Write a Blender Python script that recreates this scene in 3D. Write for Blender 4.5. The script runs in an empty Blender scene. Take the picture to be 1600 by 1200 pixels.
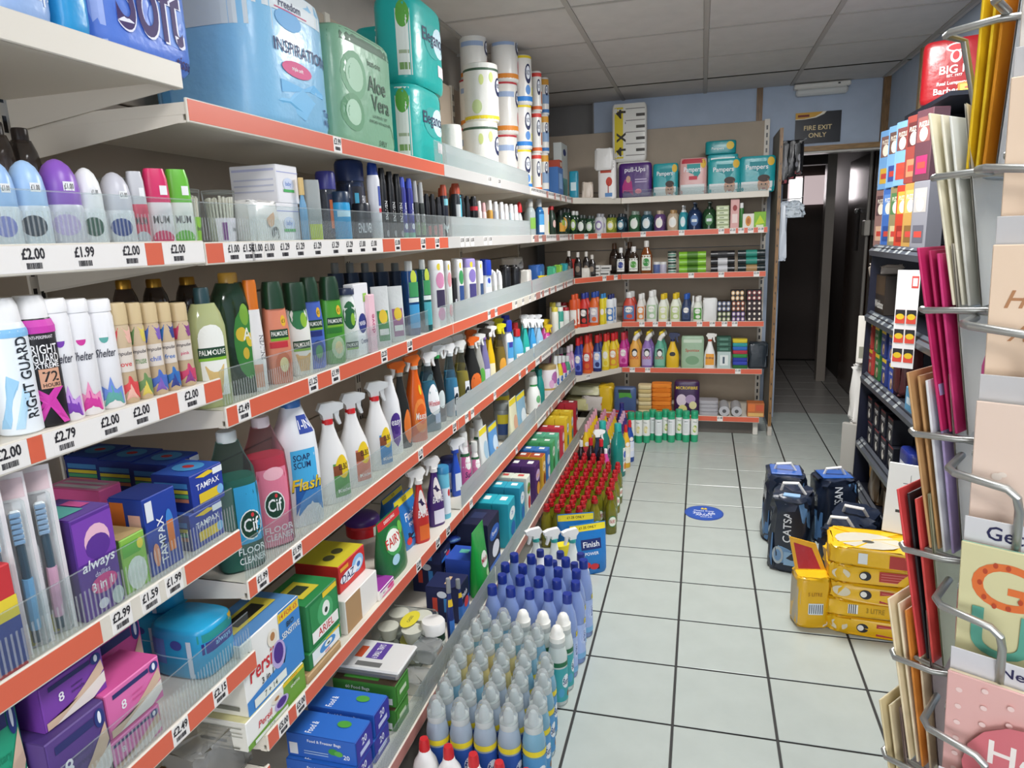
import bpy, math, random
from mathutils import Matrix, Vector
random.seed(7)
S = bpy.context.scene
COL = S.collection
# ---------------------------------------------------------------- camera
CAM = Vector((0.35788, -1.87462, 1.46365)); FPX = 1072.43
RR = Vector((0.96466, 0.26092, -0.03686)); RU = Vector((-0.01944, 0.20998, 0.97751)); RF = Vector((-0.26279, 0.94225, -0.20763))
cd = bpy.data.cameras.new('camera'); cd.sensor_fit = 'HORIZONTAL'; cd.sensor_width = 36; cd.lens = 36 * FPX / 1600; cd.clip_start = .02
cam = bpy.data.objects.new('camera', cd); COL.objects.link(cam)
cam.matrix_world = Matrix(((RR.x, RU.x, -RF.x, CAM.x), (RR.y, RU.y, -RF.y, CAM.y), (RR.z, RU.z, -RF.z, CAM.z), (0, 0, 0, 1)))
S.camera = cam
# ---------------------------------------------------------------- world, exposure
w = bpy.data.worlds.new('world'); S.world = w; w.use_nodes = True
w.node_tree.nodes['Background'].inputs[0].default_value = (.82, .9, 1, 1); w.node_tree.nodes['Background'].inputs[1].default_value = .25
S.view_settings.view_transform = 'Standard'; S.view_settings.look = 'None'; S.view_settings.gamma = 1
S.view_settings.exposure = EXPOSURE = -0.03
S.view_settings.use_curve_mapping = False
def area(name, loc, rot, sx, sy, power, col=(1, 1, 1)):
    l = bpy.data.lights.new(name, 'AREA'); l.shape = 'RECTANGLE'; l.size = sx; l.size_y = sy; l.energy = power; l.color = col
    o = bpy.data.objects.new(name, l); COL.objects.link(o); o.location = loc; o.rotation_euler = rot; return o
R90 = math.pi / 2
area('added_front_daylight', (.6, -5.85, 1.45), (R90, 0, 0), 3.2, 2.0, 92, (.97, .985, 1))  # added daylight fill from an unseen front behind the camera
LAMPS = [(.66, -3.06, 24), (.66, -1.26, 14), (.66, 1.14, 66)]   # recessed ceiling panels of the shop (X, Y, watts), built below
# ---------------------------------------------------------------- helpers
def lin(h):
    h = h.lstrip('#'); o = []
    for i in (0, 2, 4):
        c = int(h[i:i + 2], 16) / 255; o.append(c / 12.92 if c <= .04045 else ((c + .055) / 1.055) ** 2.4)
    return (*o, 1)
MATS = {}
def M(h, k='p', rough=None):
    key = (h, k, rough)
    if key in MATS: return MATS[key]
    m = bpy.data.materials.new(k + '_' + h.strip('#')); m.use_nodes = True; nt = m.node_tree; b = nt.nodes['Principled BSDF']; N = nt.nodes.new; Lk = nt.links.new
    b.inputs['Base Color'].default_value = lin(h)
    r = {'p': .34, 'f': .32, 'c': .5, 'm': .32, 'l': .12, 'w': .9, 'k': .7, 'e': .5}.get(k, .4) if rough is None else rough
    b.inputs['Roughness'].default_value = r
    def noise(scale, st, dist):
        n = N('ShaderNodeTexNoise'); n.inputs['Scale'].default_value = scale; n.inputs['Detail'].default_value = 3
        t = N('ShaderNodeTexCoord'); Lk(t.outputs['Object'], n.inputs['Vector'])
        u = N('ShaderNodeBump'); u.inputs['Strength'].default_value = st; u.inputs['Distance'].default_value = dist
        Lk(n.outputs['Fac'], u.inputs['Height']); Lk(u.outputs['Normal'], b.inputs['Normal']); return n
    if k == 'f': noise(30, .4, .005); b.inputs['Coat Weight'].default_value = .12; b.inputs['Coat Roughness'].default_value = .15
    elif k == 'w': noise(220, .5, .004)
    elif k == 'k':
        n = noise(9, .08, .01); mx = N('ShaderNodeMixRGB'); mx.inputs['Color1'].default_value = lin(h); mx.inputs['Color2'].default_value = tuple(c * .82 for c in lin(h)[:3]) + (1,)
        Lk(n.outputs['Fac'], mx.inputs['Fac']); Lk(mx.outputs['Color'], b.inputs['Base Color'])
    elif k == 'm': b.inputs['Metallic'].default_value = .85
    elif k == 'l': b.inputs['Alpha'].default_value = .8; b.inputs['Coat Weight'].default_value = .3
    elif k == 'e': b.inputs['Emission Color'].default_value = lin(h); b.inputs['Emission Strength'].default_value = rough or 1; b.inputs['Roughness'].default_value = .5
    elif k in 'gr':
        nt.nodes.remove(b); out = nt.nodes['Material Output']; t = N('ShaderNodeBsdfTransparent'); t.inputs[0].default_value = lin(h)
        gl = N('ShaderNodeBsdfGlossy'); gl.inputs['Roughness'].default_value = .12; d = N('ShaderNodeBsdfDiffuse'); d.inputs[0].default_value = (.8, .82, .82, 1)
        lw = N('ShaderNodeLayerWeight'); lw.inputs[0].default_value = .06
        m1 = N('ShaderNodeMixShader'); m1.inputs[0].default_value = .035 if k == 'g' else .24; Lk(t.outputs[0], m1.inputs[1]); Lk(d.outputs[0], m1.inputs[2])
        m2 = N('ShaderNodeMixShader'); Lk(lw.outputs['Fresnel'], m2.inputs[0]); Lk(m1.outputs[0], m2.inputs[1]); m3 = N('ShaderNodeMixShader'); m3.inputs[0].default_value = .4; Lk(gl.outputs[0], m3.inputs[1]); Lk(d.outputs[0], m3.inputs[2]); Lk(m3.outputs[0], m2.inputs[2]); Lk(m2.outputs[0], out.inputs[0])
    elif k == 'd':     # dark wood grain
        b.inputs['Roughness'].default_value = .3
    if k == 't':       # timber
        wv = N('ShaderNodeTexNoise'); t = N('ShaderNodeTexCoord'); mp = N('ShaderNodeMapping'); mp.inputs['Scale'].default_value = (30, 30, 3)
        if rough == 9: mp.inputs['Scale'].default_value = (3, 30, 30); b.inputs['Roughness'].default_value = .45
        else: b.inputs['Roughness'].default_value = .42
        Lk(t.outputs['Object'], mp.inputs['Vector']); Lk(mp.outputs[0], wv.inputs['Vector']); wv.inputs['Detail'].default_value = 5
        rp = N('ShaderNodeValToRGB'); rp.color_ramp.elements[0].position = .35; rp.color_ramp.elements[1].position = .7
        rp.color_ramp.elements[0].color = tuple(c * .5 for c in lin(h)[:3]) + (1,); rp.color_ramp.elements[1].color = lin(h)
        Lk(wv.outputs['Fac'], rp.inputs['Fac']); Lk(rp.outputs[0], b.inputs['Base Color'])
    MATS[key] = m; return m
def mesh(name, v, f, m, smooth=False):
    me = bpy.data.meshes.new(name); me.from_pydata([tuple(a) for a in v], [], f); me.materials.append(m)
    if smooth: me.polygons.foreach_set('use_smooth', [True] * len(me.polygons)); me.set_sharp_from_angle(angle=.75)
    return me
def obj(name, me, parent=None, loc=None, rz=0):
    o = bpy.data.objects.new(name, me); COL.objects.link(o)
    if parent is not None: o.parent = parent
    if loc: o.location = loc
    if rz: o.rotation_euler = (0, 0, rz)
    return o
USED = {}
def tag(o, label, cat, group=None):
    o['label'] = label; o['category'] = cat
    if group: o['group'] = group
    return o
def struct(o): o['kind'] = 'structure'; return o
def boxvf(x0, x1, y0, y1, z0, z1, b=0.0):
    if b <= 0:
        v = [(x, y, z) for z in (z0, z1) for y in (y0, y1) for x in (x0, x1)]
        return v, [(0, 2, 3, 1), (4, 5, 7, 6), (0, 1, 5, 4), (2, 6, 7, 3), (0, 4, 6, 2), (1, 3, 7, 5)]
    b = min(b, (x1 - x0) * .45, (y1 - y0) * .45, (z1 - z0) * .45); v = []; idx = {}
    P = ((x0, x0 + b, x1 - b, x1), (y0, y0 + b, y1 - b, y1), (z0, z0 + b, z1 - b, z1))
    for sx in (0, 1):
        for sy in (0, 1):
            for sz in (0, 1):
                for ax in range(3):
                    s = (sx, sy, sz); idx[(s, ax)] = len(v)
                    v.append(tuple(P[i][(3 if s[i] else 0) if i == ax else (2 if s[i] else 1)] for i in range(3)))
    f = []
    cen = Vector(((x0 + x1) / 2, (y0 + y1) / 2, (z0 + z1) / 2))
    def add(l):
        p = [Vector(v[i]) for i in l]; n = (p[1] - p[0]).cross(p[2] - p[1])
        f.append(tuple(l) if n.dot(sum(p, Vector()) / len(p) - cen) > 0 else tuple(reversed(l)))
    for ax in range(3):
        o1, o2 = [i for i in range(3) if i != ax]
        for s in (0, 1):
            l = []
            for a, c in ((0, 0), (1, 0), (1, 1), (0, 1)):
                t = [0, 0, 0]; t[ax] = s; t[o1] = a; t[o2] = c; l.append(idx[(tuple(t), ax)])
            add(l)
        for a in (0, 1):
            for c in (0, 1):
                t0 = [0, 0, 0]; t0[o1] = a; t0[o2] = c; t1 = list(t0); t1[ax] = 1
                add([idx[(tuple(t0), o1)], idx[(tuple(t1), o1)], idx[(tuple(t1), o2)], idx[(tuple(t0), o2)]])
    for sx in (0, 1):
        for sy in (0, 1):
            for sz in (0, 1): add([idx[((sx, sy, sz), ax)] for ax in range(3)])
    return v, f
def join(*vf):
    V = []; F = []
    for v, f in vf:
        n = len(V); V += list(v); F += [tuple(i + n for i in q) for q in f]
    return V, F
def box(name, x0, x1, y0, y1, z0, z1, m, parent=None, b=0.0, loc=None, rz=0):
    return obj(name, mesh(name, *boxvf(min(x0, x1), max(x0, x1), min(y0, y1), max(y0, y1), min(z0, z1), max(z0, z1), b), m), parent, loc, rz)
def tubevf(pts, r, seg=8):
    v = []; f = []; pts = [Vector(p) for p in pts]; up = Vector((0, 0, 1))
    for i, p in enumerate(pts):
        t = (pts[min(i + 1, len(pts) - 1)] - pts[max(i - 1, 0)]).normalized()
        a = t.cross(up) if abs(t.z) < .95 else t.cross(Vector((1, 0, 0))); a.normalize(); c = t.cross(a)
        for k in range(seg): th = 2 * math.pi * k / seg; v.append(p + r * (math.cos(th) * a + math.sin(th) * c))
        if i:
            for k in range(seg): k2 = (k + 1) % seg; f.append(((i - 1) * seg + k, (i - 1) * seg + k2, i * seg + k2, i * seg + k))
    f.append(tuple(range(seg))); f.append(tuple(range(len(v) - 1, len(v) - 1 - seg, -1))); return v, f
def extrude(poly, t, axis='x'):     # 2-D outline in (a,b) extruded +-t/2; axis x: a->y b->z ; axis y: a->x b->z ; axis z: a->x b->y
    n = len(poly); v = []
    for s in (-t / 2, t / 2):
        for a, b in poly: v.append((s, a, b) if axis == 'x' else (a, s, b) if axis == 'y' else (a, b, s))
    return v, [tuple(range(n - 1, -1, -1)), tuple(range(n, 2 * n))] + [(i, (i + 1) % n, n + (i + 1) % n, n + i) for i in range(n)]
# where a line of the room meets a sight line measured in the 1600 x 1200 photograph
def Yat(px, X, Z): a = FPX * RR - (px - 800) * RF; return CAM.y - (a.x * (X - CAM.x) + a.z * (Z - CAM.z)) / a.y
def Xat(px, Y, Z): a = FPX * RR - (px - 800) * RF; return CAM.x - (a.y * (Y - CAM.y) + a.z * (Z - CAM.z)) / a.x
def Zat(py, X, Y): b = FPX * RU - (600 - py) * RF; return CAM.z - (b.x * (X - CAM.x) + b.y * (Y - CAM.y)) / b.z
def dep(X, Y, Z): return (Vector((X, Y, Z)) - CAM).dot(RF)
# ---- lettering: flat outlines of the built-in typeface
TXT = {}
def glyphs(s, bold=.0, shear=0, res=2):
    k = (s, bold, shear, res)
    if k in TXT: return TXT[k]
    c = bpy.data.curves.new('t', 'FONT'); c.body = s; c.resolution_u = res; c.offset = bold; c.shear = shear; c.align_x = 'CENTER'
    o = bpy.data.objects.new('t', c); me = bpy.data.meshes.new_from_object(o)
    v = [(a.co.x, a.co.y) for a in me.vertices]; f = [tuple(p.vertices) for p in me.polygons]
    bpy.data.objects.remove(o); bpy.data.curves.remove(c); bpy.data.meshes.remove(me)
    if v:
        xs = [a for a, _ in v]; ys = [b for _, b in v]; x0, x1, y0, y1 = min(xs), max(xs), min(ys), max(ys)
        v = [(a - (x0 + x1) / 2, b - (y0 + y1) / 2) for a, b in v]; TXT[k] = (v, f, x1 - x0, y1 - y0)
    else: TXT[k] = ([], [], 1, 1)
    return TXT[k]
# ---------------------------------------------------------------- products
class Prod:
    """A kind of article: parts as shared meshes. Local axes: +X front, +Y to the viewer's right, Z up, origin under its middle."""
    def __init__(s, w, d, h): s.w, s.d, s.h = w, d, h; s.parts = []; s.rings = None; s.lay = 0
    def add(s, name, vf, m, smooth=True, sub=None): s.parts.append((name, mesh(name, vf[0], vf[1], m, smooth), sub)); return s
    def surf(s, z):
        r = s.rings
        for a, b in zip(r, r[1:]):
            if a[0] <= z <= b[0]:
                t = (z - a[0]) / max(1e-9, b[0] - a[0]); return [a[i] + (b[i] - a[i]) * t for i in (1, 2, 3)]
        return list(r[-1][1:] if z > r[-1][0] else r[0][1:])
    def mp(s, face, u, v, off):
        if s.rings is None:
            if face == 'F': return (s.d / 2 + off, u, v)
            if face == 'N': return (u, -s.w / 2 - off, v)
            if face == 'T': return (s.d / 2 - v, u, s.h + off)
        ry, rx, n = s.surf(v)
        if face == 'N': ry, rx = rx, ry
        if n <= 2.6:
            th = u / s.R0; c, q = math.cos(th), math.sin(th); e = 2 / n; sg = lambda t: math.copysign(abs(t) ** e, t)
            return ((rx + off) * sg(c), (ry + off) * sg(q), v)
        y = u * ry / (s.w / 2 if face == 'F' else s.d / 2); y = max(-ry * .995, min(ry * .995, y)); x = rx * (1 - abs(y / ry) ** n) ** (1 / n) + off
        return (x, y, v) if face == 'F' else (y, -x, v)
    def deco(s, specs):
        """(face,'r',u0,u1,v0,v1,col) (face,'e',u,v,ru,rv,col) (face,'p',[(u,v)..],col) (face,'t',text,u,v,hv,col[,umax[,rot]]); u in half widths, v in heights"""
        G = {}
        for sp in specs:
            face, k = sp[0], sp[1]; W = (s.w if face != 'N' else s.d) / 2; H = s.h if face != 'T' else s.d; s.lay += 1; off = .0003 + .00012 * s.lay; curved = s.rings is not None; V = []; F = []
            if k == 'r':
                u0, u1, v0, v1, col = sp[2:7]; nu = min(30, max(3, int(abs(u1 - u0) * 6 + .99))) if curved else 1; nv = min(6, max(2, int((v1 - v0) * 10))) if curved else 1
                for j in range(nv + 1):
                    for i in range(nu + 1): V.append(((u0 + (u1 - u0) * i / nu) * W, (v0 + (v1 - v0) * j / nv) * H))
                for j in range(nv):
                    for i in range(nu): a = j * (nu + 1) + i; F.append((a, a + 1, a + nu + 2, a + nu + 1))
            elif k == 'e':
                cu, cv, ru, rv, col = sp[2:7]; n = 16; V.append((cu * W, cv * H))
                for q in ((.5, 1) if curved else (1,)):
                    for i in range(n): t = 2 * math.pi * i / n; V.append(((cu + q * ru * math.cos(t)) * W, (cv + q * rv * math.sin(t)) * H))
                for i in range(n): F.append((0, 1 + i, 1 + (i + 1) % n))
                if curved:
                    for i in range(n): j = (i + 1) % n; F.append((1 + i, 1 + n + i, 1 + n + j, 1 + j))
            elif k == 'p':
                pl, col = sp[2], sp[3]; cu = sum(a for a, _ in pl) / len(pl); cv = sum(b for _, b in pl) / len(pl); V.append((cu * W, cv * H)); n = len(pl)
                for q in ((.5, 1) if curved else (1,)):
                    for a, b in pl: V.append(((cu + (a - cu) * q) * W, (cv + (b - cv) * q) * H))
                for i in range(n): F.append((0, 1 + i, 1 + (i + 1) % n))
                if curved:
                    for i in range(n): j = (i + 1) % n; F.append((1 + i, 1 + n + i, 1 + n + j, 1 + j))
            else:
                tx, cu, cv, hv, col = sp[2:7]; um = sp[7] if len(sp) > 7 else .9; rot = sp[8] if len(sp) > 8 else 0; sh = sp[9] if len(sp) > 9 else 0
                gv, gf, gw, gh = glyphs(tx, .012, sh, 5 if hv * H > .03 else 2); lim = 2 * um * W if not rot else um * H; off += hv * H * .012 if curved and not rot else 0
                sc = hv * H / max(gh, .5) if not rot else hv * W * 2 / max(gh, .5); sx = min(sc, lim / gw)
                for a, b in gv:
                    a, b = a * sx, b * sc
                    if rot: a, b = -b, a
                    V.append((cu * W + a, cv * H + b))
                F = gf
            m = col if not isinstance(col, str) else M(col, 'c', .55); nm = 'lettering' if k == 't' else 'label'
            g = G.setdefault((nm, m.name), ([], [], m)); n0 = len(g[0]); g[0].extend(s.mp(face, a, b, off) for a, b in V); g[1].extend(tuple(i + n0 for i in q) for q in F)
        for (nm, _), (V, F, m) in sorted(G.items(), key=lambda q: q[0][0] == 'lettering'): s.parts.append((nm, mesh(nm, V, F, m, False), 'label' if nm == 'lettering' else None))
        return s
REC = []
def put(P, loc, rz, name, desc, cat, place, share=False, tilt=None, order=0):
    e = bpy.data.objects.new(name, None); e.empty_display_size = .02; COL.objects.link(e); e.location = loc; e.rotation_euler = tilt or (0, 0, rz); last = {}
    if tilt: e.rotation_euler = (tilt[0], tilt[1], rz)
    for nm, me, sub in P.parts:
        o = bpy.data.objects.new(nm, me); COL.objects.link(o); o.parent = last.get(sub, e) if sub else e; last[nm] = o
    REC.append((e, desc, cat, place, share, order)); return e
ORD = ['first', 'second', 'third', 'fourth', 'fifth', 'sixth', 'seventh', 'eighth', 'ninth', 'tenth', 'eleventh', 'twelfth']
CNT = ['', 'one', 'two', 'three', 'four', 'five', 'six', 'seven', 'eight', 'nine', 'ten', 'eleven', 'twelve']
def finish_labels():
    G = {}
    for r in REC: G.setdefault((r[1], r[3]), []).append(r)
    for (d, p), rs in G.items():
        rs.sort(key=lambda r: r[5]); n = len(rs)
        for i, r in enumerate(rs):
            lab = f'{d}, {p}'
            if n > 1:
                r[0]['group'] = f'{d}, {p}'
                if not r[4] and n <= 12: lab = f'{d}, {p}, {ORD[i]} of {CNT[n]} from left'
            if len(lab.split()) > 16: lab = lab.replace(' from left', '')
            r[0]['label'] = lab; r[0]['category'] = r[2]
# ring solids
def solid(rings, seg=20, top=True, bot=True):
    v = []; f = []
    for z, ry, rx, n in rings:
        e = 2 / n
        for k in range(seg):
            t = 2 * math.pi * (k + .5) / seg; c, q = math.cos(t), math.sin(t)
            v.append((rx * math.copysign(abs(c) ** e, c), ry * math.copysign(abs(q) ** e, q), z))
    for i in range(len(rings) - 1):
        for k in range(seg): k2 = (k + 1) % seg; f.append((i * seg + k, i * seg + k2, (i + 1) * seg + k2, (i + 1) * seg + k))
    if bot: f.append(tuple(range(seg - 1, -1, -1)))
    if top: f.append(tuple(range((len(rings) - 1) * seg, len(rings) * seg)))
    return v, f
def turned(P, name, prof, w, d, z0, z1, m, n=2, seg=20, main=False, y=0, x=0, sub=None):
    """prof: (height fraction, width fraction) between z0 and z1"""
    rg = [(z0 + (z1 - z0) * a, b * w / 2, b * d / 2, n) for a, b in prof]
    if main: P.rings = rg; P.R0 = max(r[1] for r in rg)
    v, f = solid(rg, seg)
    if x or y: v = [(a + x, b + y, c) for a, b, c in v]
    return P.add(name, (v, f), m, True, sub)
# ================================================================ the room
CEIL = 2.465; YB = 3.75; XR = 1.60; XL = -.98; YF = -6.0
GROUT = M('#2b2a29', 'k'); TILE = M('#b5bcb6', 'k', .25)
fl = struct(box('floor', XL, 2.1, YF, 6.5, -.06, -.004, GROUT))
tme = mesh('tile', *boxvf(-.146, .146, -.146, .146, -.0035, 0, .002), TILE)
for i in range(-2, 6):
    for j in range(-7, 13):
        if i * .3 + .3 > XR and j < 12: continue
        o = obj('tile', tme, fl, (i * .3 + .15, j * .3 + .15, 0))
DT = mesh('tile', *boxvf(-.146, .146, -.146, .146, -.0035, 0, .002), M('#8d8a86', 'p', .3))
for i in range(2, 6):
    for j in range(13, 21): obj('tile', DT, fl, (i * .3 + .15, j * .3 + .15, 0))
CW = M('#d8d3cf', 'k'); GB = M('#b3ada7', 'p', .5)
ce = struct(box('ceiling', XL, 2.1, YF, YB + .2, CEIL + .012, CEIL + .06, CW))
cme = mesh('ceiling_tile', *boxvf(-.288, .288, -.288, .288, 0, .014, .003), CW)
cells = [(round(x, 2), round(y, 2)) for x, y, _ in LAMPS]
for i in range(-2, 3):
    for j in range(-12, 2):
        x, y = .66 + .6 * i, 2.34 + .6 * j
        if x - .3 > XR or (round(x, 2), round(y, 2)) in cells: continue
        if x + .29 > XR: obj('ceiling_tile', mesh('ceiling_tile', *boxvf(-.288, XR - x - .002, -.288, .288, 0, .014, .003), CW), ce, (x, y, CEIL - .002))
        else: obj('ceiling_tile', cme, ce, (x, y, CEIL - .002))
    obj('ceiling_tile', mesh('ceiling_tile', *boxvf(-.288, min(.288, XR - (.66 + .6 * i) - .002), -.288, YB - 3.54, 0, .014, .003), CW), ce, (.66 + .6 * i, 3.54 - .012, CEIL - .002))
for i in range(-2, 4): x = -.24 + .6 * i - .6 * 0; x = .36 + .6 * (i - 1); (x < XR) and box('grid_bar', x - .012, x + .012, YF, YB, CEIL - .005, CEIL + .012, GB, ce)
for j in range(-13, 3): y = 2.04 + .6 * j; box('grid_bar', XL, XR, y - .007, y + .007, CEIL - .0035, CEIL + .012, GB, ce)
y = 3.24; box('grid_bar', XL, XR, y - .007, y + .007, CEIL - .0035, CEIL + .012, GB, ce)
for k, (x, y, pw) in enumerate(LAMPS):
    e = bpy.data.objects.new('ceiling_light', None); COL.objects.link(e); e.location = (x, y, CEIL)
    tag(e, 'square recessed ceiling light panel, ' + ['behind the photographer', 'above the photographer', 'over the middle of the aisle'][k], 'ceiling light', 'recessed ceiling light panels')
    fr = M('#e9e9e6', 'p', .4)
    obj('frame', mesh('frame', *join(boxvf(-.295, .295, -.295, -.275, -.008, .01), boxvf(-.295, .295, .275, .295, -.008, .01), boxvf(-.295, -.275, -.275, .275, -.008, .01), boxvf(.275, .295, -.275, .275, -.008, .01)), fr), e)
    obj('diffuser', mesh('diffuser', *boxvf(-.275, .275, -.275, .275, -.002, .006), M('#f4f7ff', 'e', 6)), e)
    l = area('ceiling_panel_lamp', (0, 0, -.012), (0, 0, 0), .54, .54, pw, (1, .99, .965)); l.parent = e
BLUE = M('#b6c4d8', 'k'); GREY = M('#8a8784', 'k'); CORR = M('#3a332f', 'k')
struct(box('wall_left', XL - .1, XL, YF, YB + .3, 0, 2.6, M('#b7b0a6', 'k')))
wr = struct(box('wall_right', XR, XR + .02, YF, YB + .1, 0, 2.6, BLUE))
struct(box('wall_front', XL, 2.1, YF - .1, YF, 0, 2.6, M('#d9d6cf', 'k')))
w2 = struct(obj('added_front_window', mesh('added_front_window', *join(boxvf(-1.0 + .0, -.94 + .0, -5.96, -5.9, .4, 2.5), boxvf(2.04, 2.1, -5.96, -5.9, .4, 2.5), boxvf(-.94, 2.04, -5.96, -5.9, .36, .42), boxvf(-.94, 2.04, -5.96, -5.9, 2.44, 2.5)), M('#d8d8d8')))); box('pane', -.94, 2.04, -5.95, -5.94, .42, 2.44, M('#eef4ff', 'e', 1.2), w2)  # unseen window with glowing pane, added to go with the front daylight fill
wb = struct(obj('wall_back', mesh('wall_back', *join(boxvf(-.47, .93, YB, YB + .1, 0, 2.6), boxvf(.93, 1.6, YB, YB + .1, 2.0, 2.6)), BLUE)))
struct(box('wall_back_return', XL, -.47, YB + .12, YB + .2, 0, 2.6, GREY)); struct(box('wall_back_reveal', -.48, -.47, YB, YB + .2, 0, 2.6, GREY))
OAK = M('#b08a58', 't', 9); OAKV = M('#8d6a42', 't')
struct(box('trim_1', .95, 1.6, YB - .025, YB, 2.0, 2.035, OAK)); struct(box('trim_2', .724, .766, YB - .012, YB, 2.0, CEIL, OAKV))
struct(box('trim_3', 1.555, XR, YB - .03, YB, 2.035, CEIL, OAKV)); struct(box('trim_4', XR - .022, XR, 2.93, 2.975, 1.0, CEIL, M('#c9a877', 't')))
struct(box('trim_5', .95, 1.58, YB - .004, YB + .1, 1.985, 2.0, M('#c8c4bd')))
# dark passage behind the doorway
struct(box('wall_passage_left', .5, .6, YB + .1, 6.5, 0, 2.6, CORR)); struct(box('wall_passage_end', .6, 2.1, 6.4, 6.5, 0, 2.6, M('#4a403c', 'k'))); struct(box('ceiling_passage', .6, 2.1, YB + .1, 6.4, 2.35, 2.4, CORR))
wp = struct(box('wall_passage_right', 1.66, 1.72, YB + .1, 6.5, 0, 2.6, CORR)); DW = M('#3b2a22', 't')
DW.node_tree.nodes['Principled BSDF'].inputs['Roughness'].default_value = .22
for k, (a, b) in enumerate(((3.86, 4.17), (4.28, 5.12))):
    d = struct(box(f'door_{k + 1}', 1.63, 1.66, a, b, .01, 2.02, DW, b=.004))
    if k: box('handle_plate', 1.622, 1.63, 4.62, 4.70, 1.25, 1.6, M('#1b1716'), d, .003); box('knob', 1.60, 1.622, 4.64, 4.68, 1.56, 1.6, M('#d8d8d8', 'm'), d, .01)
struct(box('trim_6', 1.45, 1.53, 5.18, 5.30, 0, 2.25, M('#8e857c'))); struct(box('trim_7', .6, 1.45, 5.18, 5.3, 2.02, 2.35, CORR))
w1 = struct(box('window_1', 1.25, 1.62, 6.36, 6.4, 1.70, 2.0, M('#f3dfe0', 'e', .55)))
box('pane', 1.27, 1.39, 6.34, 6.36, 1.72, 1.98, M('#ffffff', 'e', 1.6), w1); box('window_frame', 1.39, 1.405, 6.34, 6.36, 1.70, 2.0, M('#5b5350'), w1)
area('passage_window_glow', (1.42, 6.2, 1.88), (-R90, 0, 0), .4, .3, 2.2, (1, .9, .92))
pc = bpy.data.objects.new('cable_conduit', None); COL.objects.link(pc); tag(pc, 'thin grey cable conduit with switch box beside the dark passage door', 'conduit')
obj('pipe', mesh('pipe', *tubevf([(1.615, 4.22, 0), (1.615, 4.22, 2.1)], .013), M('#8f8a84'), True), pc); box('switch_box', 1.585, 1.628, 4.17, 4.27, 1.38, 1.5, M('#bdb8b0'), pc, .006)
# emergency light over the exit, and the exit sign
e = bpy.data.objects.new('emergency_light', None); COL.objects.link(e); e.location = (1.155, YB, 2.43); tag(e, 'white oblong emergency light under the ceiling above the exit sign', 'light fitting')
obj('housing', mesh('housing', *boxvf(-.185, .185, -.075, 0, -.01, .025, .008), M('#e2e0da')), e); obj('diffuser', mesh('diffuser', *boxvf(-.17, .17, -.07, -.004, -.055, -.01, .012), M('#d4d6d4', 'p', .2)), e); obj('test_lamp', mesh('test_lamp', *boxvf(.1, .115, -.078, -.074, .005, .015), M('#3a3a38')), e)
P = Prod(.305, .006, .214)
P.add('board', boxvf(-.003, .003, -.1525, .1525, 0, .214), M('#15171f', 'p', .3), False)
P.deco([('F', 'p', [(-1, 1), (-1, .78), (-.6, .78), (-.1, .82), (.25, .92), (.35, 1)], '#f1e9d6'), ('F', 'p', [(-1, 1), (-1, .8), (-.6, .8), (-.15, .85), (.1, .94), (.2, 1)], '#d9a53f'), ('F', 'r', -.9, -.4, .86, .93, '#7a2418'),
        ('F', 't', 'FIRE EXIT', 0, .5, .15, '#e6cf9a', .78), ('F', 't', 'ONLY', 0, .26, .15, '#e6cf9a', .5)])
put(P, (1.147, YB - .006, 2.055), -R90, 'exit_sign', 'black fire exit sign with gold lettering', 'sign', 'above the dark doorway')
# ================================================================ shelving
CREAM = M('#ddd6c9', 'p', .42); PANEL = M('#bcad9a', 'k'); ORA = M('#d9654a', 'p', .4); TICK = M('#eeeae6', 'c'); SLOT = M('#241f1d'); RAILG = M('#c9c7c4', 'p', .3); PINKS = M('#b98077', 'p', .4)
CLEAR = M('#f4f8f8', 'g'); RIB = M('#e8eeee', 'r'); INK = M('#26242a', 'c')
TK = {}
def ticket_meshes(price, big):
    k = (price, big)
    if k not in TK:
        t = mesh('price_ticket', *boxvf(0, .0009, -.0195, .0195, -.0385, -.0035), TICK); V = []; F = []
        gv, gf, gw, gh = glyphs(price, .03); sc = .016 / gh
        for a, b in gv: V.append((.0013, a * min(sc, .034 / gw), b * .0155 / gh - .014))
        F = list(gf); rr = random.Random(price)
        if big:
            y = -.012
            while y < .011:
                wd = rr.choice((.0004, .0007, .0011)); vf = boxvf(.0009, .0013, y, y + wd, -.034, -.026); n = len(V); V += vf[0]; F += [tuple(i + n for i in q) for q in vf[1]]; y += wd + rr.choice((.0005, .0009))
        TK[k] = (t, mesh('lettering', V, F, INK))
    return TK[k]
PR = ['£2.00', '£1.99', '£1.00', '£2.79', '£1.50', '£2.49', '£1.29', '£0.99', '£3.49']
def rail_items(root, L, tickets, strips, big):
    """tickets: (y centre, price); strips: (y0,y1,material)"""
    for a, b, m in strips:
        if b - a > .004: box('rail_strip', 0, .0006, a, b, -.0385, -.0035, m, root)
    for y, p in tickets:
        t, l = ticket_meshes(p, big); o = obj('price_ticket', t, root, (0, y, 0)); obj('lettering', l, o)
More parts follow.
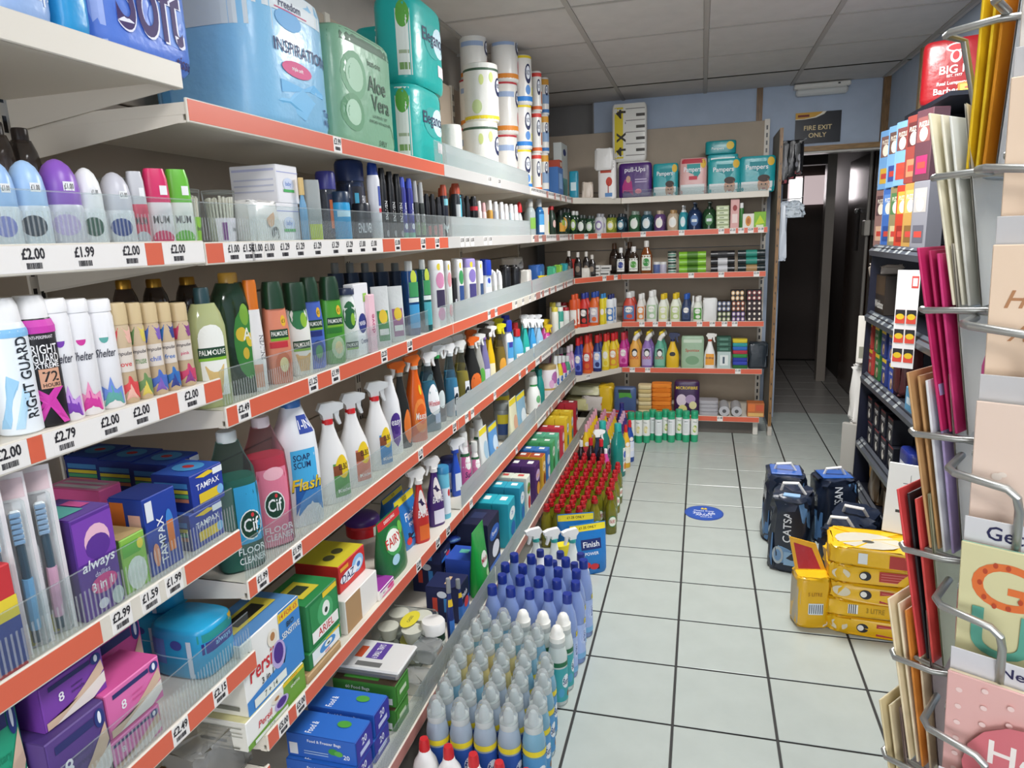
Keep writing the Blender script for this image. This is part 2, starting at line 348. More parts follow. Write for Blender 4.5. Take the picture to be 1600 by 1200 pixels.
def riser(root, a, b, h=.07, x=-.006):
    g = obj('riser', mesh('riser', *boxvf(x - .0007, x + .0007, a, b, -.004, h), CLEAR), root); V = []; F = []; y = a + .004
    while y < b - .004:
        n = len(V); V += [(x + .0008, y, .002), (x + .0014, y + .0016, .002), (x + .0008, y + .0032, .002), (x + .0008, y, h * .6), (x + .0014, y + .0016, h * .6), (x + .0008, y + .0032, h * .6)]; F += [(n, n + 1, n + 4, n + 3), (n + 1, n + 2, n + 5, n + 4)]; y += .0076
    r = obj('ribs', mesh('ribs', V, F, RIB), g); r['kind'] = 'stuff'
    n = 0; obj('edge', mesh('edge', [(x + .0008, a, h - .0022), (x + .0008, b, h - .0022), (x + .0008, b, h), (x + .0008, a, h)], [(0, 1, 2, 3)], RIB), g)
def shelf(org, rz, L, z, label, depth=.385, tickets=(), strips=(), ris=(), big=True, deckpoly=None, rail=None, lip=.042, br=(0, 1), group='shelves of the wall run', rh=.07):
    e = bpy.data.objects.new('shelf', None); COL.objects.link(e); e.location = (org[0], org[1], z); e.rotation_euler = (0, 0, rz); tag(e, label, 'shelf', group)
    if deckpoly: v, f = extrude(deckpoly, .02, 'z'); obj('deck', mesh('deck', [(a, b, c - .018) for a, b, c in v], f, CREAM), e)
    else: box('deck', -depth, -.006, .002, L - .002, -.028, -.008, CREAM, e)
    obj('price_rail', mesh('price_rail', *join(boxvf(-.006, 0, .001, L - .001, -lip, -.001, .0015), boxvf(-.02, -.006, .001, L - .001, -lip, -lip + .004)), rail or CREAM), e)
    for k in br:
        y = (.004, L - .004)[k]; v, f = extrude([(-.012, -.008), (-.012, -lip + .002), (-depth, -.085), (-depth, -.008)], .003, 'y'); obj('bracket', mesh('bracket', [(a, b + y, c) for a, b, c in v], f, CREAM), e)
    rail_items(e, L, tickets, strips, big)
    for a, b in ris: riser(e, a, b, rh)
    return e
XF = -.50; YBAY = [-2.06, -.81, .44, 1.69, 2.94]
HN = [1.775, 1.481, 1.231, .930, .668, .40]         # price-rail tops of the near bay
HF = [1.722, 1.478, 1.173, .817, .467]              # price-rail tops of the other bays, the corner and the end run
NM = ['top', 'second', 'third', 'fourth', 'fifth', 'sixth']; BN = ['nearest bay', 'second bay', 'third bay', 'far bay']
prng = random.Random(3)
def pxs(lst, z, y0): return [Yat(p, XF, z - .02) - y0 for p in lst]
def bayshelf(bay, s, tk=None, orange=None, ris=True, rail=None, alt=False, rh=.07, white=False):
    z = (HN if bay == 0 else HF)[s]; y0, y1 = YBAY[bay], YBAY[bay + 1]; L = y1 - y0; T = []; ST = []; RS = []
    if alt:                       # far bay: a dense row of alternating tickets and strips
        y = .02
        while y < L - .04:
            if prng.random() < .72: T.append((y + .02, prng.choice(PR))); y += .041
            else: ST.append((y, y + .05, PINKS)); y += .053
    else:
        for t in tk or (): T.append((Yat(t[0], XF, z - .02) - y0, t[1]))
        for a, b in orange or ():
            a = Yat(a, XF, z - .02) - y0 if a is not None else .003; b = Yat(b, XF, z - .02) - y0 if b is not None else L - .003; ST.append((max(.003, a), min(L - .003, b), ORA))
        if white:
            c = .003
            for a, b, m in sorted(list(ST), key=lambda q: q[0]): ST.append((c, a - .001, TICK)) if a - .001 > c else 0; c = b + .001
            if c < L - .004: ST.append((c, L - .003, TICK))
        cut = []
        for a, b, m in ST:
            pts = sorted(t[0] for t in T if a - .02 < t[0] < b + .02); c = a
            for t in pts:
                if t - .0195 > c: cut.append((c, t - .0195, m))
                c = t + .0195
            if b > c: cut.append((c, b, m))
        ST = cut
    if ris is True: RS = [(.004, L - .004)]
    elif ris: RS = [((Yat(a, XF, z + .03) - y0) if a else .004, (Yat(b, XF, z + .03) - y0) if b else L - .004) for a, b in ris]
    return shelf((XF, y0), 0, L, z, f'{NM[s]} cream metal shelf of the left wall run, {BN[bay]}', .385, T, ST, RS, bay < 2, rail=rail, rh=rh)
T2 = '£2.00'
bayshelf(0, 0, ris=None)
bayshelf(0, 1, [(52, T2), (132, '£1.99'), (205, T2), (278, T2)], [(228, 254)], white=True)
bayshelf(0, 2, [(14, T2), (102, '£2.79'), (172, T2), (221, T2), (299, T2)], [(45, 68), (247, 278), (320, None)], ris=None, white=True)
bayshelf(0, 3, [(190, '£2.99'), (235, '£1.59'), (272, '£1.99')], [(None, 158), (290, None)], rh=.085)
bayshelf(0, 4, [(282, '£2.49'), (344, '£2.15')], [(None, None)], rh=.085)
bayshelf(0, 5, [], [(None, None)], ris=None)
bayshelf(1, 0, [(527, '£3.99')], [(None, None)], ris=[(681, None)])
bayshelf(1, 1, [(365, '£1.00'), (388, '£1.50'), (402, '£1.00'), (421, '£1.00'), (445, '£1.29'), (469, '£1.29'), (496, '£1.29'), (524, '£1.29'), (546, '£1.29'), (566, '£1.00'), (584, '£1.00'), (621, '£1.00'), (661, '£1.00'), (683, '£1.00')], [(None, 349), (598, None)], white=True)
bayshelf(1, 2, [(381, '£2.49'), (489, '£1.25'), (524, '£1.99'), (600, '£2.25'), (640, '£1.00')], [(None, None)], ris=[(None, 672), (690, None)])
bayshelf(1, 3, [(410, '£1.99'), (464, '£1.99'), (657, '£1.75'), (710, '£2.00')], [(None, None)], rh=.08)
bayshelf(1, 4, [(443, '£5.00'), (470, '£5.00'), (654, '£2.99'), (684, '£3.49'), (700, '£2.00')], [(None, None)], ris=None)
bayshelf(2, 0, [(765, '£1.50'), (780, '£2.00')], [(None, 694)], rail=RAILG)
bayshelf(2, 1, [(722, '£1.00'), (730, '£1.00'), (738, '£1.00'), (758, '£1.50'), (766, '£1.50')], [], rail=RAILG)
bayshelf(2, 2, [(764, '£1.00'), (775, '£1.50'), (806, '£1.00'), (817, '£1.25'), (828, '£1.25')], [(None, 800)])
bayshelf(2, 3, [(729, '£2.00'), (738, '£2.00'), (773, '£1.75'), (812, '£1.25'), (823, '£1.00')], [(None, None)])
bayshelf(2, 4, [(736, '£2.50'), (807, '£2.00')], [(None, None)], rh=.08)
for s in range(5): bayshelf(3, s, alt=True, ris=(s > 1) or None)
# back panels, uprights, plinth and base deck of each bay
XBASE = -.375; ZBASE = .172
for k in range(4):
    y0, y1 = YBAY[k], YBAY[k + 1]; e = bpy.data.objects.new('gondola_frame', None); COL.objects.link(e); e.location = (-.9, (y0 + y1) / 2, 0)
    tag(e, f'cream back panel and slotted uprights of the left wall run, {BN[k]}', 'shelving frame', 'shelving frames of the left wall run'); h = (y1 - y0) / 2
    nb = 5
    for q in range(nb): box('back_panel', -.012, 0, -h + .004, h - .004, q * 2.235 / nb + .002, (q + 1) * 2.235 / nb - .002, PANEL, e, .002)
    for s in (-1, 1): box('upright', -.01, .006, s * h - (.016 if s > 0 else 0), s * h + (.016 if s < 0 else 0), 0, 2.24, CREAM, e)
    V = []; F = []
    for q in range(40):
        for s in (-1, 1): vf = boxvf(.006, .0065, s * h - s * .008 - .004, s * h - s * .008 + .004, .1 + q * .053, .13 + q * .053); n = len(V); V += vf[0]; F += [tuple(i + n for i in t) for t in vf[1]]
    obj('slots', mesh('slots', V, F, SLOT), e)['kind'] = 'stuff'
    e = shelf((XBASE, y0), 0, y1 - y0, ZBASE, f'base shelf of the left wall run near the floor, {BN[k]}', .515, [], [(.003, y1 - y0 - .003, PINKS)], [(.004, y1 - y0 - .004)], br=(), rh=.075)
    box('plinth', -.05, -.03, 0, y1 - y0, -ZBASE + .001, -.03, M('#6d665f'), e)
# corner shelves
CR = math.atan2(-.285, .39); CL = math.hypot(.285, .39)
def tolocal(x, y):
    dx, dy = x + .50, y - 2.94; c, s = math.cos(CR), math.sin(CR); return (dx * c + dy * s, -dx * s + dy * c)
for s in range(5):
    poly = [tolocal(*q) for q in ((-.502, 2.945), (-.225, 3.325), (-.22, 3.685), (-.885, 3.685), (-.885, 2.945))]
    poly = [(a - .004, b) for a, b in poly]
    tk = [(.12, '£1.00'), (.25, '£1.25')] if s == 1 else [(.3, '£1.00'), (.42, '£1.00')] if s == 2 else [(.12, '£1.00')] if s == 4 else []
    shelf((-.50, 2.94), CR, CL, HF[s], f'{NM[s]} slanting corner shelf between the wall run and the end run', .3, tk, [(.003, CL - .003, ORA)] if s in (1, 2) else [], [], False, poly, br=(), group='corner shelves')
XE0, XE1, YE = -.215, .80, 3.33; LE = XE1 - XE0
def pe(lst, z): return [(Xat(p, YE, z - .02) - XE0, q) for p, q in lst]
ETK = [[], [(1005, '£1.50'), (1065, '£1.25'), (1127, '£1.00'), (1145, '£1.25'), (1158, '£1.00'), (1173, '£2.00'), (1189, '£1.00')], [(1080, '£1.00'), (1127, '£1.00'), (1182, '£2.00')],
       [(1003, '£1.50'), (1024, '£1.50'), (1045, '£1.50'), (1093, '£1.00'), (1113, '£1.00'), (1132, '£1.00'), (1148, '£1.00')], [(988, '£1.50'), (1012, '£1.50'), (1153, '£1.00')]]
for s in range(5):
    shelf((XE0, YE), -R90, LE, HF[s], f'{NM[s]} cream shelf of the end run facing the aisle', .36, pe(ETK[s], HF[s]), [(.003, LE - .003, ORA)] if s else [], [(.01, LE - .01)] if s == 0 else [], False, group='shelves of the end run', rh=.05)
e = bpy.data.objects.new('gondola_frame', None); COL.objects.link(e); tag(e, 'cream back panel with black slotted upright behind the end run shelves', 'shelving frame')
for q in range(5): box('back_panel', -.88, .80, 3.705, 3.715, q * .447 + .002, (q + 1) * .447 - .002, PANEL, e, .002)
for x in (-.215, .80): box('upright', x - .018, x + .018, 3.695, 3.72, 0, 2.24, CREAM, e)
V = []; F = []
for q in range(40):
    for x in (-.215, .80): vf = boxvf(x - .006, x + .006, 3.694, 3.695, .1 + q * .053, .13 + q * .053); n = len(V); V += vf[0]; F += [tuple(i + n for i in t) for t in vf[1]]
obj('slots', mesh('slots', V, F, SLOT), e)['kind'] = 'stuff'
e = shelf((-.36, 3.17), -R90, 1.14, .145, 'base shelf of the end run near the floor tiles', .515, [(.87, '£1.00')], [(.003, 1.137, ORA)], [], False, br=(), group=None)
box('foot', -.1, -.04, 1.10, 1.135, -.144, -.03, M('#d9d5cc'), e, .003); box('plinth', -.09, -.07, 0, 1.1, -.144, -.03, M('#5b544e'), e)
e = bpy.data.objects.new('end_board', None); COL.objects.link(e); tag(e, 'tall grey end board with a brown wooden edge beside the dark doorway', 'board')
box('board', .848, .866, 3.262, 3.745, .06, 2.115, M('#8b8780', 'k'), e); box('edging', .846, .868, 3.245, 3.262, .06, 2.115, M('#9b7447', 't'), e); box('foot', .84, .87, 3.20, 3.3, 0, .06, M('#bdb7ae'), e, .003)
V = []; F = []
for q in range(18): vf = boxvf(.855, .861, 3.2445, 3.245, .15 + q * .108, .165 + q * .108); n = len(V); V += vf[0]; F += [tuple(i + n for i in t) for t in vf[1]]
obj('pin_holes', mesh('pin_holes', V, F, SLOT), e)['kind'] = 'stuff'
# ================================================================ kinds of articles
CACHE = {}
def memo(fn):
    def g(*a, **k):
        key = (fn.__name__, repr(a), repr(sorted(k.items())))
        if key not in CACHE: CACHE[key] = fn(*a, **k)
        return CACHE[key]
    return g
PROF = {
 'can': [(0, .9), (.015, 1), (.93, 1), (1, .86)],
 'std': [(0, .9), (.025, 1), (.66, 1), (.8, .84), (.92, .5), (1, .42)],
 'slim': [(0, .9), (.02, 1), (.8, 1), (.9, .8), (1, .42)],
 'tall': [(0, .9), (.02, 1), (.55, 1), (.75, .86), (.9, .6), (1, .46)],
 'sham': [(0, .8), (.03, .92), (.35, 1), (.7, .98), (1, .84)],
 'jug': [(0, .93), (.02, 1), (.6, 1), (.78, .92), (.9, .62), (1, .45)],
 'wide': [(0, .9), (.03, 1), (.78, 1), (.9, .85), (1, .6)],
 'waist': [(0, .88), (.03, 1), (.3, .98), (.5, .86), (.68, .94), (.84, .78), (.95, .46), (1, .4)],
 'spray': [(0, .92), (.02, 1), (.42, 1), (.6, .86), (.8, .52), (.93, .36), (1, .34)],
 'duck': [(0, .86), (.02, .96), (.3, 1), (.62, .94), (.78, .8), (.9, .5), (1, .4)],
 'drop': [(0, .9), (.03, 1), (.35, 1), (.6, .8), (.8, .55), (.92, .4), (1, .36)],
 'jar': [(0, .93), (.04, 1), (.92, 1), (1, .94)],
 'cup': [(0, .74), (.04, .78), (.95, 1), (1, 1)],
 'fairy': [(0, .9), (.03, 1), (.6, 1), (.78, .86), (.92, .56), (1, .52)], 'twotier': [(0, 1), (.42, 1), (.45, .78), (.9, .72), (1, .6)],
 'soft': [(0, .9), (.02, 1), (.72, 1), (.86, .82), (.95, .55), (1, .5)], 'broad': [(0, .9), (.02, 1), (.82, 1), (.93, .86), (1, .72)],
 'capr': [(0, 1), (.85, 1), (1, .9)], 'capt': [(0, 1), (.7, .92), (1, .74)], 'dome': [(0, 1), (.35, 1), (.65, .88), (.85, .64), (.96, .34), (1, .1)],
 'pack': [(0, .9), (.03, .97), (.1, 1), (.9, 1), (.97, .97), (1, .9)],
 'bag': [(0, .88), (.04, .98), (.2, 1), (.75, .97), (.92, .9), (1, .84)],
}
@memo
def btl(w, h, col, cap, deco=(), prof='std', d=None, n=2, ch=.13, cw=.42, k='p', ck='p', capp='capr', cd=None, seg=18, liquid=None):
    """bottle, can or jar: turned body + cap + printed labels"""
    d = d or w; P = Prod(w, d, h); zb = h * (1 - ch)
    if liquid:
        turned(P, 'body', PROF[prof], w, d, 0, zb, M(col, 'g'), n, seg, True); R = P.rings; zl = zb * liquid[1]; rg = [(max(.002, r[0]), r[1] * .95, r[2] * .95, r[3]) for r in R if r[0] < zl]
        a, b, c = P.surf(zl); rg.append((zl, a * .95, b * .95, c)); P.add('liquid', solid(rg, seg), M(liquid[0], 'p', .15))
    else: turned(P, 'body', PROF[prof], w, d, 0, zb, M(col, k), n, seg, True)
    if cap: turned(P, 'cap', PROF[capp], w * cw, (cd or w * cw), zb - .002, h, M(cap, ck), 2 if n <= 2.6 or cw < .7 else n, seg if cw > .5 else 12)
    return P.deco(list(deco)) if deco else P
def headvf(s, flip=1, th=.42):
    a = [(-.32, 0), (.3, 0), (.3, .3), (1.0, .52), (1.06, .86), (.55, 1.0), (-.4, 1.02), (-.62, .62), (-.36, .3)]
    b = [(.42, .34), (.78, .46), (.72, .1), (.86, -.42), (.7, -.46), (.5, -.05)]
    f = lambda q: [(x * s * flip, z * s) for x, z in (q if flip > 0 else q[::-1])]
    return extrude(f(a), th * s), extrude(f(b), th * s * .6)
@memo
def spray(w, h, col, head, neck, deco=(), d=None, k='p', hk='p', flip=1, hs=.05, n=2.6, prof='spray', trig=None, liquid=None, turn=0):
    d = d or w * .62; P = Prod(w, d, h); zb = h - hs * 1.25
    if liquid:
        turned(P, 'body', PROF[prof], w, d, 0, zb, M(col, 'g'), n, 18, True); zl = zb * liquid[1]; rg = [(max(.002, r[0]), r[1] * .95, r[2] * .95, r[3]) for r in P.rings if r[0] < zl]; a, b, c = P.surf(zl); rg.append((zl, a * .95, b * .95, c)); P.add('liquid', solid(rg, 18), M(liquid[0], 'p', .15))
    else: turned(P, 'body', PROF[prof], w, d, 0, zb, M(col, k), n, 18, True)
    turned(P, 'neck_ring', [(0, 1), (1, .95)], hs * .68, hs * .68, zb - .003, h - hs * 1.0, M(neck), 2, 12)
    A, B = headvf(hs, flip); c, s_ = math.cos(turn), math.sin(turn)
    for nm, q, m in (('spray_head', A, M(head, hk)), ('trigger', B, M(trig or head, hk))): P.add(nm, ([(x * c - y * s_, x * s_ + y * c, z + h - hs * 1.02) for x, y, z in q[0]], q[1]), m, False, 'spray_head' if nm == 'trigger' else None)
    return P.deco(list(deco)) if deco else P
@memo
def pump(w, h, col, head, deco=(), d=None, k='l', prof='wide', n=2):
    d = d or w; P = Prod(w, d, h); zb = h * .74; turned(P, 'body', PROF[prof], w, d, 0, zb, M(col, k), n, 18, True)
    turned(P, 'collar', [(0, 1), (1, .9)], w * .42, w * .42, zb - .002, h * .82, M(head), 2, 12)
    v1 = tubevf([(0, 0, h * .8), (0, 0, h * .96)], w * .07, 8); v2 = boxvf(-w * .12, w * .38, -w * .12, w * .12, h * .94, h, .003); P.add('pump_head', join(v1, v2), M(head), False)
    return P.deco(list(deco)) if deco else P
@memo
def carton(w, d, h, col, deco=(), side=None, top=None, b=.002, k='c'):
    P = Prod(w, d, h); P.add('box', boxvf(-d / 2, d / 2, -w / 2, w / 2, 0, h, b), M(col, k), False); dd = []
    if side: dd.append(('N', 'r', -.985, .985, .008, .992, side))
    if top: dd.append(('T', 'r', -.985, .985, .012, .988, top))
    return P.deco(dd + list(deco))
@memo
def pack(w, d, h, col, deco=(), k='f', n=5, prof='pack', seg=28, crumple=0.0, seed=1, ears=None):
    """soft wrapped pack or bag"""
    P = Prod(w, d, h); rg = [(h * a, b * w / 2, b * d / 2, n) for a, b in PROF[prof]]; rg = [rg[0]] + rg[1:]
    if crumple:
        r = []; 
        for a, b in zip(rg, rg[1:]):
            r += [a, tuple((p + q) / 2 for p, q in zip(a, b))]
        rg = r + [rg[-1]]
    P.rings = rg; P.R0 = w / 2; v, f = solid(rg, seg)
    top = len(v); v = list(v); v.append((0, 0, h * 1.012)); f = f[:-1] + [((len(rg) - 1) * seg + k2, (len(rg) - 1) * seg + (k2 + 1) % seg, top) for k2 in range(seg)]
    if crumple:
        q = random.Random(seed); v = [(x + q.uniform(-1, 1) * crumple, y + q.uniform(-1, 1) * crumple, z + (q.uniform(-1, 1) * crumple * .6 if z > .01 else 0)) for x, y, z in v]
    P.add('wrap', (v, f), M(col, k))
    if ears: P.add('seam', boxvf(-d * .01, d * .01, -w * .44, w * .44, h * .99, h * (1 + ears), .001), M(col, k), False)
    return P.deco(list(deco)) if deco else P
@memo
def pouch(w, d, h, col, deco=(), band=None, k='f'):
    """stand-up pouch: round gusset at the foot, flat seal at the top"""
    P = Prod(w, d, h); rg = [(0, w * .46, d * .46, 3), (h * .06, w * .49, d * .5, 3), (h * .35, w * .5, d * .42, 3), (h * .7, w * .5, d * .22, 3), (h * .9, w * .5, d * .07, 4), (h, w * .5, .0015, 4)]
    P.rings = rg; P.R0 = w / 2; P.add('wrap', solid(rg, 24), M(col, k)); dd = []
    if band: dd.append(('F', 'r', -.97, .97, .86, .985, band))
    return P.deco(dd + list(deco))
@memo
def rolls(w, h, cols, deco=(), n=2, k='f', d=None):
    """one tall wrapped roll pack: cols = [(z0,z1,colour)]"""
    d = d or w; P = Prod(w, d, h); turned(P, 'wrap', [(0, .9), (.02, .98), (.06, 1), (.94, 1), (.985, .97), (1, .86)], w, d, 0, h, M(cols[0], k), n, 24, True)
    dd = [('F', 'r', -2.2, 2.2, a, b, c) for a, b, c in cols[1:]]
    return P.deco(dd + list(deco))
def oval(t, c1, c2, u=0, v=.5, ru=.6, rv=.12, th=.09, f='F'): return [(f, 'e', u, v, ru, rv, c1), (f, 't', t, u, v, th, c2, ru * .8)]
def zone(u0, u1, v0, v1, c): return ('F', 'r', u0, u1, v0, v1, c)
# ---- putting articles on shelves
def LS(bay, s): return ((HN if bay == 0 else HF)[s] if s < 5 or bay == 0 else ZBASE) - .0078
PLN = {0: 'top', 1: 'second', 2: 'third', 3: 'fourth', 4: 'fifth', 5: 'lowest'}
def plc(bay, s): return f'{["nearest", "second", "third", "far"][bay]} bay, {PLN[s] if s < 5 or bay == 0 else "base"} shelf'
def L(bay, s, px, P, name, desc, cat, inset=.03, rz=0, share=False, up=0, zf=.5):
    """stand article P on shelf s of a bay so that its middle lies on the sight line px; inset: gap behind the rail"""
    z = LS(bay, s) + up; xf = (XF if s < 5 or bay == 0 else XBASE) - inset; X = xf - P.d / 2; Y = Yat(px, X, z + P.h * zf)
    return put(P, (X, Y, z), rz, name, desc, cat, plc(bay, s), share, order=px)
def LW(bay, s, px, wpx, top, inset=.03, up=0):
    """width and height of a round article on a shelf from its outline in the photograph"""
    z = LS(bay, s) + up; xf = (XF if s < 5 or bay == 0 else XBASE) - inset; w = .05
    for _ in range(4):
        X = xf - w / 2; Y = Yat(px, X, z + .08); w = wpx * dep(X, Y, z + .08) / FPX
    return round(w, 3), max(.02, round(Zat(top, X, Y) - z, 3))
def LB(bay, s, px, wpx, top, fn, name, desc, cat, inset=.03, rz=-.62, share=False, up=0, **kw):
    w, h = LW(bay, s, px, wpx * (1.3 if bay > 1 and s in (3, 4) else 1), top, inset, up); w = kw.pop('w', w); h = kw.pop('h', h); P = fn(w, h, **kw)
    if bay and inset < .1 and not up and {1: 590, 2: 705, 3: 640, 4: 715}.get(s, 9999) < px: L(bay, s, px - 3, P, name, desc + ', rear row', cat, inset + P.d + .03, rz, share, up)      # the photograph shows a second row behind
    return L(bay, s, px, P, name, desc, cat, inset, rz, share, up)
def E(s, px, wpx, top, fn, name, desc, cat, inset=.03, rz=0, share=False, up=0, Y0=None, base=None, pl=None, **kw):
    """article on the end run (s) or the corner shelf: front at YE + inset"""
    z = (HF[s] - .0078 if base is None else base) + up; Yf = (YE if Y0 is None else Y0) + inset; w = .06
    for _ in range(4):
        Y = Yf + w / 2; X = Xat(px, Y, z + .08); w = wpx * dep(X, Y, z + .08) / FPX
    w = round(w, 3); h = max(.015, round(Zat(top, X, Y) - z, 3)); w = kw.pop('w', w); h = kw.pop('h', h)
    P = fn(w, h, **kw) if callable(fn) else fn; Y = Yf + P.d / 2; X = Xat(px, Y, z + P.h / 2)
    if s in (1, 3, 4) and inset < .06 and not up and cat in ('hand wash', 'cleaner'): put(P, (X + .01, Y + P.d + .035, z), -R90 + rz, name, desc + ', rear row', cat, pl or f'end run, {NM[s]} shelf', share, order=px)
    return put(P, (X, Y, z), -R90 + rz, name, desc, cat, pl or f'end run, {NM[s] if s < 5 else "base"} shelf', share, order=px)
def bx(dd, col, **o): return lambda w, h: carton(w, dd, h, col, **o)
def pk(dd, col, **o): return lambda w, h: pack(w, dd, h, col, **o)

def LF(bay, s, a, b, top, fn, name, desc, cat, inset=.03, up=0, h=None, share=False, rz=0, w=None):
    """flat-fronted article whose front face spans the sight lines a..b"""
    z = LS(bay, s) + up; xf = (XF if s < 5 or bay == 0 else XBASE) - inset; hh = h or .15
    for _ in range(3):
        y0 = Yat(a, xf, z + hh / 2); y1 = Yat(b, xf, z + hh / 2)
        if h is None: hh = Zat(top, xf, (y0 + y1) / 2) - z
    ww = w or round(y1 - y0, 3); P = fn(ww, round(hh, 3)); put(P, (xf - P.d / 2, (y0 + y1) / 2, z), rz, name, desc, cat, plc(bay, s), share, order=(a + b) / 2); return P.h
# ================================================================ articles on the left wall run
# ---- top shelf: tissue packs, kitchen rolls
def soft(w, h): return pack(w, .2, h, '#5f86e0', deco=(('F', 'e', -.5, .8, .5, .14, '#8fb0f2'), ('F', 'e', .5, .25, .55, .12, '#86a8f0'), ('F', 'e', .1, .55, .5, .1, '#7ba0ec'), ('F', 't', 'Soft', .02, .33, .40, '#f2f2ff', .66), ('F', 't', 'Soft', 0, .335, .39, '#34195f', .64), ('F', 't', 'tissue', .7, .06, .06, '#34195f', .25), ('F', 'r', -.98, -.8, .03, .97, '#a9bdf4')))
LF(0, 0, -30, 70, 0, lambda w, h: pack(w, .2, h, '#9dbbe8', deco=(('F', 't', '2|2', .5, .16, .09, '#f4f7ff'), ('F', 'e', -.3, .6, .5, .2, '#bcd2f2'))), 'tissue_pack', 'pale blue tissue pack at the frame edge', 'tissue pack', h=.30)
LF(0, 0, 74, 130, 0, lambda w, h: pack(w, .2, h, '#2f9fdb', deco=(('F', 'p', [(-.2, .9), (.1, .7), (.5, .45), (.2, .4), (-.1, .6)], '#d9c7b2'), ('F', 'p', [(-.4, .75), (.3, .62), (.6, .6), (0, .55)], '#e8ddcb'))), 'tissue_pack', 'bright blue tissue pack with bird print', 'tissue pack', h=.30)
LF(0, 0, 133, 300, 0, soft, 'tissue_pack', 'large violet blue toilet tissue pack reading Soft', 'tissue pack', h=.31)
LF(1, 0, 400, 526, 0, lambda w, h: pack(w, .3, h, '#8ec7ea', n=4.2, deco=(
    ('F', 'r', -.98, .98, .8, .97, '#dfe7ea'), ('N', 'r', -.98, .98, .66, .97, '#d9e2e4'), ('N', 'r', -.98, -.5, .1, .64, '#5fa6d2'), ('F', 'e', -.2, .76, .3, .07, '#5fa9de'), ('F', 'p', [(-.5, .35), (.9, .28), (.95, .34), (.3, .38), (-.1, .3), (-.5, .26)], '#5fb4e6'), ('F', 'p', [(-.6, .2), (0, .32), (.3, .25), (0, .1)], '#6cb8e4'),
    ('F', 't', 'Freedom', -.15, .86, .055, '#1d2a5c', .4), ('F', 'r', -.5, .25, .815, .823, '#c8266b'), ('F', 't', 'INSPIRATIONS', .12, .575, .085, '#16245c', .84), ('F', 'e', -.1, .44, .36, .055, '#d43a7d'), ('F', 't', 'triple soft', -.1, .44, .035, '#ffffff', .3), ('F', 't', 'Tutti', .66, .2, .05, '#1b3a78', .2), ('F', 't', 'White', .68, .13, .05, '#1b3a78', .25))), 'tissue_pack', 'pale blue and white quilted toilet tissue pack', 'tissue pack', h=.31)
LF(1, 0, 531, 622, 58, lambda w, h: pack(w, .12, h, '#86b394', n=4, deco=(
    ('F', 'r', -.98, .98, .88, .98, '#2f5a40'), ('F', 'e', -.5, .62, .35, .2, '#5f9a72'), ('F', 'e', -.5, .62, .25, .14, '#9cc4a6'), ('F', 'e', -.6, .3, .3, .16, '#4f8d63'), ('F', 'e', -.6, .3, .2, .11, '#a4caae'), ('F', 'p', [(.6, .3), (.95, .16), (.9, .02), (.75, .2)], '#5f8f6c'),
    ('F', 't', 'best-one', .15, .78, .055, '#1f4a30', .5), ('F', 't', 'Aloe', .2, .6, .14, '#234a34', .6), ('F', 't', 'Vera', .3, .44, .14, '#234a34', .6), ('F', 't', 'LUXURIOUSLY SOFT', .25, .32, .025, '#234a34', .6), ('F', 't', 'ENRICHED WITH ALOE VERA', .25, .27, .025, '#234a34', .65), ('F', 't', '3 PLY', .3, .09, .05, '#234a34', .3))), 'tissue_pack', 'sage green aloe toilet tissue pack', 'tissue pack')
L(1, 0, 534, pack(.14, .1, .30, '#26302c', deco=(('F', 't', 'NIX', .2, .86, .09, '#e9ecea', .6), ('F', 'e', .3, .72, .3, .05, '#d9b49c'))), 'tissue_pack', 'black topped tissue pack behind green pack', 'tissue pack', inset=.20)
LF(1, 0, 556, 598, 0, lambda w, h: pack(w, .1, h, '#6f97e4', deco=(('F', 't', 'oft', .1, .7, .22, '#34195f', .7), ('F', 't', 'ft', .35, .24, .2, '#34195f', .5), ('F', 'r', -.1, .95, .44, .53, '#f1d72a'), ('F', 't', '£2.99', .4, .485, .05, '#222222', .4))), 'tissue_pack', 'violet blue tissue pack behind the aloe pack', 'tissue pack', inset=.265, h=.3)
def eleg(w, h): return pack(w, .16, h, '#25b3ab', n=3.6, deco=(('N', 'r', .2, .75, .1, .95, '#e9efe6'), ('N', 'e', .48, .78, .26, .15, '#5aa83a'), ('N', 'r', .28, .68, .16, .24, '#7aa35c'), ('N', 'r', .28, .68, .34, .38, '#a8b795'), ('F', 'e', .1, .58, .55, .2, '#1fa39d'), ('F', 'e', .45, .6, .4, .18, '#cfe8f2'), ('F', 't', 'Elegance', .12, .6, .2, '#14284f', .85), ('F', 'r', .3, .75, .2, .34, '#f0dfe2'), ('F', 'r', .72, .97, .82, .97, '#e4673a')))
h0 = LF(1, 0, 648, 699, 140, eleg, 'tissue_pack', 'teal toilet tissue pack, lower of its stack', 'tissue pack', inset=.035)
LF(1, 0, 648, 699, 140, eleg, 'tissue_pack', 'teal toilet tissue pack, upper of its stack', 'tissue pack', inset=.035, up=h0 + .004, h=h0 + .02)
LF(1, 0, 615, 645, 140, eleg, 'tissue_pack', 'teal tissue pack behind front stack, lower one', 'tissue pack', inset=.205, h=h0)
LF(1, 0, 615, 645, 140, eleg, 'tissue_pack', 'teal tissue pack behind front stack, upper one', 'tissue pack', inset=.205, up=h0 + .004, h=h0)
WHT = '#e8e6e0'; NAVY = '#1c2550'
def nick(u, v, r=.16): return [('F', 'e', u, v, .38, r, NAVY), ('F', 'e', u, v + r * .12, .26, r * .66, '#e9edf4'), ('F', 't', 'NICKY', u, v + r * .12, r * .5, NAVY, .22)]
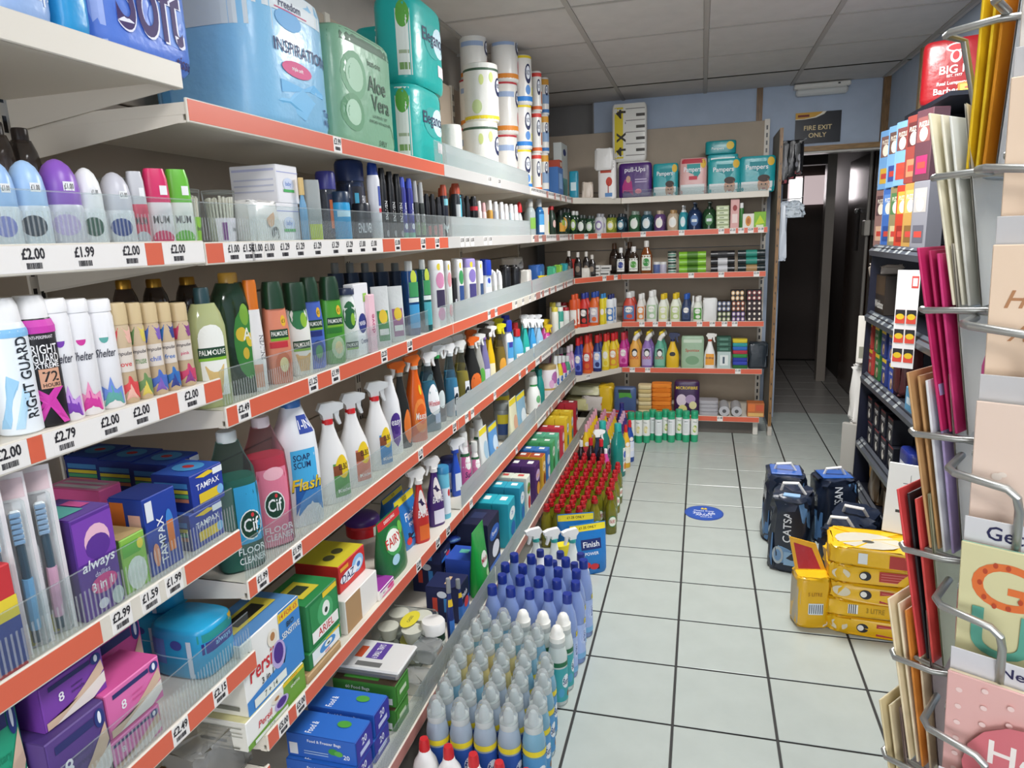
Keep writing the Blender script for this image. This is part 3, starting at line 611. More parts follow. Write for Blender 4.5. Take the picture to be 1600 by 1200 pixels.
lime = lambda w, h: rolls(w, h, [WHT, (0, .1, '#e8cf22'), (.86, .9, '#3d5a44')], deco=[('F', 'e', -.5, .7, .14, .09, '#cfd98a'), ('F', 'e', .1, .74, .14, .09, '#c6d67a'), ('F', 'e', -.8, .25, .3, .12, '#cddca0')] + nick(.75, .6))
redt = lambda w, h: rolls(w, h, [WHT, (0, .16, '#e08a2c'), (.94, .98, '#b5303a')], deco=[('F', 'r', -1.6, .3, .7, .8, '#9fb4d6'), ('F', 'e', .95, .3, .25, .14, '#d8434f')] + nick(.8, .68))
bluet = lambda w, h: rolls(w, h, [WHT, (0, .17, '#2f86d8'), (.93, .98, '#e8cf22')], deco=[('F', 'e', .05, .3, .3, .1, '#5a8fcf'), ('F', 'r', .6, .9, .2, .36, '#d7d243')] + nick(.1, .62, .2))
oranget = lambda w, h: rolls(w, h, [WHT, (0, .14, '#e06a30'), (.86, .95, '#d9433a')], deco=[('F', 'r', .4, 1.0, .2, .5, '#b5623f')] + nick(-.1, .6, .2))
mixt = lambda w, h: rolls(w, h, [WHT, (0, .15, '#3a76b8'), (.8, .95, '#e2a23a')], deco=[('F', 'r', -.9, .9, .3, .55, '#8aa6c8')] + nick(0, .65, .14))
def rollstack(bay, px, wpx, tops, mk, desc, inset=.03):
    up = 0; n = len(tops)
    for i, t in enumerate(tops):
        w, h = LW(bay, 0, px, wpx, t, inset, up); L(bay, 0, px, mk(w, h), 'kitchen_roll_pack', desc + (f', {["bottom", "middle", "top"][i if n > 2 else 2 * i]} of stack' if n > 1 else ''), 'kitchen roll', inset, up=up, rz=-.75); up += h + .002
rollstack(2, 752, 54, [192, 102], lime, 'white roll pack with lime print')
rollstack(2, 788, 42, [211, 130, 50], redt, 'white roll pack with orange base', .1)
rollstack(2, 740, 42, [200, 125, 54], redt, 'white roll pack against back panel', .22)
rollstack(2, 816, 30, [234, 165, 88], bluet, 'white roll pack with blue band', .05)
rollstack(3, 838, 17, [240, 175, 112], oranget, 'white roll pack with orange band', .04)
rollstack(3, 850, 15, [240, 180, 122], mixt, 'white roll pack with amber cap', .06)
LB(2, 0, 705, 36, 196, btl, 'kitchen_roll_pack', 'pale roll pack beside lime rolls', 'kitchen roll', inset=.12, col=WHT, cap=None, prof='pack', k='f', ch=0.0)
for i, (px, t) in enumerate(((861, 250), (861, 235), (861, 220))): 
    w, h = .07, .062; L(3, 0, px, carton(.09, .14, .058, '#c4543e', deco=(('F', 'r', -.6, .6, .25, .75, '#e9dcc9'),)), 'foil_box', 'small red carton stacked beside rolls', 'box', .1, up=.09 + i * .06)
L(3, 0, 861, carton(.1, .16, .088, '#5d6f8c', deco=(('F', 'r', -.7, .7, .2, .8, '#c9ced6'),)), 'foil_box', 'slate blue carton under the red cartons', 'box', .09)
LF(3, 0, 872, 880, 262, lambda w, h: carton(w, .06, h, '#3f6fae', deco=(('F', 'r', -.6, .6, .3, .8, '#8fb2dc'),)), 'cling_film_box', 'upright blue carton by corner', 'box', .05)
LF(3, 0, 878, 887, 225, lambda w, h: carton(w, .06, h, '#dfe7e4', deco=(('F', 'e', 0, .85, .5, .06, '#2c3f7c'), ('F', 'r', -.8, .8, .1, .4, '#7fc0bd'))), 'cling_film_box', 'tall white carton with round navy mark by corner', 'box', .12)
# ---- second shelf: deodorants, hair gel
def rollon(w, h, body, cap, mark=None, tall=.5):
    dd = [('F', 'e', 0, .26, .7, .12, mark)] if mark else []
    return btl(w, h, body, cap, deco=tuple(dd + [('F', 'r', .1, .7, tall + .14, tall + .24, '#f4f4f4'), ('F', 't', '£1.00', .4, tall + .19, .06, '#333333', .25)]), prof='jar', ch=1 - tall, cw=.96, capp='dome')
B2 = [(2, 46, 252, '#e9eef5', '#9fc3ee', '#8a8fd0', 'pale blue capped roll-on deodorant'), (46, 52, 251, '#e9eef5', '#a9ccf2', '#2d3a4a', 'pale blue capped roll-on deodorant'), (96, 58, 249, '#e3dfe8', '#8f5bc0', '#c9b6de', 'violet capped roll-on deodorant'),
      (140, 42, 262, '#f2f2f2', '#f3f3f3', '#2f5a48', 'white roll-on deodorant'), (183, 46, 269, '#e6e6ea', '#cfced6', '#1f3f8a', 'grey roll-on deodorant with navy dot')]
for px, wp, t, b, c, m, ds in B2: LB(0, 1, px, wp, t, rollon, 'roll_on_deodorant', ds, 'deodorant', body=b, cap=c, mark=m)
for px, wp, t, b, c, ds in ((216, 26, 268, '#d94a63', '#c9c9cd', 'red and silver deodorant stick'), (247, 38, 265, '#f0e9ea', '#dc2f68', 'pink capped deodorant stick'), (281, 36, 266, '#eef0e6', '#6cc13a', 'green capped deodorant stick')):
    LB(0, 1, px, wp, t, btl, 'deodorant_stick', ds, 'deodorant', col=b, cap=c, prof='jar', d=.03, n=3, ch=.42, cw=.98, cd=.029, capp='capt', deco=(('F', 't', 'MUM', 0, .34, .1, '#4a4a4a', .6), ('F', 'e', 0, .1, .8, .1, c), ('F', 'r', .15, .75, .66, .78, '#f5f5f5')))
def budtub(w, h, lab, col2):
    P = btl(w, h, '#f4f6f6', '#f7f9f9', prof='cup', ch=.05, cw=1.02, k='g', ck='g'); P = Prod(w, w, h); P.rings = None
    turned(P, 'tub', PROF['cup'], w, w, 0, h * .95, M('#f4f6f6', 'g'), 2, 20, True); turned(P, 'lid', PROF['capr'], w * 1.02, w * 1.02, h * .945, h, M('#f7f9f9', 'g'), 2, 20)
    V = []; F = []; q = random.Random(int(h * 1e4))
    for r_, n in ((.4, 22), (.3, 16), (.18, 9)):
        for i in range(n): t = 2 * math.pi * i / n; a = r_ * w; v, f = tubevf([(a * .8 * math.cos(t), a * .8 * math.sin(t), h * .04), (a * math.cos(t), a * math.sin(t), h * q.uniform(.8, .9))], .0022, 5); n0 = len(V); V += v; F += [tuple(k + n0 for k in z) for z in f]
    P.add('cotton_buds', (V, F), M('#efe9d8', 'w')); P.parts[-1][1]['kind'] = 'stuff'
    return P.deco([('F', 'r', -1.3, 1.3, .06, .5, lab), ('F', 'r', -.9, -.5, .1, .42, col2), ('F', 't', 'buds', .3, .3, .08, '#5a5a5a', .5)])
L(0, 1, 291, budtub(.057, .105, '#8fc93f', '#e9efdf'), 'cotton_bud_tub', 'clear cotton bud tub with lime band', 'cotton buds', inset=.075, up=.0)
L(1, 1, 345, budtub(.062, .108, '#efe6ef', '#7a2f86'), 'cotton_bud_tub', 'clear cotton bud tub with plum label', 'cotton buds', inset=.05)
for px, t in ((188, 0), (232, 0)): L(0, 1, px, budtub(.07, .125, '#e9e4e0', '#5a2350'), 'cotton_bud_tub', 'clear cotton bud tub behind the roll-ons', 'cotton buds', inset=.16)
for px in (8, 46): LB(0, 1, px, 46, 190 if px < 20 else 200, btl, 'bath_oil_bottle', 'smoky brown bottle at back of shelf', 'bottle', inset=.2, col='#4a3d36', cap='#3a302b', prof='wide', k='l', ch=.1, cw=.5)
babyd = (('F', 'r', -1, 1, .8, .82, '#9aa0d8'), ('N', 'r', -.9, .9, .84, .9, '#c4c6e2'), ('N', 'r', -.85, .85, .6, .64, '#c9cbdc'), ('N', 'r', -.85, .85, .45, .49, '#c9cbdc'), ('N', 'r', -.85, .85, .3, .34, '#c9cbdc'), ('F', 'e', 0, .5, .5, .17, '#cfd9ef'), ('F', 't', 'baby', 0, .5, .14, '#3b6fc4', .5), ('F', 'r', -.5, .5, .3, .37, '#3fae5a'))
h0 = LF(1, 1, 434, 469, 318, lambda w, h: carton(w, .11, h, '#ecebee', deco=babyd), 'baby_wipes_box', 'white baby toiletry carton, lower of two', 'box', .05)
LF(1, 1, 433, 466, 258, lambda w, h: carton(w, .12, h, '#ecebee', deco=babyd), 'baby_wipes_box', 'white baby toiletry carton, upper of two', 'box', .05, up=h0)
L(1, 1, 402, pack(.1, .05, .09, '#eceae6', deco=(('F', 'e', .25, .62, .3, .22, '#e3b795'), ('F', 'e', .25, .8, .25, .1, '#f2efe9'), ('F', 'e', .55, .25, .3, .16, '#55585c'), ('F', 't', '100', .55, .25, .16, '#f0f0f0', .25)), crumple=.003), 'cotton_wool_bag', 'white cotton wool bag with baby picture', 'cotton wool', .03)
LB(1, 1, 474, 12, 278, btl, 'travel_bottle', 'small blue bottle with gold cap', 'bottle', col='#6fa3c8', cap='#d8b878', prof='std', ch=.25, cw=.7)
LB(1, 1, 490, 24, 282, btl, 'styling_tube', 'grey styling tube with lime foot', 'tube', col='#a8adab', cap=None, prof='jar', ch=0.0, d=.02, n=3, deco=(zone(-1, 1, .02, .3, '#c5d62c'),))
def tub(w, h, lid, body, lab, lab2, tx): return btl(w, h, body, lid, prof='jar', ch=.24, cw=1.0, k='l', deco=(zone(-.35, .35, .12, .68, lab), zone(.36, 1.2, .1, .68, '#1c2038'), ('F', 't', tx, .78, .52, .1, '#f1f1f6', .38), ('F', 't', 'GEL', .78, .38, .08, '#f1f1f6', .3), zone(-.2, .1, .2, .6, lab2)))
LB(1, 1, 512, 30, 268, tub, 'hair_gel_tub', 'clear hair gel tub with violet lid', 'hair gel', inset=.06, lid='#3a3a86', body='#4a4f5a', lab='#2b2f4a', lab2='#d8703a', tx='ENLIVEN')
LB(1, 1, 549, 44, 252, tub, 'hair_gel_tub', 'large navy hair gel tub', 'hair gel', inset=.06, lid='#1d2f5c', body='#20304f', lab='#1a1d2c', lab2='#4fb5d8', tx='ENLIVEN')
LB(1, 1, 533, 30, 300, btl, 'hair_gel_tub', 'bright blue hair gel tub at front', 'hair gel', col='#2fa4dc', cap='#20354f', prof='jar', ch=.2, cw=1.0, deco=(zone(-.8, .8, .5, .62, '#bfe6f6'),))
LB(1, 1, 566, 28, 318, btl, 'hair_gel_tub', 'low black hair gel tub at front', 'hair gel', col='#262a36', cap='#1e222c', prof='jar', ch=.4, cw=1.02, deco=(('F', 't', 'ENLIVEN', 0, .35, .25, '#f0f0f4', .9),))
def can(w, h, col, cap, deco=(), ch=.16, cw=.84, capp='capt'): return btl(w, h, col, cap, deco=deco, prof='can', ch=ch, cw=cw, capp=capp, seg=16)
LB(1, 1, 585, 20, 254, can, 'shaving_foam_can', 'white spray can with navy cap', 'spray can', col='#e9e9ee', cap='#1f3f94', deco=(zone(.2, .8, .45, .7, '#20409a'), zone(.2, .8, .36, .42, '#c8303c')))
for px, t in ((599, 262), (611, 268), (622, 272)): LB(1, 1, px, 13, t, can, 'hair_spray_can', 'black spray can with white vertical lettering', 'spray can', col='#17171a', cap='#131316', deco=(('F', 't', 'ENLIVEN', .35, .42, .42, '#f2f2f2', .62, 1), ('F', 'e', .3, .1, .4, .05, '#9a9aa0')))
for px, t in ((630, 277), (641, 279)): LB(1, 1, px, 11, t, can, 'shaving_gel_can', 'violet blue shaving gel can', 'spray can', col='#3b3f9c', cap='#4a5fd0', deco=(('F', 't', 'Gillette', .3, .5, .4, '#f4f4fa', .4, 1), ('F', 'e', .2, .22, .5, .05, '#dfe3f2'), zone(-1.5, 1.5, .02, .12, '#5fb49a')))
for px, t in ((650, 283), (659, 285)): LB(1, 1, px, 9, t, can, 'deodorant_can', 'dark can with silver top', 'spray can', col='#3a3f3c', cap='#b9bab8', ch=.36, deco=(('F', 't', 'NATURE', .3, .35, .2, '#d8d8d8', .9), zone(-1, 1, .08, .3, '#6d8f5c')))
for i, px in enumerate((668, 677)): LB(1, 1, px, 9, 303, can, 'deodorant_can', 'slim black deodorant can', 'spray can', col='#1a1a1d', cap='#101012', deco=(zone(-.5, .8, .1, .3, '#a32430'),))
LB(1, 1, 686, 9, 308, can, 'deodorant_can', 'black deodorant can with red label', 'spray can', col='#2a2b30', cap='#1b1b1f', deco=(zone(-.8, .9, .05, .35, '#c23a48'),))
LB(2, 1, 694, 13, 289, can, 'deodorant_can', 'navy deodorant can with copper cap', 'spray can', col='#252a38', cap='#b04a30', ch=.2, deco=(zone(-.5, 1, .62, .74, '#7fc6d2'), ('F', 'p', [(-.8, .2), (0, .1), (.8, .2), (.8, .3), (0, .2), (-.8, .3)], '#d4e3e6')))
LB(2, 1, 713, 17, 287, can, 'deodorant_can', 'teal and black deodorant can, copper cap', 'spray can', col='#2b3036', cap='#b04a30', ch=.19, deco=(zone(-.6, .3, .1, .62, '#c9cfd0'), zone(.3, 1.2, .1, .78, '#4fb0c6'), zone(-.6, .3, .05, .25, '#7fbf9c')))
for px, t in ((723, 304), (731, 306)): LB(2, 1, px, 8, t, can, 'deodorant_can', 'thin black can behind red one', 'spray can', inset=.05, col='#1d2026', cap='#15171b', deco=(('F', 't', 'LYNX', .4, .4, .2, '#d8d8d8', .9),))
LB(2, 1, 741, 12, 307, can, 'deodorant_can', 'black can with red shoulder', 'spray can', col='#16171a', cap='#1a1b1f', deco=(zone(-2, 2, .66, .76, '#c22634'), ('F', 't', 'ULTRA', .2, .35, .35, '#e9e9e9', .4, 1)))
for px, t, b, c in ((749, 314, '#e4d9d2', '#e8e4e0'), (756, 317, '#e8c9c8', '#dba9a8'), (766, 313, '#c2933f', '#efe9e2'), (775, 315, '#c3c9d2', '#eceef2'), (784, 316, '#e2e6ee', '#f3f3f5'), (791, 319, '#d8657e', '#f2eff0'), (799, 319, '#cfe0e8', '#f4f4f6'), (806, 320, '#d95f78', '#f3f0f2')):
    nm = {'#e4d9d2': 'cream', '#e8c9c8': 'blush', '#c2933f': 'gold', '#c3c9d2': 'silver', '#e2e6ee': 'white', '#d8657e': 'rose', '#cfe0e8': 'ice blue', '#d95f78': 'deep rose'}[b]
    LB(2, 1, px, 9, t, can, 'deodorant_can', f'small {nm} deodorant can', 'spray can', col='#eee9ea' if b.startswith('#d') else b, cap=c, ch=.26, deco=(zone(-1.2, 1.2, .06, .42, b),))
LB(3, 1, 812, 9, 315, btl, 'shampoo_bottle', 'clear bottle with round red cap', 'bottle', inset=.06, col='#c9cfd0', cap='#c8232b', prof='std', ch=.3, cw=.9, capp='dome')
LB(3, 1, 829, 14, 311, btl, 'mouthwash_bottle', 'clear mouthwash bottle with grey cap', 'mouthwash', col='#b9c4c4', cap='#b4b4b0', prof='slim', n=3, k='l', ch=.2, cw=.6, deco=(zone(-.8, .8, .2, .5, '#7fb04a'),))
LB(3, 1, 843, 13, 311, btl, 'mouthwash_bottle', 'blue mouthwash bottle with grey cap', 'mouthwash', col='#2a6ca8', cap='#b7b9b8', prof='slim', n=3, k='l', ch=.2, cw=.6, deco=(zone(-.8, .8, .3, .7, '#4f9fd8'), zone(-.8, .8, .1, .3, '#e0eef2')))
L(3, 1, 851, carton(.022, .05, .165, '#e6e0d6', deco=(zone(-1, 1, .75, .99, '#d8604a'), zone(-.8, .8, .1, .5, '#c4d65a'))), 'toothpaste_box', 'pale carton with coral top', 'box')
LB(3, 1, 862, 13, 322, btl, 'shampoo_bottle', 'dark green bottle with red flip cap', 'bottle', col='#26392c', cap='#b4262c', prof='std', ch=.12, cw=.55, deco=(oval('', '#d9b7b0', '#000000', 0, .4, .45, .13)[0],))
for px, t in ((876, 328), (887, 331)): LB(3, 1, px, 14, t, btl, 'shampoo_bottle', 'dark green bottle with amber fruit label', 'bottle', inset=.05, col='#1f3326', cap='#232a26', prof='std', ch=.2, cw=.6, deco=(zone(-1, 1, .15, .5, '#d9a03a'), ('F', 'e', 0, .5, .5, .12, '#8fae4a')))
# ---- third shelf: aerosols, shower gels
rgd = lambda c1, c2, tx: (zone(-1.6, 1.6, .74, .8, c1), zone(-.9, 1, .28, .7, c2), ('F', 't', 'RIGHT', .1, .56, .075, tx, .8), ('F', 't', 'GUARD', .1, .485, .075, tx, .8), ('F', 't', 'XTREME', .1, .42, .045, tx, .7))
LB(0, 2, 16, 60, 466, can, 'deodorant_can', 'pale blue and white deodorant can', 'spray can', col='#e9f1f7', cap='#f1f1f1', ch=.18, deco=(zone(-1.6, 1.6, .72, .78, '#86c1ec'), ('F', 'p', [(-1, .06), (-.5, .06), (.2, .4), (-.3, .45)], '#9fd0f0'), ('F', 'p', [(-.3, .05), (.1, .05), (.6, .3), (.3, .35)], '#b9def4'), ('F', 't', 'RIGHT GUARD', .62, .42, .3, '#1d2630', .6, 1)))
LB(0, 2, 60, 60, 462, can, 'deodorant_can', 'black and magenta deodorant can marked 72', 'spray can', col='#1b1a1e', cap='#f0efee', ch=.17, deco=(zone(-1.6, 1.6, .72, .82, '#cf3fae'), ('F', 't', 'ANTI-PERSPIRANT', .2, .69, .025, '#e9e4e8', .6), ('F', 't', 'RIGHT', .3, .6, .07, '#f4f2f2', .62), ('F', 't', 'GUARD', .3, .53, .07, '#f4f2f2', .62), ('F', 't', 'XTREME', .3, .475, .04, '#f4f2f2', .58), zone(-.15, .8, .3, .45, '#dba487'), ('F', 't', '72', .35, .39, .08, '#221e20', .4), ('F', 't', 'HOURS', .35, .325, .03, '#221e20', .4), ('F', 'p', [(-.9, .02), (-.4, .02), (.1, .16), (.6, .02), (1, .02), (.4, .22), (.9, .3), (.4, .3), (.1, .25), (-.3, .3), (-.8, .3), (-.2, .2)], '#d03aa8')))
for px, c1, c2 in ((93, '#7b3fb0', '#c99ae0'), (125, '#d0389a', '#e88fb8'), (160, '#5fa8a0', '#6f8fd8')):
    LB(0, 2, px, 44, 467, can, 'deodorant_can', {'#7b3fb0': 'white can with violet splash', '#d0389a': 'white can with magenta splash', '#5fa8a0': 'white can with teal and blue splash'}[c1], 'spray can', col='#f1f0f2', cap='#f4f3f4', ch=.1, cw=.97, capp='capr', deco=(('F', 'e', .1, .66, .3, .05, c1), zone(-.2, .4, .66, .71, '#f1f0f2'), ('F', 't', 'Shelter', .1, .52, .075, '#4a4a55', .7, 0, .4), ('F', 'p', [(-1, .03), (1, .03), (.9, .2), (.4, .14), (.1, .3), (-.2, .16), (-.7, .24)], c2), ('F', 'p', [(-.5, .03), (.9, .03), (.7, .14), (.1, .22), (-.3, .12)], c1)))
for i, (px, wp, c1, c2, nm) in enumerate(((191, 30, '#d8474a', '#e8b4a4', 'red'), (216, 24, '#6c8f58', '#d9c85a', 'green'), (238, 28, '#4a6cc0', '#7f5fb8', 'violet'), (261, 24, '#2f6fb8', '#34428c', 'blue'), (284, 28, '#c8406a', '#8a3f86', 'crimson'))):
    LB(0, 2, px, wp, 473, can, 'body_spray_can', f'slim gold capped body spray with {nm} print', 'spray can', col='#cbb493', cap='#d4bd92', ch=.2, cw=.96, capp='capr', deco=(('F', 'p', [(-1.2, .74), (-.2, .76), (-.6, .58), (-1.2, .56)], c1), ('F', 'p', [(.1, .76), (1.2, .76), (1.2, .6), (.6, .6)], c2), ('F', 'r', -.9, .9, .32, .56, '#ddd3c8'), ('F', 't', 'impulse', 0, .5, .05, '#3a3038', .8, 0, .3), ('F', 't', ['love', 'muse', 'chill', 'free', 'pink'][i], 0, .4, .05, c1, .6), ('F', 'p', [(-1.2, .04), (1.2, .04), (1.2, .2), (.2, .28), (-1.2, .2)], c1), ('F', 'p', [(-.4, .04), (.8, .04), (.2, .2)], c2)))
for px, t in ((203, 438), (249, 436), (300, 433)): LB(0, 2, px, 40, t, btl, 'bath_soak_bottle', 'dark brown bottle with gold cap at back', 'bottle', inset=.2, col='#3a2a22', cap='#b98a34', prof='wide', k='l', ch=.09, cw=.55, ck='m')
palm = lambda v=.56, c='#1f4f30': (zone(-.7, .75, v - .045, v + .04, '#143f26'), ('F', 't', 'PALMOLIVE', .02, v, .045, '#f3f3ea', .64), zone(-.7, .75, v - .07, v - .045, '#7fb52e'))
LB(1, 2, 325, 56, 449, btl, 'hand_wash_bottle', 'pale green hand wash bottle, dark cap', 'hand wash', col='#c3c98f', cap='#27454a', prof='wide', d=.05, ch=.13, cw=.4, k='l', n=2.4, deco=(zone(-.62, .72, .1, .6, '#eeeee6'), ('F', 'e', .05, .58, .66, .12, '#eeeee6'), *palm(.47), ('F', 'p', [(-.4, .36), (.5, .36), (.25, .12), (-.1, .12)], '#d9b978')))
LB(1, 2, 366, 62, 426, btl, 'bath_foam_bottle', 'dark green bottle with yellow blossom label', 'bottle', inset=.05, col='#22402a', cap='#c9983a', prof='wide', d=.06, n=2.4, ch=.08, cw=.45, k='l', deco=(('F', 'e', .3, .42, .5, .3, '#3f8a3c'), ('F', 'e', .1, .5, .2, .06, '#e3c23a'), ('F', 'e', .45, .45, .2, .06, '#e6c83f'), ('F', 'e', .3, .66, .22, .09, '#7fae3c'), ('F', 'e', .2, .34, .14, .05, '#d9b63a'), ('F', 't', 'A', .32, .5, .1, '#f0f0e0', .2)))
LB(1, 2, 398, 24, 438, btl, 'shower_gel_bottle', 'white bottle with orange cap', 'shower gel', col='#e9e6e4', cap='#d8731f', prof='sham', d=.035, n=3, ch=.26, cw=.8, deco=(('F', 't', 'ENLIVEN', .5, .4, .3, '#2a2a36', .5, 1), zone(-.8, .3, .04, .25, '#d9a086')))
def palb(w, h, col, c2, fr, cap='#1d3f28'): return btl(w, h, col, cap, prof='sham', d=.042, n=3, ch=.25, cw=.8, capp='capt', deco=(('F', 'e', .45, .62, .22, .055, '#e8b62e'), ('F', 't', '£1', .45, .62, .04, '#4a3510', .14), *palm(.5), zone(-.8, .6, .36, .42, c2), ('F', 'e', .1, .19, .62, .13, fr), ('F', 'e', .15, .19, .36, .075, '#e9d9a0' if fr != '#2b4a8c' else '#4a8f5c')))
LB(1, 2, 431, 40, 440, palb, 'shower_gel_bottle', 'peach coloured shower gel bottle', 'shower gel', col='#e08a6c', c2='#c8303c', fr='#c9683f')
LB(1, 2, 464, 38, 441, btl, 'shower_gel_bottle', 'white shower milk bottle with green drop', 'shower gel', inset=.035, col='#ecece4', cap='#1d3f28', prof='sham', d=.042, n=3, ch=.28, cw=.8, deco=(('F', 'e', 0, .66, .85, .16, '#2f7a4a'), ('F', 'e', .4, .6, .3, .08, '#8fbf3a'), *palm(.34), ('F', 'p', [(-.6, .24), (.7, .24), (.5, .05), (-.3, .05)], '#d8b070')))
LB(1, 2, 487, 34, 433, palb, 'shower_gel_bottle', 'violet blue shower gel bottle', 'shower gel', col='#4f6cc4', c2='#22307c', fr='#2b4a8c', inset=.045)
LB(1, 2, 518, 36, 432, palb, 'shower_gel_bottle', 'bright green shower gel bottle', 'shower gel', col='#4f9f34', c2='#2c7a2a', fr='#bcd6a8')
LB(1, 2, 543, 28, 450, btl, 'hand_wash_bottle', 'white bottle with dark green front', 'hand wash', col='#e9ebe6', cap='#2a3450', prof='wide', d=.04, n=3, ch=.08, cw=.9, deco=(('F', 'e', .0, .62, .8, .2, '#23643c'), ('F', 'e', .3, .56, .25, .09, '#8fbf3a'), *palm(.2)))
LF(1, 2, 556, 578, 443, lambda w, h: carton(w, .03, h, '#ecebee', deco=(('F', 'e', -.1, .45, .55, .14, '#1c2f7c'), ('F', 't', 'NIVEA', -.1, .45, .06, '#f4f4f8', .4), ('F', 'r', .2, .7, .74, .86, '#9ac95a'), ('F', 't', 'Creme', 0, .2, .07, '#3a3a6a', .5))), 'soap_carton', 'white soap carton with navy disc', 'soap')
LF(1, 2, 578, 588, 460, lambda w, h: carton(w, .05, h, '#eec4cf', deco=(('F', 't', 'dove', 0, .5, .5, '#c0507a', .5, 1),)), 'soap_carton', 'pink soap carton', 'soap', .02)
for px, c in ((595, '#3a8a4a'), (618, '#9a5f8c')): LB(1, 2, px, 21, 447, lambda w, h, c=c: pouch(.055, .03, h, '#d9dcda', deco=(zone(-.6, .7, .1, .6, c), ('F', 'e', .1, .5, .5, .12, '#e8c83a'), zone(-.5, .6, .2, .3, '#eef0ec'))), 'soap_refill_pouch', 'silver soap refill pouch', 'pouch')
mw = lambda w, h, c, c2: btl(w, h, c, '#b9bbb6', prof='jar', d=.05, n=4, ch=.13, cw=.55, k='l', deco=(('F', 'e', .1, .78, .5, .1, '#c8d648'), zone(-.7, .8, .52, .72, '#3f9a5c'), zone(-.8, .8, .45, .51, '#e4efe8'), zone(-.8, .8, .1, .42, c2)))
LB(1, 2, 641, 22, 408, mw, 'mouthwash_bottle', 'blue square mouthwash bottle', 'mouthwash', c='#1e4f8c', c2='#46a2d8')
LB(1, 2, 662, 17, 406, mw, 'mouthwash_bottle', 'teal square mouthwash bottle', 'mouthwash', c='#17595c', c2='#4fb0b8', inset=.015)
for px in (528, 551, 574, 597, 620): LB(1, 2, px, 22, 411, btl, 'mouthwash_bottle', 'dark navy mouthwash bottle at back', 'mouthwash', inset=.2, col='#1b2f4a', cap='#7a7f7e', prof='jar', n=4, ch=.13, cw=.55)
def fem(w, h, c1, c2, cap='#eceaea'): return btl(w, h, '#efeeee', cap, prof='jar', d=.032, n=3, ch=.14, cw=.96, cd=.031, deco=(('F', 'e', .1, .9, .3, .05, '#e8d23a'), ('F', 'e', .2, .7, .6, .12, c1), zone(-.4, .8, .3, .56, c2), ('F', 'e', .2, .2, .5, .1, c1)))
LB(1, 2, 683, 26, 406, fem, 'hair_colour_box', 'tall white bottle with lilac flowers', 'bottle', c1='#d98fb4', c2='#3a3050', inset=.02)
LB(1, 2, 699, 13, 408, fem, 'hair_colour_box', 'tall white bottle with pink bloom', 'bottle', c1='#e3a0a8', c2='#dfe6e0', inset=.03)
L(2, 2, 707, carton(.03, .03, .16, '#1c1c20', deco=(zone(-.6, .6, .3, .5, '#b9b9c0'),)), 'razor_box', 'slim black carton', 'box', .04)
LB(2, 2, 717, 15, 405, fem, 'body_lotion_bottle', 'white bottle with green and navy label', 'bottle', c1='#3f9a5a', c2='#2f4f8c', inset=.03)
LB(2, 2, 734, 22, 404, fem, 'body_lotion_bottle', 'white bottle with lilac cap', 'bottle', c1='#8a78c0', c2='#46407c', cap='#a394d0', inset=.03)
LB(2, 2, 749, 11, 408, fem, 'body_lotion_bottle', 'plain white bottle with small navy mark', 'bottle', c1='#e3e3e8', c2='#38507a', inset=.03)
LB(2, 2, 761, 15, 406, lambda w, h: btl(w, h, '#f0f0f2', '#2440b0', prof='sham', d=.03, n=3, ch=.3, cw=.9, deco=(zone(-.6, .7, .45, .7, '#c9d4ea'), ('F', 'e', .1, .58, .4, .06, '#2440b0'))), 'lotion_tube', 'white tube with royal blue cap', 'tube')
for px in (773, 781): LB(2, 2, px, 8, 423, btl, 'deodorant_stick', 'small white and green stick', 'deodorant', col='#e6e8e4', cap='#f0f0f0', prof='jar', ch=.4, cw=1, capp='dome', deco=(zone(-.9, .9, .1, .4, '#4f8a3c'),))
for px in (791, 805): LB(2, 2, px, 15, 417, btl, 'shoe_polish_tin', 'black jar with low white front', 'jar', inset=.04, col='#1f2126', cap='#18191d', prof='jar', ch=.15, cw=1, deco=(zone(-.6, .6, .02, .16, '#d6dad8'),))
L(2, 2, 800, pack(.2, .1, .07, '#d9d5cc', crumple=.004, deco=(('F', 't', 'zen', 0, .6, .3, '#3a3a3a', .3),)), 'cotton_bag', 'white bag lying above black jars', 'bag', .18, up=.115)
L(2, 2, 800, carton(.21, .12, .113, '#2a2622', deco=(zone(-.5, .5, .2, .6, '#4a443c'),)), 'storage_carton', 'dark carton under the white bag', 'box', .17)
L(2, 2, 822, pack(.07, .05, .125, '#dcdad4', crumple=.003), 'cloth_pack', 'pale grey bag beside black jars', 'bag', .05)
L(3, 2, 832, pack(.1, .05, .06, '#cf5276', crumple=.004, k='w', deco=(('F', 'e', .2, .6, .5, .3, '#e48aa2'),)), 'bath_sponge', 'pink bath sponge', 'sponge', .02)
L(3, 2, 848, pack(.07, .05, .055, '#e0c41f', crumple=.004, k='w'), 'bath_sponge', 'yellow bath sponge', 'sponge', .02, up=.02)
L(3, 2, 838, pack(.16, .08, .13, '#3a68b0', crumple=.004, deco=(zone(-.7, .5, .3, .7, '#6f9fd4'), ('F', 'e', .4, .6, .3, .2, '#dfe8ea'))), 'wipes_pack', 'blue film pack behind sponges', 'pack', .1)
for px, c in ((862, '#4fb083'), (872, '#8fc24a'), (881, '#3a9fa8')): L(3, 2, px, pack(.07, .05, .115, c, crumple=.004, deco=(('F', 'e', 0, .5, .6, .2, '#dfeee0'),)), 'wipes_pack', {'#4fb083': 'sea green', '#8fc24a': 'lime green', '#3a9fa8': 'turquoise'}[c] + ' film pack near corner', 'pack', .03)
L(3, 2, 893, carton(.06, .06, .13, '#c0342f', deco=(('F', 'e', 0, .3, .6, .2, '#ecdcd6'),)), 'tablet_box', 'red carton at corner end', 'box', .05)
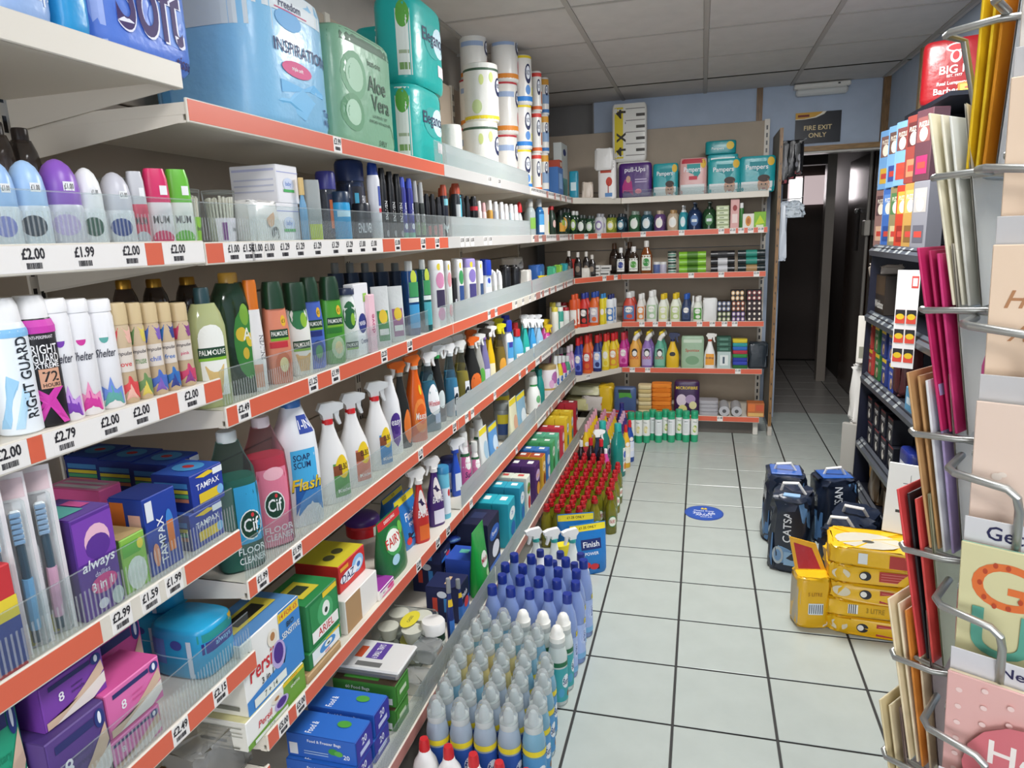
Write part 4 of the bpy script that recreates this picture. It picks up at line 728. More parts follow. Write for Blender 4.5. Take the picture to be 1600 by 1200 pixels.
# ---- fourth shelf: toothbrushes, towels, floor cleaners, trigger sprays
def brush(w, h, c1, c2):
    P = Prod(w, .02, h); P.add('backing_card', boxvf(-.006, -.004, -w / 2, w / 2, 0, h, .0005), M('#efe6e6', 'c'), False)
    P.add('handle', join(tubevf([(0, -w * .02, h * .04), (.002, 0, h * .2), (.004, w * .03, h * .42), (0, w * .02, h * .62)], .0055, 8)), M('#2f4a5c'))
    P.add('grip', join(tubevf([(.003, -w * .01, h * .12), (.005, w * .01, h * .28), (.006, w * .03, h * .42)], .0068, 8)), M(c1)); P.add('brush_head', boxvf(-.003, .004, w * .02 - .007, w * .02 + .007, h * .6, h * .8, .003), M('#f1f4f6'), False)
    P.add('bristles', join(*[boxvf(.004, .011, w * .02 - .0065, w * .02 + .0065, h * (.62 + .03 * i), h * (.642 + .03 * i), .001) for i in range(6)]), M(c2), False)
    P.d = -.008; P.deco([('F', 'r', -.85, .85, .86, .97, '#e3c9cc'), ('F', 'r', -.95, -.4, .2, .55, '#f4eef0'), ('F', 't', 'REACH', -.62, .4, .16, '#5a3f8a', .3, 1), ('F', 'e', -.3, .07, .35, .06, '#e2cf3a')]); P.d = .02
    P.add('blister', boxvf(-.004, .0135, -w * .36, w * .36, h * .02, h * .86, .004), M('#f6fafa', 'g'), False); return P
for px, t, c1, c2 in ((-2, 750, '#5a7fae', '#8fb8d8'), (36, 742, '#6fa8d2', '#7f9fc0'), (74, 730, '#e0a6c0', '#8fa8c4')): LB(0, 3, px, 44, t, brush, 'toothbrush_pack', 'blister packed toothbrush', 'toothbrush', .025, c1=c1, c2=c2)
L(0, 3, -14, carton(.04, .05, .15, '#c8343a', deco=(zone(-1, 1, .5, .7, '#e8cf3a'), zone(-1, 1, .05, .5, '#2a3f8c'))), 'toothpaste_box', 'red and blue toothpaste carton at frame edge', 'toothpaste', .012)
LF(0, 3, 122, 184, 800, lambda w, h: carton(w, .10, h, '#5b2f92', side='#4a2a7e', top='#6a4fa0', deco=(('F', 'r', -.95, .95, .55, .96, '#7a3fae'), ('F', 'e', .1, .72, .62, .16, '#e9b9cc'), ('F', 'e', .1, .66, .6, .12, '#5b2f92'), ('F', 't', 'always', 0, .5, .13, '#f6f2fa', .85, 0, .15), ('F', 't', 'dailies', .1, .4, .05, '#d8c8ea', .4), ('F', 'e', .1, .29, .66, .09, '#d8418a'), ('F', 't', '3 in 1', 0, .29, .09, '#fdf6fa', .5), ('F', 'e', .65, .1, .3, .09, '#c9d4d0'), ('F', 'e', -.1, .1, .25, .05, '#e8e4f0'), ('T', 'r', -.9, .2, .2, .8, '#5fb0a8'), ('T', 'r', .3, .8, .3, .7, '#d05a9a'))), 'sanitary_pad_box', 'purple liner box with pink oval', 'sanitary towels', .02)
LF(0, 3, 164, 198, 765, lambda w, h: carton(w, .12, h, '#e5639f', side='#d95a96', top='#e88ab6', deco=(('F', 'e', -.1, .55, .7, .2, '#f2dfe4'), ('F', 'e', .2, .2, .4, .09, '#3f9a6a'), ('T', 'r', -.7, -.2, .1, .9, '#d8d2d6'), ('T', 'r', .1, .5, .1, .9, '#cfc8ce'))), 'sanitary_pad_box', 'pink box behind the purple liner box', 'sanitary towels', .14, h=.14)
LF(0, 3, 193, 231, 836, lambda w, h: carton(w, .08, h, '#8fc24f', side='#7ab045', top='#c3a874', deco=(('F', 'e', 0, .3, .8, .3, '#dfe6dc'), ('F', 'r', -.9, .5, .66, .9, '#5fae3a'), ('F', 'e', .5, .8, .25, .1, '#e8d23a'))), 'sanitary_pad_box', 'low lime green box', 'sanitary towels', .025)
tamd = (('F', 'p', [(-.7, .9), (.1, .96), (.6, .86), (-.2, .82)], '#e8c626'), ('F', 't', 'TAMPAX', 0, .62, .16, '#f4f4fa', .8), ('F', 'r', -.6, .65, .16, .42, '#e6c52a'), ('F', 'e', .7, .3, .2, .14, '#7fb8e4'), ('F', 'r', .35, .95, .78, .95, '#e9edf2'), ('N', 'r', -.85, .85, .66, .8, '#3f7fb8'), ('N', 'r', -.85, .85, .52, .62, '#d8c83a'), ('N', 'r', -.85, .85, .4, .5, '#4fa46c'), ('N', 'r', -.85, .85, .28, .38, '#c07a5c'), ('T', 'e', .1, .5, .6, .35, '#4fa0d8'), ('T', 'e', .1, .5, .2, .14, '#c8343a'))
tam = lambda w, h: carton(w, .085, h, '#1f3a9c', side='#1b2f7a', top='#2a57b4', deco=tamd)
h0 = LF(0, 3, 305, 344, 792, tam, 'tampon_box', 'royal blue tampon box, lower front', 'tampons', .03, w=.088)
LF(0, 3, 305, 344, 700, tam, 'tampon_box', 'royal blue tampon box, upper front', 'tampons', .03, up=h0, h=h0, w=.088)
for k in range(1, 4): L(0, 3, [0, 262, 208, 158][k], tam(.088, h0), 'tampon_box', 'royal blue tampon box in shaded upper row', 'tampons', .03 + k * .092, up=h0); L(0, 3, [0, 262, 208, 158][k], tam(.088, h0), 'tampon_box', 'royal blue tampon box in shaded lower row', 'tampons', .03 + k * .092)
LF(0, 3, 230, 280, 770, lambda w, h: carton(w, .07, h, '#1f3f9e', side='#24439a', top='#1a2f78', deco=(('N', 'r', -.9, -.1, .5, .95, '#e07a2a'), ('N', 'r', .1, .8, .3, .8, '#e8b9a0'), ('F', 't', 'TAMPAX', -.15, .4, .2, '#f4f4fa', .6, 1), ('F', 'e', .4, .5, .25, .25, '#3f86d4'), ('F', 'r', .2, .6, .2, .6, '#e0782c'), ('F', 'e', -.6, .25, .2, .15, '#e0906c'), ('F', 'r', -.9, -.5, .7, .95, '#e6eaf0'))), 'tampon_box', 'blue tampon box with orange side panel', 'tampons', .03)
cif = lambda u=.05, v=.3: (('F', 'e', u, v, .5, .11, '#eef2ee'), ('F', 'e', u, v, .45, .1, '#123f2c'), ('F', 't', 'Cif', u, v, .1, '#f6f6f6', .34), ('F', 'e', u + .1, v + .07, .07, .016, '#d8343a'))
LB(1, 3, 366, 70, 672, btl, 'floor_cleaner_bottle', 'teal floor cleaner bottle', 'cleaner', col='#a9c9c2', cap='#d7dcd9', prof='jug', d=.07, n=3, ch=.07, cw=.42, liquid=('#3f9a8c', .72), deco=(zone(-.2, .95, .2, .62, '#2f9fd0'), *cif(.38, .33), ('F', 't', 'FLOOR', .3, .15, .05, '#e9f2f0', .6), ('F', 't', 'CLEANER', .3, .08, .05, '#e9f2f0', .6)))
LB(1, 3, 417, 64, 650, btl, 'floor_cleaner_bottle', 'pink floor cleaner bottle', 'cleaner', col='#e8c0c8', cap='#ecd9dc', prof='jug', d=.07, n=3, ch=.07, cw=.42, liquid=('#d8506e', .76), deco=(zone(-.7, .75, .02, .62, '#e07a94'), ('F', 'p', [(.1, .02), (.75, .02), (.75, .35)], '#a8286a'), ('F', 'e', .1, .58, .5, .05, '#efb4c0'), *cif(.0, .34), ('F', 't', 'FLOOR', .1, .15, .05, '#f6e6ea', .7), ('F', 't', 'CLEANER', .1, .09, .05, '#f6e6ea', .7)))
LB(1, 3, 463, 66, 622, btl, 'bathroom_cleaner_bottle', 'white cleaner bottle with blue wedge label', 'cleaner', col='#e9ebee', cap='#3f78c0', prof='jug', d=.07, n=3, ch=.05, cw=.45, deco=(('F', 'r', .05, .85, .74, .88, '#28449c'), ('F', 't', '1-IN', .45, .81, .07, '#f4f4fa', .35), ('F', 'r', -.5, .7, .36, .62, '#46b0e4'), ('F', 'p', [(-.4, .1), (.85, .1), (.85, .34), (.5, .4), (-.1, .3)], '#3f86c8'), ('F', 'p', [(-.5, .1), (.1, .3), (-.4, .36)], '#1f5fae'), ('F', 't', 'SOAP', 0, .56, .05, '#17295c', .4), ('F', 't', 'SCUM', 0, .5, .05, '#17295c', .4), ('F', 't', 'Flash', .15, .34, .1, '#10182c', .75, 0, .2), ('F', 't', 'Flash', .13, .345, .095, '#f0cf2a', .73, 0, .2)))
def elb(w, h, c1): return spray(w, h, '#eceae8', '#e4e6e6', '#d0282c', d=.055, hs=.042, flip=1, hk='l', deco=(('F', 'r', -.1, .9, .06, .4, c1), ('F', 'e', .4, .36, .42, .12, '#e8c522'), ('F', 't', 'ELBO', .42, .36, .06, '#3a2a12', .32), ('F', 'r', -.1, .25, .28, .38, '#8a4a2c'), ('F', 't', 'Kitchen', .4, .12, .035, '#f6f6ee', .4)))
LB(1, 3, 516, 54, 626, elb, 'trigger_spray', 'white red-necked spray with green label', 'spray bottle', c1='#5a9a4c')
LB(1, 3, 551, 50, 611, elb, 'trigger_spray', 'white red-necked spray with salmon label', 'spray bottle', c1='#d8806a')
LB(1, 3, 588, 44, 594, elb, 'trigger_spray', 'white red-necked spray with blue label', 'spray bottle', c1='#3f86c0')
LB(1, 3, 611, 32, 586, btl, 'washing_liquid_bottle', 'white ribbed bottle with purple shield label', 'cleaner', inset=.05, col='#ededee', cap='#f2f2f2', prof='tall', d=.05, ch=.1, cw=.4, deco=(('F', 'e', .1, .4, .6, .14, '#4a2a86'), ('F', 'p', [(-.5, .38), (.7, .38), (.5, .18), (.1, .1), (-.3, .18)], '#6a4a9c'), ('F', 't', 'easy', .1, .4, .09, '#f4f0fa', .5)))
def sp(px, wp, t, col, head, neck, ds, bay=1, liquid=None, deco=(), flip=1, hs=.036, trig=None, inset=.03, k='l', turn=0): LB(bay, 3, px, wp, t, spray, 'trigger_spray', ds, 'spray bottle', inset, col=col, head=head, neck=neck, deco=deco, liquid=liquid, flip=flip, hs=hs, trig=trig, k=k, turn=turn)
mus = lambda c, c2: (('F', 'e', .15, .3, .75, .2, c), ('F', 'e', .2, .32, .5, .12, c2), ('F', 't', 'Muscle', .2, .3, .08, '#f4f0e8', .6, 0, .2), ('F', 'e', .3, .6, .2, .06, '#e8c52a'))
sp(627, 27, 563, '#3f4a40', '#e06a22', '#8a8a84', 'dark green spray with orange head', liquid=('#2f7a3c', .6), deco=(('F', 'e', .4, .25, .5, .2, '#e2762c'),), flip=-1, trig='#e8e2dc', inset=.05)
sp(650, 30, 553, '#e0621c', '#e8702a', '#b9b9b2', 'orange spray bottle with orange head', deco=mus('#ee8a3c', '#e2621e'), flip=-1, trig='#eae6e0', k='p')
sp(670, 34, 548, '#b9d2d6', '#eeeeec', '#cfd4d4', 'clear blue spray with white label', liquid=('#3f9fc0', .75), deco=(('F', 'e', .25, .4, .65, .2, '#eef2f4'), ('F', 't', 'Windolene', .25, .36, .07, '#c8303c', .6), ('F', 'r', .1, .8, .1, .22, '#b9c8e8')), flip=1)
sp(684, 22, 538, '#49585a', '#e9ebea', '#2f9a4a', 'dark clear spray with green neck', liquid=('#3a6a72', .7), deco=(('F', 'e', .2, .3, .5, .12, '#dfe8e8'),), inset=.05)
csp = (('F', 'r', .0, .9, .08, .4, '#e4e6ea'), ('F', 'e', .35, .22, .4, .1, '#1f2a34'), ('F', 't', 'Cif', .35, .22, .08, '#f4f4f4', .25))
sp(705, 22, 535, '#c3d4d8', '#ececea', '#d3d8d8', 'pale blue spray with white head', liquid=('#58b4e0', .62), deco=csp, flip=-1)
sp(722, 18, 530, '#cfcfb8', '#e6e6e2', '#d3d6d0', 'pale yellow spray with white head', bay=2, liquid=('#c9b84a', .65), deco=csp, flip=-1)
sp(738, 22, 524, '#4a4a48', '#e2682a', '#9a9a94', 'smoky spray with orange head', bay=2, liquid=('#5a5048', .5), deco=(('F', 'e', .1, .25, .7, .18, '#e2702e'),), trig='#ecebe8')
sp(748, 16, 520, '#b9b8b0', '#e4e4e0', '#c3c3bd', 'grey clear spray with green label', bay=2, deco=(('F', 'e', .2, .3, .5, .14, '#5fae4a'),), inset=.04)
sp(757, 14, 512, '#7c76a4', '#3f3a34', '#8a6aa8', 'lavender spray with dark head', bay=2, deco=(('F', 'r', -.4, .6, .1, .35, '#d6d2e2'),), inset=.04, k='p')
sp(766, 13, 508, '#e2b81c', '#eae8e4', '#f0efe8', 'yellow spray with white head', bay=2, deco=(('F', 'r', -.5, .6, .1, .4, '#f0e6c0'),), k='p')
sp(781, 16, 504, '#c9c079', '#d9d024', '#d3c92a', 'straw spray with lemon head', bay=2, liquid=('#b9a850', .7), deco=(('F', 'e', .1, .25, .6, .15, '#e0a03a'),))
LB(2, 3, 794, 12, 500, btl, 'washing_liquid_bottle', 'white bottle with royal blue cap', 'cleaner', col='#eceef2', cap='#2f3fae', prof='slim', d=.04, n=3, ch=.2, cw=.8, deco=(zone(-.7, .8, .3, .6, '#4fa0d8'), zone(-.4, .6, .5, .6, '#3a3fa0')))
LB(2, 3, 808, 17, 512, btl, 'washing_liquid_bottle', 'sky blue bottle with red lettering', 'cleaner', col='#5fb4de', cap='#c22a30', prof='tall', d=.05, ch=.18, cw=.5, deco=(('F', 'r', -.6, .8, .08, .36, '#f0eee8'), ('F', 't', 'AJAX', .1, .22, .17, '#c8402c', .6)))
for px, wp, c, hd, nm in ((821, 11, '#2fb0a4', '#eef0ee', 'turquoise'), (832, 10, '#3f9fdc', '#f0f0f0', 'azure'), (842, 12, '#9cc4e4', '#eef0f2', 'ice blue')):
    sp(px, wp, 497, c, hd, '#e4e6e6', f'{nm} spray with white head', bay=2 if px < 825 else 3, k='p', deco=(('F', 'r', -.4, .6, .1, .35, '#dceaf0'),))
sp(855, 13, 505, '#cf4f9c', '#e2c026', '#e6c83a', 'magenta spray with yellow head', bay=3, k='p', deco=(('F', 'r', -.6, .6, .2, .45, '#e9e4ee'),))
for px, c, c2, nm in ((867, '#e8e6d8', '#d8c84a', 'cream'), (875, '#3f9f8c', '#f0efe6', 'jade'), (884, '#e9e9e6', '#a8242e', 'white'), (893, '#d8542a', '#d8542a', 'orange')): LB(3, 3, px, 9, 480, btl, 'polish_can', f'tall {nm} polish can near corner', 'spray can', col=c, cap=c2, prof='can', ch=.14, cw=.86, deco=(zone(-.8, .8, .2, .5, '#dfe2da'),))
# ---- fifth shelf: towels, washing powder, dishwasher tablets
towd = lambda c, c2, n='8': (('F', 'r', -.75, .55, .8, .9, '#2c2f6a'), ('F', 't', n, -.42, .55, .2, '#f4f0f6', .14), ('F', 't', 'sanitary', .08, .6, .08, c2, .45), ('F', 't', 'towels', .08, .5, .08, c2, .4), ('F', 'p', [(-.95, .04), (-.95, .2), (-.3, .22), (.3, .45), (.9, .75), (.95, .5), (.6, .3), (.3, .04)], '#d8b9a0'), ('F', 'p', [(-.7, .04), (-.2, .18), (.4, .32), (.95, .45), (.95, .2), (.5, .04)], '#e9dfd8'), ('F', 'e', .74, .84, .17, .12, '#24377c'), ('F', 'e', .74, .85, .06, .08, '#e9edf4'))
def tow(c, c2, dd=.13): return lambda w, h: carton(w, dd, h, c, side=c, top=c2, deco=towd(c, c2))
LF(0, 4, -40, 42, 1106, tow('#27a07a', '#1f8a68'), 'sanitary_towel_box', 'green sanitary towel box at frame edge', 'sanitary towels', .05)
h0 = LF(0, 4, 82, 172, 1128, tow('#5a3f86', '#4a3474', .12), 'sanitary_towel_box', 'purple sanitary towel box, lower at front', 'sanitary towels', .018)
LF(0, 4, 66, 163, 1043, tow('#7a3fa4', '#4a2f6c'), 'sanitary_towel_box', 'purple sanitary towel box, upper', 'sanitary towels', .035, up=h0 + .001)
h1 = LF(0, 4, 168, 252, 1110, tow('#e07ab4', '#d060a0', .08), 'sanitary_towel_box', 'pink sanitary towel box, lower front', 'sanitary towels', .018, h=.052)
LF(0, 4, 168, 252, 1055, tow('#e270ae', '#d85a9c', .08), 'sanitary_towel_box', 'pink sanitary towel box, middle', 'sanitary towels', .022, up=h1 + .001)
LF(0, 4, 154, 226, 980, tow('#d94f9c', '#c8448c', .08), 'sanitary_towel_box', 'deep pink sanitary towel box leaning behind', 'sanitary towels', .115)
alw = lambda w, h: pack(w, .13, h, '#2aa6d6', n=4, deco=(('F', 'r', -.98, .98, .5, .72, '#2f2f8c'), ('F', 't', 'always', .1, .61, .15, '#8fc6ea', .75), ('F', 'r', -.9, .9, .74, .9, '#2a9a96'), ('F', 'r', .5, .95, .86, .97, '#e8b92e'), ('N', 'r', -.8, -.3, .3, .8, '#5f86c8'), ('N', 'e', .1, .7, .2, .1, '#3f4fa0'), ('N', 'r', .45, .6, .05, .8, '#cfe6f2'), ('N', 'r', -.8, .6, .44, .47, '#9fd6ee')))
LF(0, 4, 318, 374, 968, alw, 'sanitary_pad_pack', 'sky blue pad pack at front', 'sanitary towels', .03)
LF(0, 4, 258, 300, 1000, alw, 'sanitary_pad_pack', 'sky blue pad pack behind, lower', 'sanitary towels', .16, h=.085)
LF(0, 4, 258, 300, 1000, alw, 'sanitary_pad_pack', 'sky blue pad pack behind, upper', 'sanitary towels', .16, up=.087, h=.075)
def pers(c, c2): return lambda w, h: carton(w, .12, h, '#efeeea', side='#e4e2d8', top=c2, deco=(('F', 'p', [(.25, 1), (.2, .5), (.3, .25), (.0, .0), (1, 0), (1, 1)], c), ('F', 'p', [(-1, 0), (-1, .2), (0, .28), (.3, .24), (1, .2), (1, 0)], c), ('F', 'r', .22, .98, .84, .97, '#e8c62c'), ('F', 't', '14 FOR £5', .6, .905, .07, '#c8342c', .33), ('F', 't', 'Persil', -.42, .52, .24, '#c82a34', .42, 0, .15), ('F', 't', '3 in 1', -.3, .3, .09, '#2a2a34', .3), ('F', 'e', .12, .44, .24, .2, '#b9a8d8'), ('F', 'e', .12, .46, .17, .15, '#4a2a86'), ('F', 'e', -.02, .74, .17, .12, '#e8e0d0'), ('F', 'e', -.02, .76, .08, .06, '#b07a4a'), ('F', 't', 'SENSITIVE', .62, .62, .09, '#f2f4e8', .33), ('F', 't', 'BIO', .62, .74, .08, '#24323a', .2), ('F', 'r', -.8, .3, .04, .16, '#e8ece4'), ('F', 't', '7 + 14', -.25, .1, .08, '#3a4a3a', .4),
    ('N', 'r', -.85, .85, .8, .84, '#9a9a90'), ('N', 'r', -.85, .85, .62, .66, '#b0b0a6'), ('N', 'r', -.85, .85, .5, .53, '#b0b0a6'), ('N', 'r', -.85, .2, .26, .36, '#4a4a42'), ('N', 'r', -.7, .7, .08, .14, '#7a7a70'), ('T', 'r', -.7, .7, .3, .75, '#e8d24a'), ('T', 'r', -.45, .45, .38, .67, '#2a2620')))
h0 = LF(1, 4, 386, 476, 1080, pers('#6f9f3a', '#dcd6a0'), 'washing_capsule_box', 'white and green detergent box, lower', 'detergent', .012)
LF(1, 4, 382, 470, 968, pers('#3f86cc', '#5a90c8'), 'washing_capsule_box', 'white and blue detergent box, upper', 'detergent', .016, up=h0 + .001)
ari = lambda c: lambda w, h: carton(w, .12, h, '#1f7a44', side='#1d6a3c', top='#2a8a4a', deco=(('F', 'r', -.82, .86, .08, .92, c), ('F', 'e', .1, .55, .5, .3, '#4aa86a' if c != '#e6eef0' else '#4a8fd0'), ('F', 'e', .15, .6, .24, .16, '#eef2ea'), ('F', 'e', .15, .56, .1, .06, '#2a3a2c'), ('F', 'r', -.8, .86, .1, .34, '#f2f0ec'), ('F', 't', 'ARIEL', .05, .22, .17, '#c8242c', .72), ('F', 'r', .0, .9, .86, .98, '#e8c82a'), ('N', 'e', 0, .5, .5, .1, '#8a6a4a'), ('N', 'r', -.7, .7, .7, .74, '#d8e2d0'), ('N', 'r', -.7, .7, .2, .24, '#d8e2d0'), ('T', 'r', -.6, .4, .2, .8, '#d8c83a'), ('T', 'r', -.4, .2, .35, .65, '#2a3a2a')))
LF(1, 4, 482, 533, 1064, lambda w, h: carton(w, .14, h, '#b8976c', side='#c3a47a'), 'cardboard_tray', 'low brown cardboard tray under green boxes', 'tray', .01, h=.02)
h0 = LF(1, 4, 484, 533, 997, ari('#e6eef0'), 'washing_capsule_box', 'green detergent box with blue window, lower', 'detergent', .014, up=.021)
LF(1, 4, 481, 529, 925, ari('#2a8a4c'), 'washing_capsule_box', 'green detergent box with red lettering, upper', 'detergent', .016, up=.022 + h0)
h0 = LF(1, 4, 541, 590, 945, lambda w, h: carton(w, .2, h, '#ece8e2', side='#e6e2da', deco=(('F', 'r', -.98, -.1, .02, .98, '#b08c62'),)), 'cardboard_tray', 'white and brown display tray', 'tray', .02, h=.095)
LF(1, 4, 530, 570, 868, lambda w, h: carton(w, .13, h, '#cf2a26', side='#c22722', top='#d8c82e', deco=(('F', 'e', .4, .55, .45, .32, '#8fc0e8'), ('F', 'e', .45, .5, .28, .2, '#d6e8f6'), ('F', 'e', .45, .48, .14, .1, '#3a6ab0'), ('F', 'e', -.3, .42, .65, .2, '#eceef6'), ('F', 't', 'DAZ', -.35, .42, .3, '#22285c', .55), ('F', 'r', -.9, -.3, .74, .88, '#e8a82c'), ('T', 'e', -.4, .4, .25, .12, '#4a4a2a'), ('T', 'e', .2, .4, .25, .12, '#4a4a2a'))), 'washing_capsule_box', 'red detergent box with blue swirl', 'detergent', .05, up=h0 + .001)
LB(1, 4, 566, 52, 798, btl, 'washing_capsule_tub', 'round red tub with purple lid', 'detergent', inset=.12, up=h0 + .001, col='#c8262c', cap='#4a2a74', prof='jar', ch=.42, cw=1.06, capp='dome', deco=(zone(-1.2, 1.2, .42, .56, '#d8343a'), zone(.2, 1.3, .05, .45, '#dfe8d8'), ('F', 'e', .8, .32, .35, .1, '#7fb84a'), ('F', 't', 'ARIEL', .75, .14, .12, '#c8242c', .4)))
surf_d = (('F', 'r', -.95, .95, .8, .98, '#a03aa8'), ('F', 't', 'Surf', -.45, .5, .2, '#1f2a5c', .5, 0, .2), ('F', 'e', .45, .55, .45, .2, '#d8408c'), ('F', 'e', -.2, .2, .6, .12, '#e89ab8'), ('F', 'p', [(.1, .05), (.9, .1), (.9, .4), (.4, .3)], '#e26aa0'))
LF(1, 4, 594, 616, 912, lambda w, h: carton(w, .14, h, '#f0ece8', side='#ebe6e0', top='#98389e', deco=surf_d), 'washing_powder_box', 'white and pink powder box, lilac lid', 'detergent', .012)
LF(1, 4, 608, 641, 805, lambda w, h: pouch(w, .07, h, '#1f6a38', band='#c8282e', deco=(('F', 't', 'DISSOLVING', 0, .925, .05, '#f4eeea', .8), ('F', 'e', -.1, .58, .68, .22, '#3f9a50'), ('F', 'e', -.15, .6, .58, .17, '#ecefe6'), ('F', 't', 'FAIRY', -.12, .6, .15, '#c8302c', .62), ('F', 'e', .6, .7, .2, .1, '#6fb84a'), ('F', 'e', -.3, .3, .3, .08, '#a8cfe0'))), 'dishwasher_tablet_pouch', 'dark green tablet pouch with red band', 'detergent', .02)
fin = lambda w, h: pouch(w, .07, h, '#2076c0', band='#e8d42a', deco=(('F', 'p', [(-.95, .04), (.95, .04), (.95, .3), (-.95, .42)], '#131d3c'), ('F', 't', '£1.25', 0, .925, .06, '#2a2410', .6), ('F', 't', 'Finish', .05, .6, .15, '#f2f4fa', .8, 0, .1), ('F', 't', 'POWER', .1, .44, .07, '#f2f4fa', .6), ('F', 'p', [(-.3, .2), (.5, .3), (.3, .12)], '#3fa4d8'), ('F', 'e', -.5, .16, .2, .07, '#d83a3a')))
LF(1, 4, 632, 661, 773, fin, 'dishwasher_tablet_pouch', 'blue tablet pouch with yellow band, front', 'detergent', .06)
LF(1, 4, 612, 642, 770, fin, 'dishwasher_tablet_pouch', 'blue tablet pouch with yellow band, behind', 'detergent', .17)
for px, wp, t, c, ds in ((656, 26, 728, '#c22a26', 'red stain remover spray with white head'), (679, 28, 710, '#43226c', 'dark purple oven spray with white head')):
    LB(1, 4, px, wp, t, spray, 'trigger_spray', ds, 'spray bottle', .03, col=c, head='#efece8', neck='#e9e6e2', flip=-1, hs=.042, deco=(('F', 'e', .1, .55, .6, .16, '#e4dcd8'), ('F', 't', 'BANG', .1, .4, .1, '#f4f0f0', .7, 0, .2), ('F', 'r', -.5, .9, .04, .24, '#e06a2c' if c[1] == 'c' else '#e8e4f0'), ('F', 'p', [(-.6, .56), (0, .6), (.7, .5), (0, .5)], '#2a1a4a')))
LB(1, 4, 693, 20, 728, btl, 'stain_remover_tub', 'cyan tub with blue lid at front', 'detergent', .02, col='#6fc4dc', cap='#3a8ab8', prof='jar', ch=.12, cw=1.04, deco=(zone(-.8, .9, .1, .6, '#e6eef4'), ('F', 'e', .4, .5, .3, .07, '#c8343a')))
LB(1, 4, 702, 26, 714, btl, 'stain_remover_tub', 'royal blue tub with navy lid', 'detergent', .09, col='#3a64c4', cap='#28306c', prof='jar', ch=.1, cw=1.05, deco=(zone(-.8, .9, .1, .6, '#d6e0f2'), ('F', 'e', .4, .5, .3, .07, '#c8343a')))
LB(1, 4, 712, 17, 683, spray, 'trigger_spray', 'blue spray with tall white head', 'spray bottle', .06, col='#2a54c0', head='#eeeeee', neck='#2a4ab0', hs=.045, flip=1, deco=(('F', 'r', -.5, .8, .1, .4, '#dfe8f4'),))
def sbot(bay, px, wp, t, c, cap, c2, tx, ds, inset=.03, **k): LB(bay, 4, px, wp, t, btl, 'fabric_softener_bottle', ds, 'fabric softener', inset, col=c, cap=cap, prof='tall', d=None, ch=.22, cw=.62, deco=(zone(-1.2, 1.2, .06, .6, c2), ('F', 'e', .1, .5, .6, .12, '#f4f2ee'), ('F', 't', tx, .1, .3, .1, '#1f2a5c', .7, 0, .15), zone(-1.5, 1.5, .6, .65, '#1f5a34')), **k)
sbot(2, 726, 15, 676, '#ece6e6', '#dcdcd8', '#d8629a', 'Surf', 'pink softener bottle with clear cap')
sbot(2, 742, 13, 690, '#ece8e4', '#d8d9d4', '#e078a8', 'Surf', 'rose softener bottle with clear cap', .02)
sbot(2, 748, 18, 655, '#e8e6dc', '#d6d8d2', '#cfe0dc', 'Surf', 'white softener bottle with green collar', .06)
LF(2, 4, 756, 767, 668, lambda w, h: pouch(w, .04, h, '#e6e8e4', band='#e6d42c', deco=(('F', 'e', .1, .5, .6, .2, '#a8c8dc'),)), 'softener_pouch', 'white pouch with yellow band', 'detergent')
LF(2, 4, 770, 782, 662, lambda w, h: pouch(w, .04, h, '#5f9ad4', band='#e6d42c', deco=(('F', 'e', .1, .5, .6, .2, '#cfe2f2'), ('F', 'e', .2, .3, .3, .08, '#d8923a'))), 'softener_pouch', 'sky blue pouch with yellow band', 'detergent')
LB(2, 4, 786, 22, 628, btl, 'softener_tub', 'clear tub with yellow and blue label', 'detergent', .06, col='#a8aeae', cap='#8a8f8e', prof='jar', k='l', ch=.2, cw=.9, deco=(zone(-1.3, 1.3, .45, .7, '#e2cf2e'), zone(-1.3, 1.3, .15, .45, '#2f4f8c'), ('F', 'e', .3, .4, .4, .12, '#e8e4da')))
LF(2, 4, 802, 812, 622, lambda w, h: pouch(w, .04, h, '#e4e2c0', band='#e0cc2c', deco=(('F', 'e', .1, .4, .6, .2, '#d8a88a'),)), 'softener_pouch', 'cream pouch with yellow band', 'detergent')
LF(2, 4, 813, 825, 614, lambda w, h: pouch(w, .04, h, '#86b4cc', band='#e0cc2c', deco=(('F', 'e', .1, .4, .6, .2, '#dfe8ea'),)), 'softener_pouch', 'teal grey pouch with yellow band', 'detergent')
LB(2, 4, 833, 18, 588, btl, 'washing_liquid_bottle', 'tall white bottle with green collar', 'detergent', .03, col='#eceeea', cap='#d9ded8', prof='tall', ch=.2, cw=.6, deco=(zone(-1.5, 1.5, .74, .8, '#2f9a4a'), ('F', 'e', .1, .4, .4, .1, '#6fae7a'), ('F', 'e', .2, .2, .3, .05, '#c86a7a')))
LB(3, 4, 843, 12, 577, btl, 'washing_liquid_bottle', 'plain teal bottle', 'detergent', .05, col='#1f8a84', cap='#1a7a76', prof='tall', ch=.16, cw=.6)
LB(3, 4, 856, 22, 570, btl, 'scent_booster_tub', 'white tub with mauve flowers and gold lid', 'detergent', .03, col='#ece6ea', cap='#b09a6a', prof='jar', ch=.12, cw=.96, deco=(('F', 'e', .2, .6, .5, .2, '#b06aa8'), ('F', 'e', -.3, .4, .3, .14, '#d8a8cc'), zone(-1.2, 1.2, .2, .26, '#b89a4a')))
for px, c, nm in ((868, '#e9e6d8', 'cream'), (874, '#e2c83a', 'yellow'), (880, '#c83a8a', 'magenta'), (886, '#4f9a7a', 'green'), (892, '#8a5fa0', 'mauve')): LB(3, 4, px, 9, 556, btl, 'fabric_softener_bottle', f'{nm} softener bottle near corner', 'fabric softener', .03, col=c, cap='#d9dcdc', prof='tall', ch=.22, cw=.6, deco=(zone(-1, 1, .1, .4, '#e6e0e4'), ('F', 'e', .1, .3, .5, .1, '#3a6ab0')))
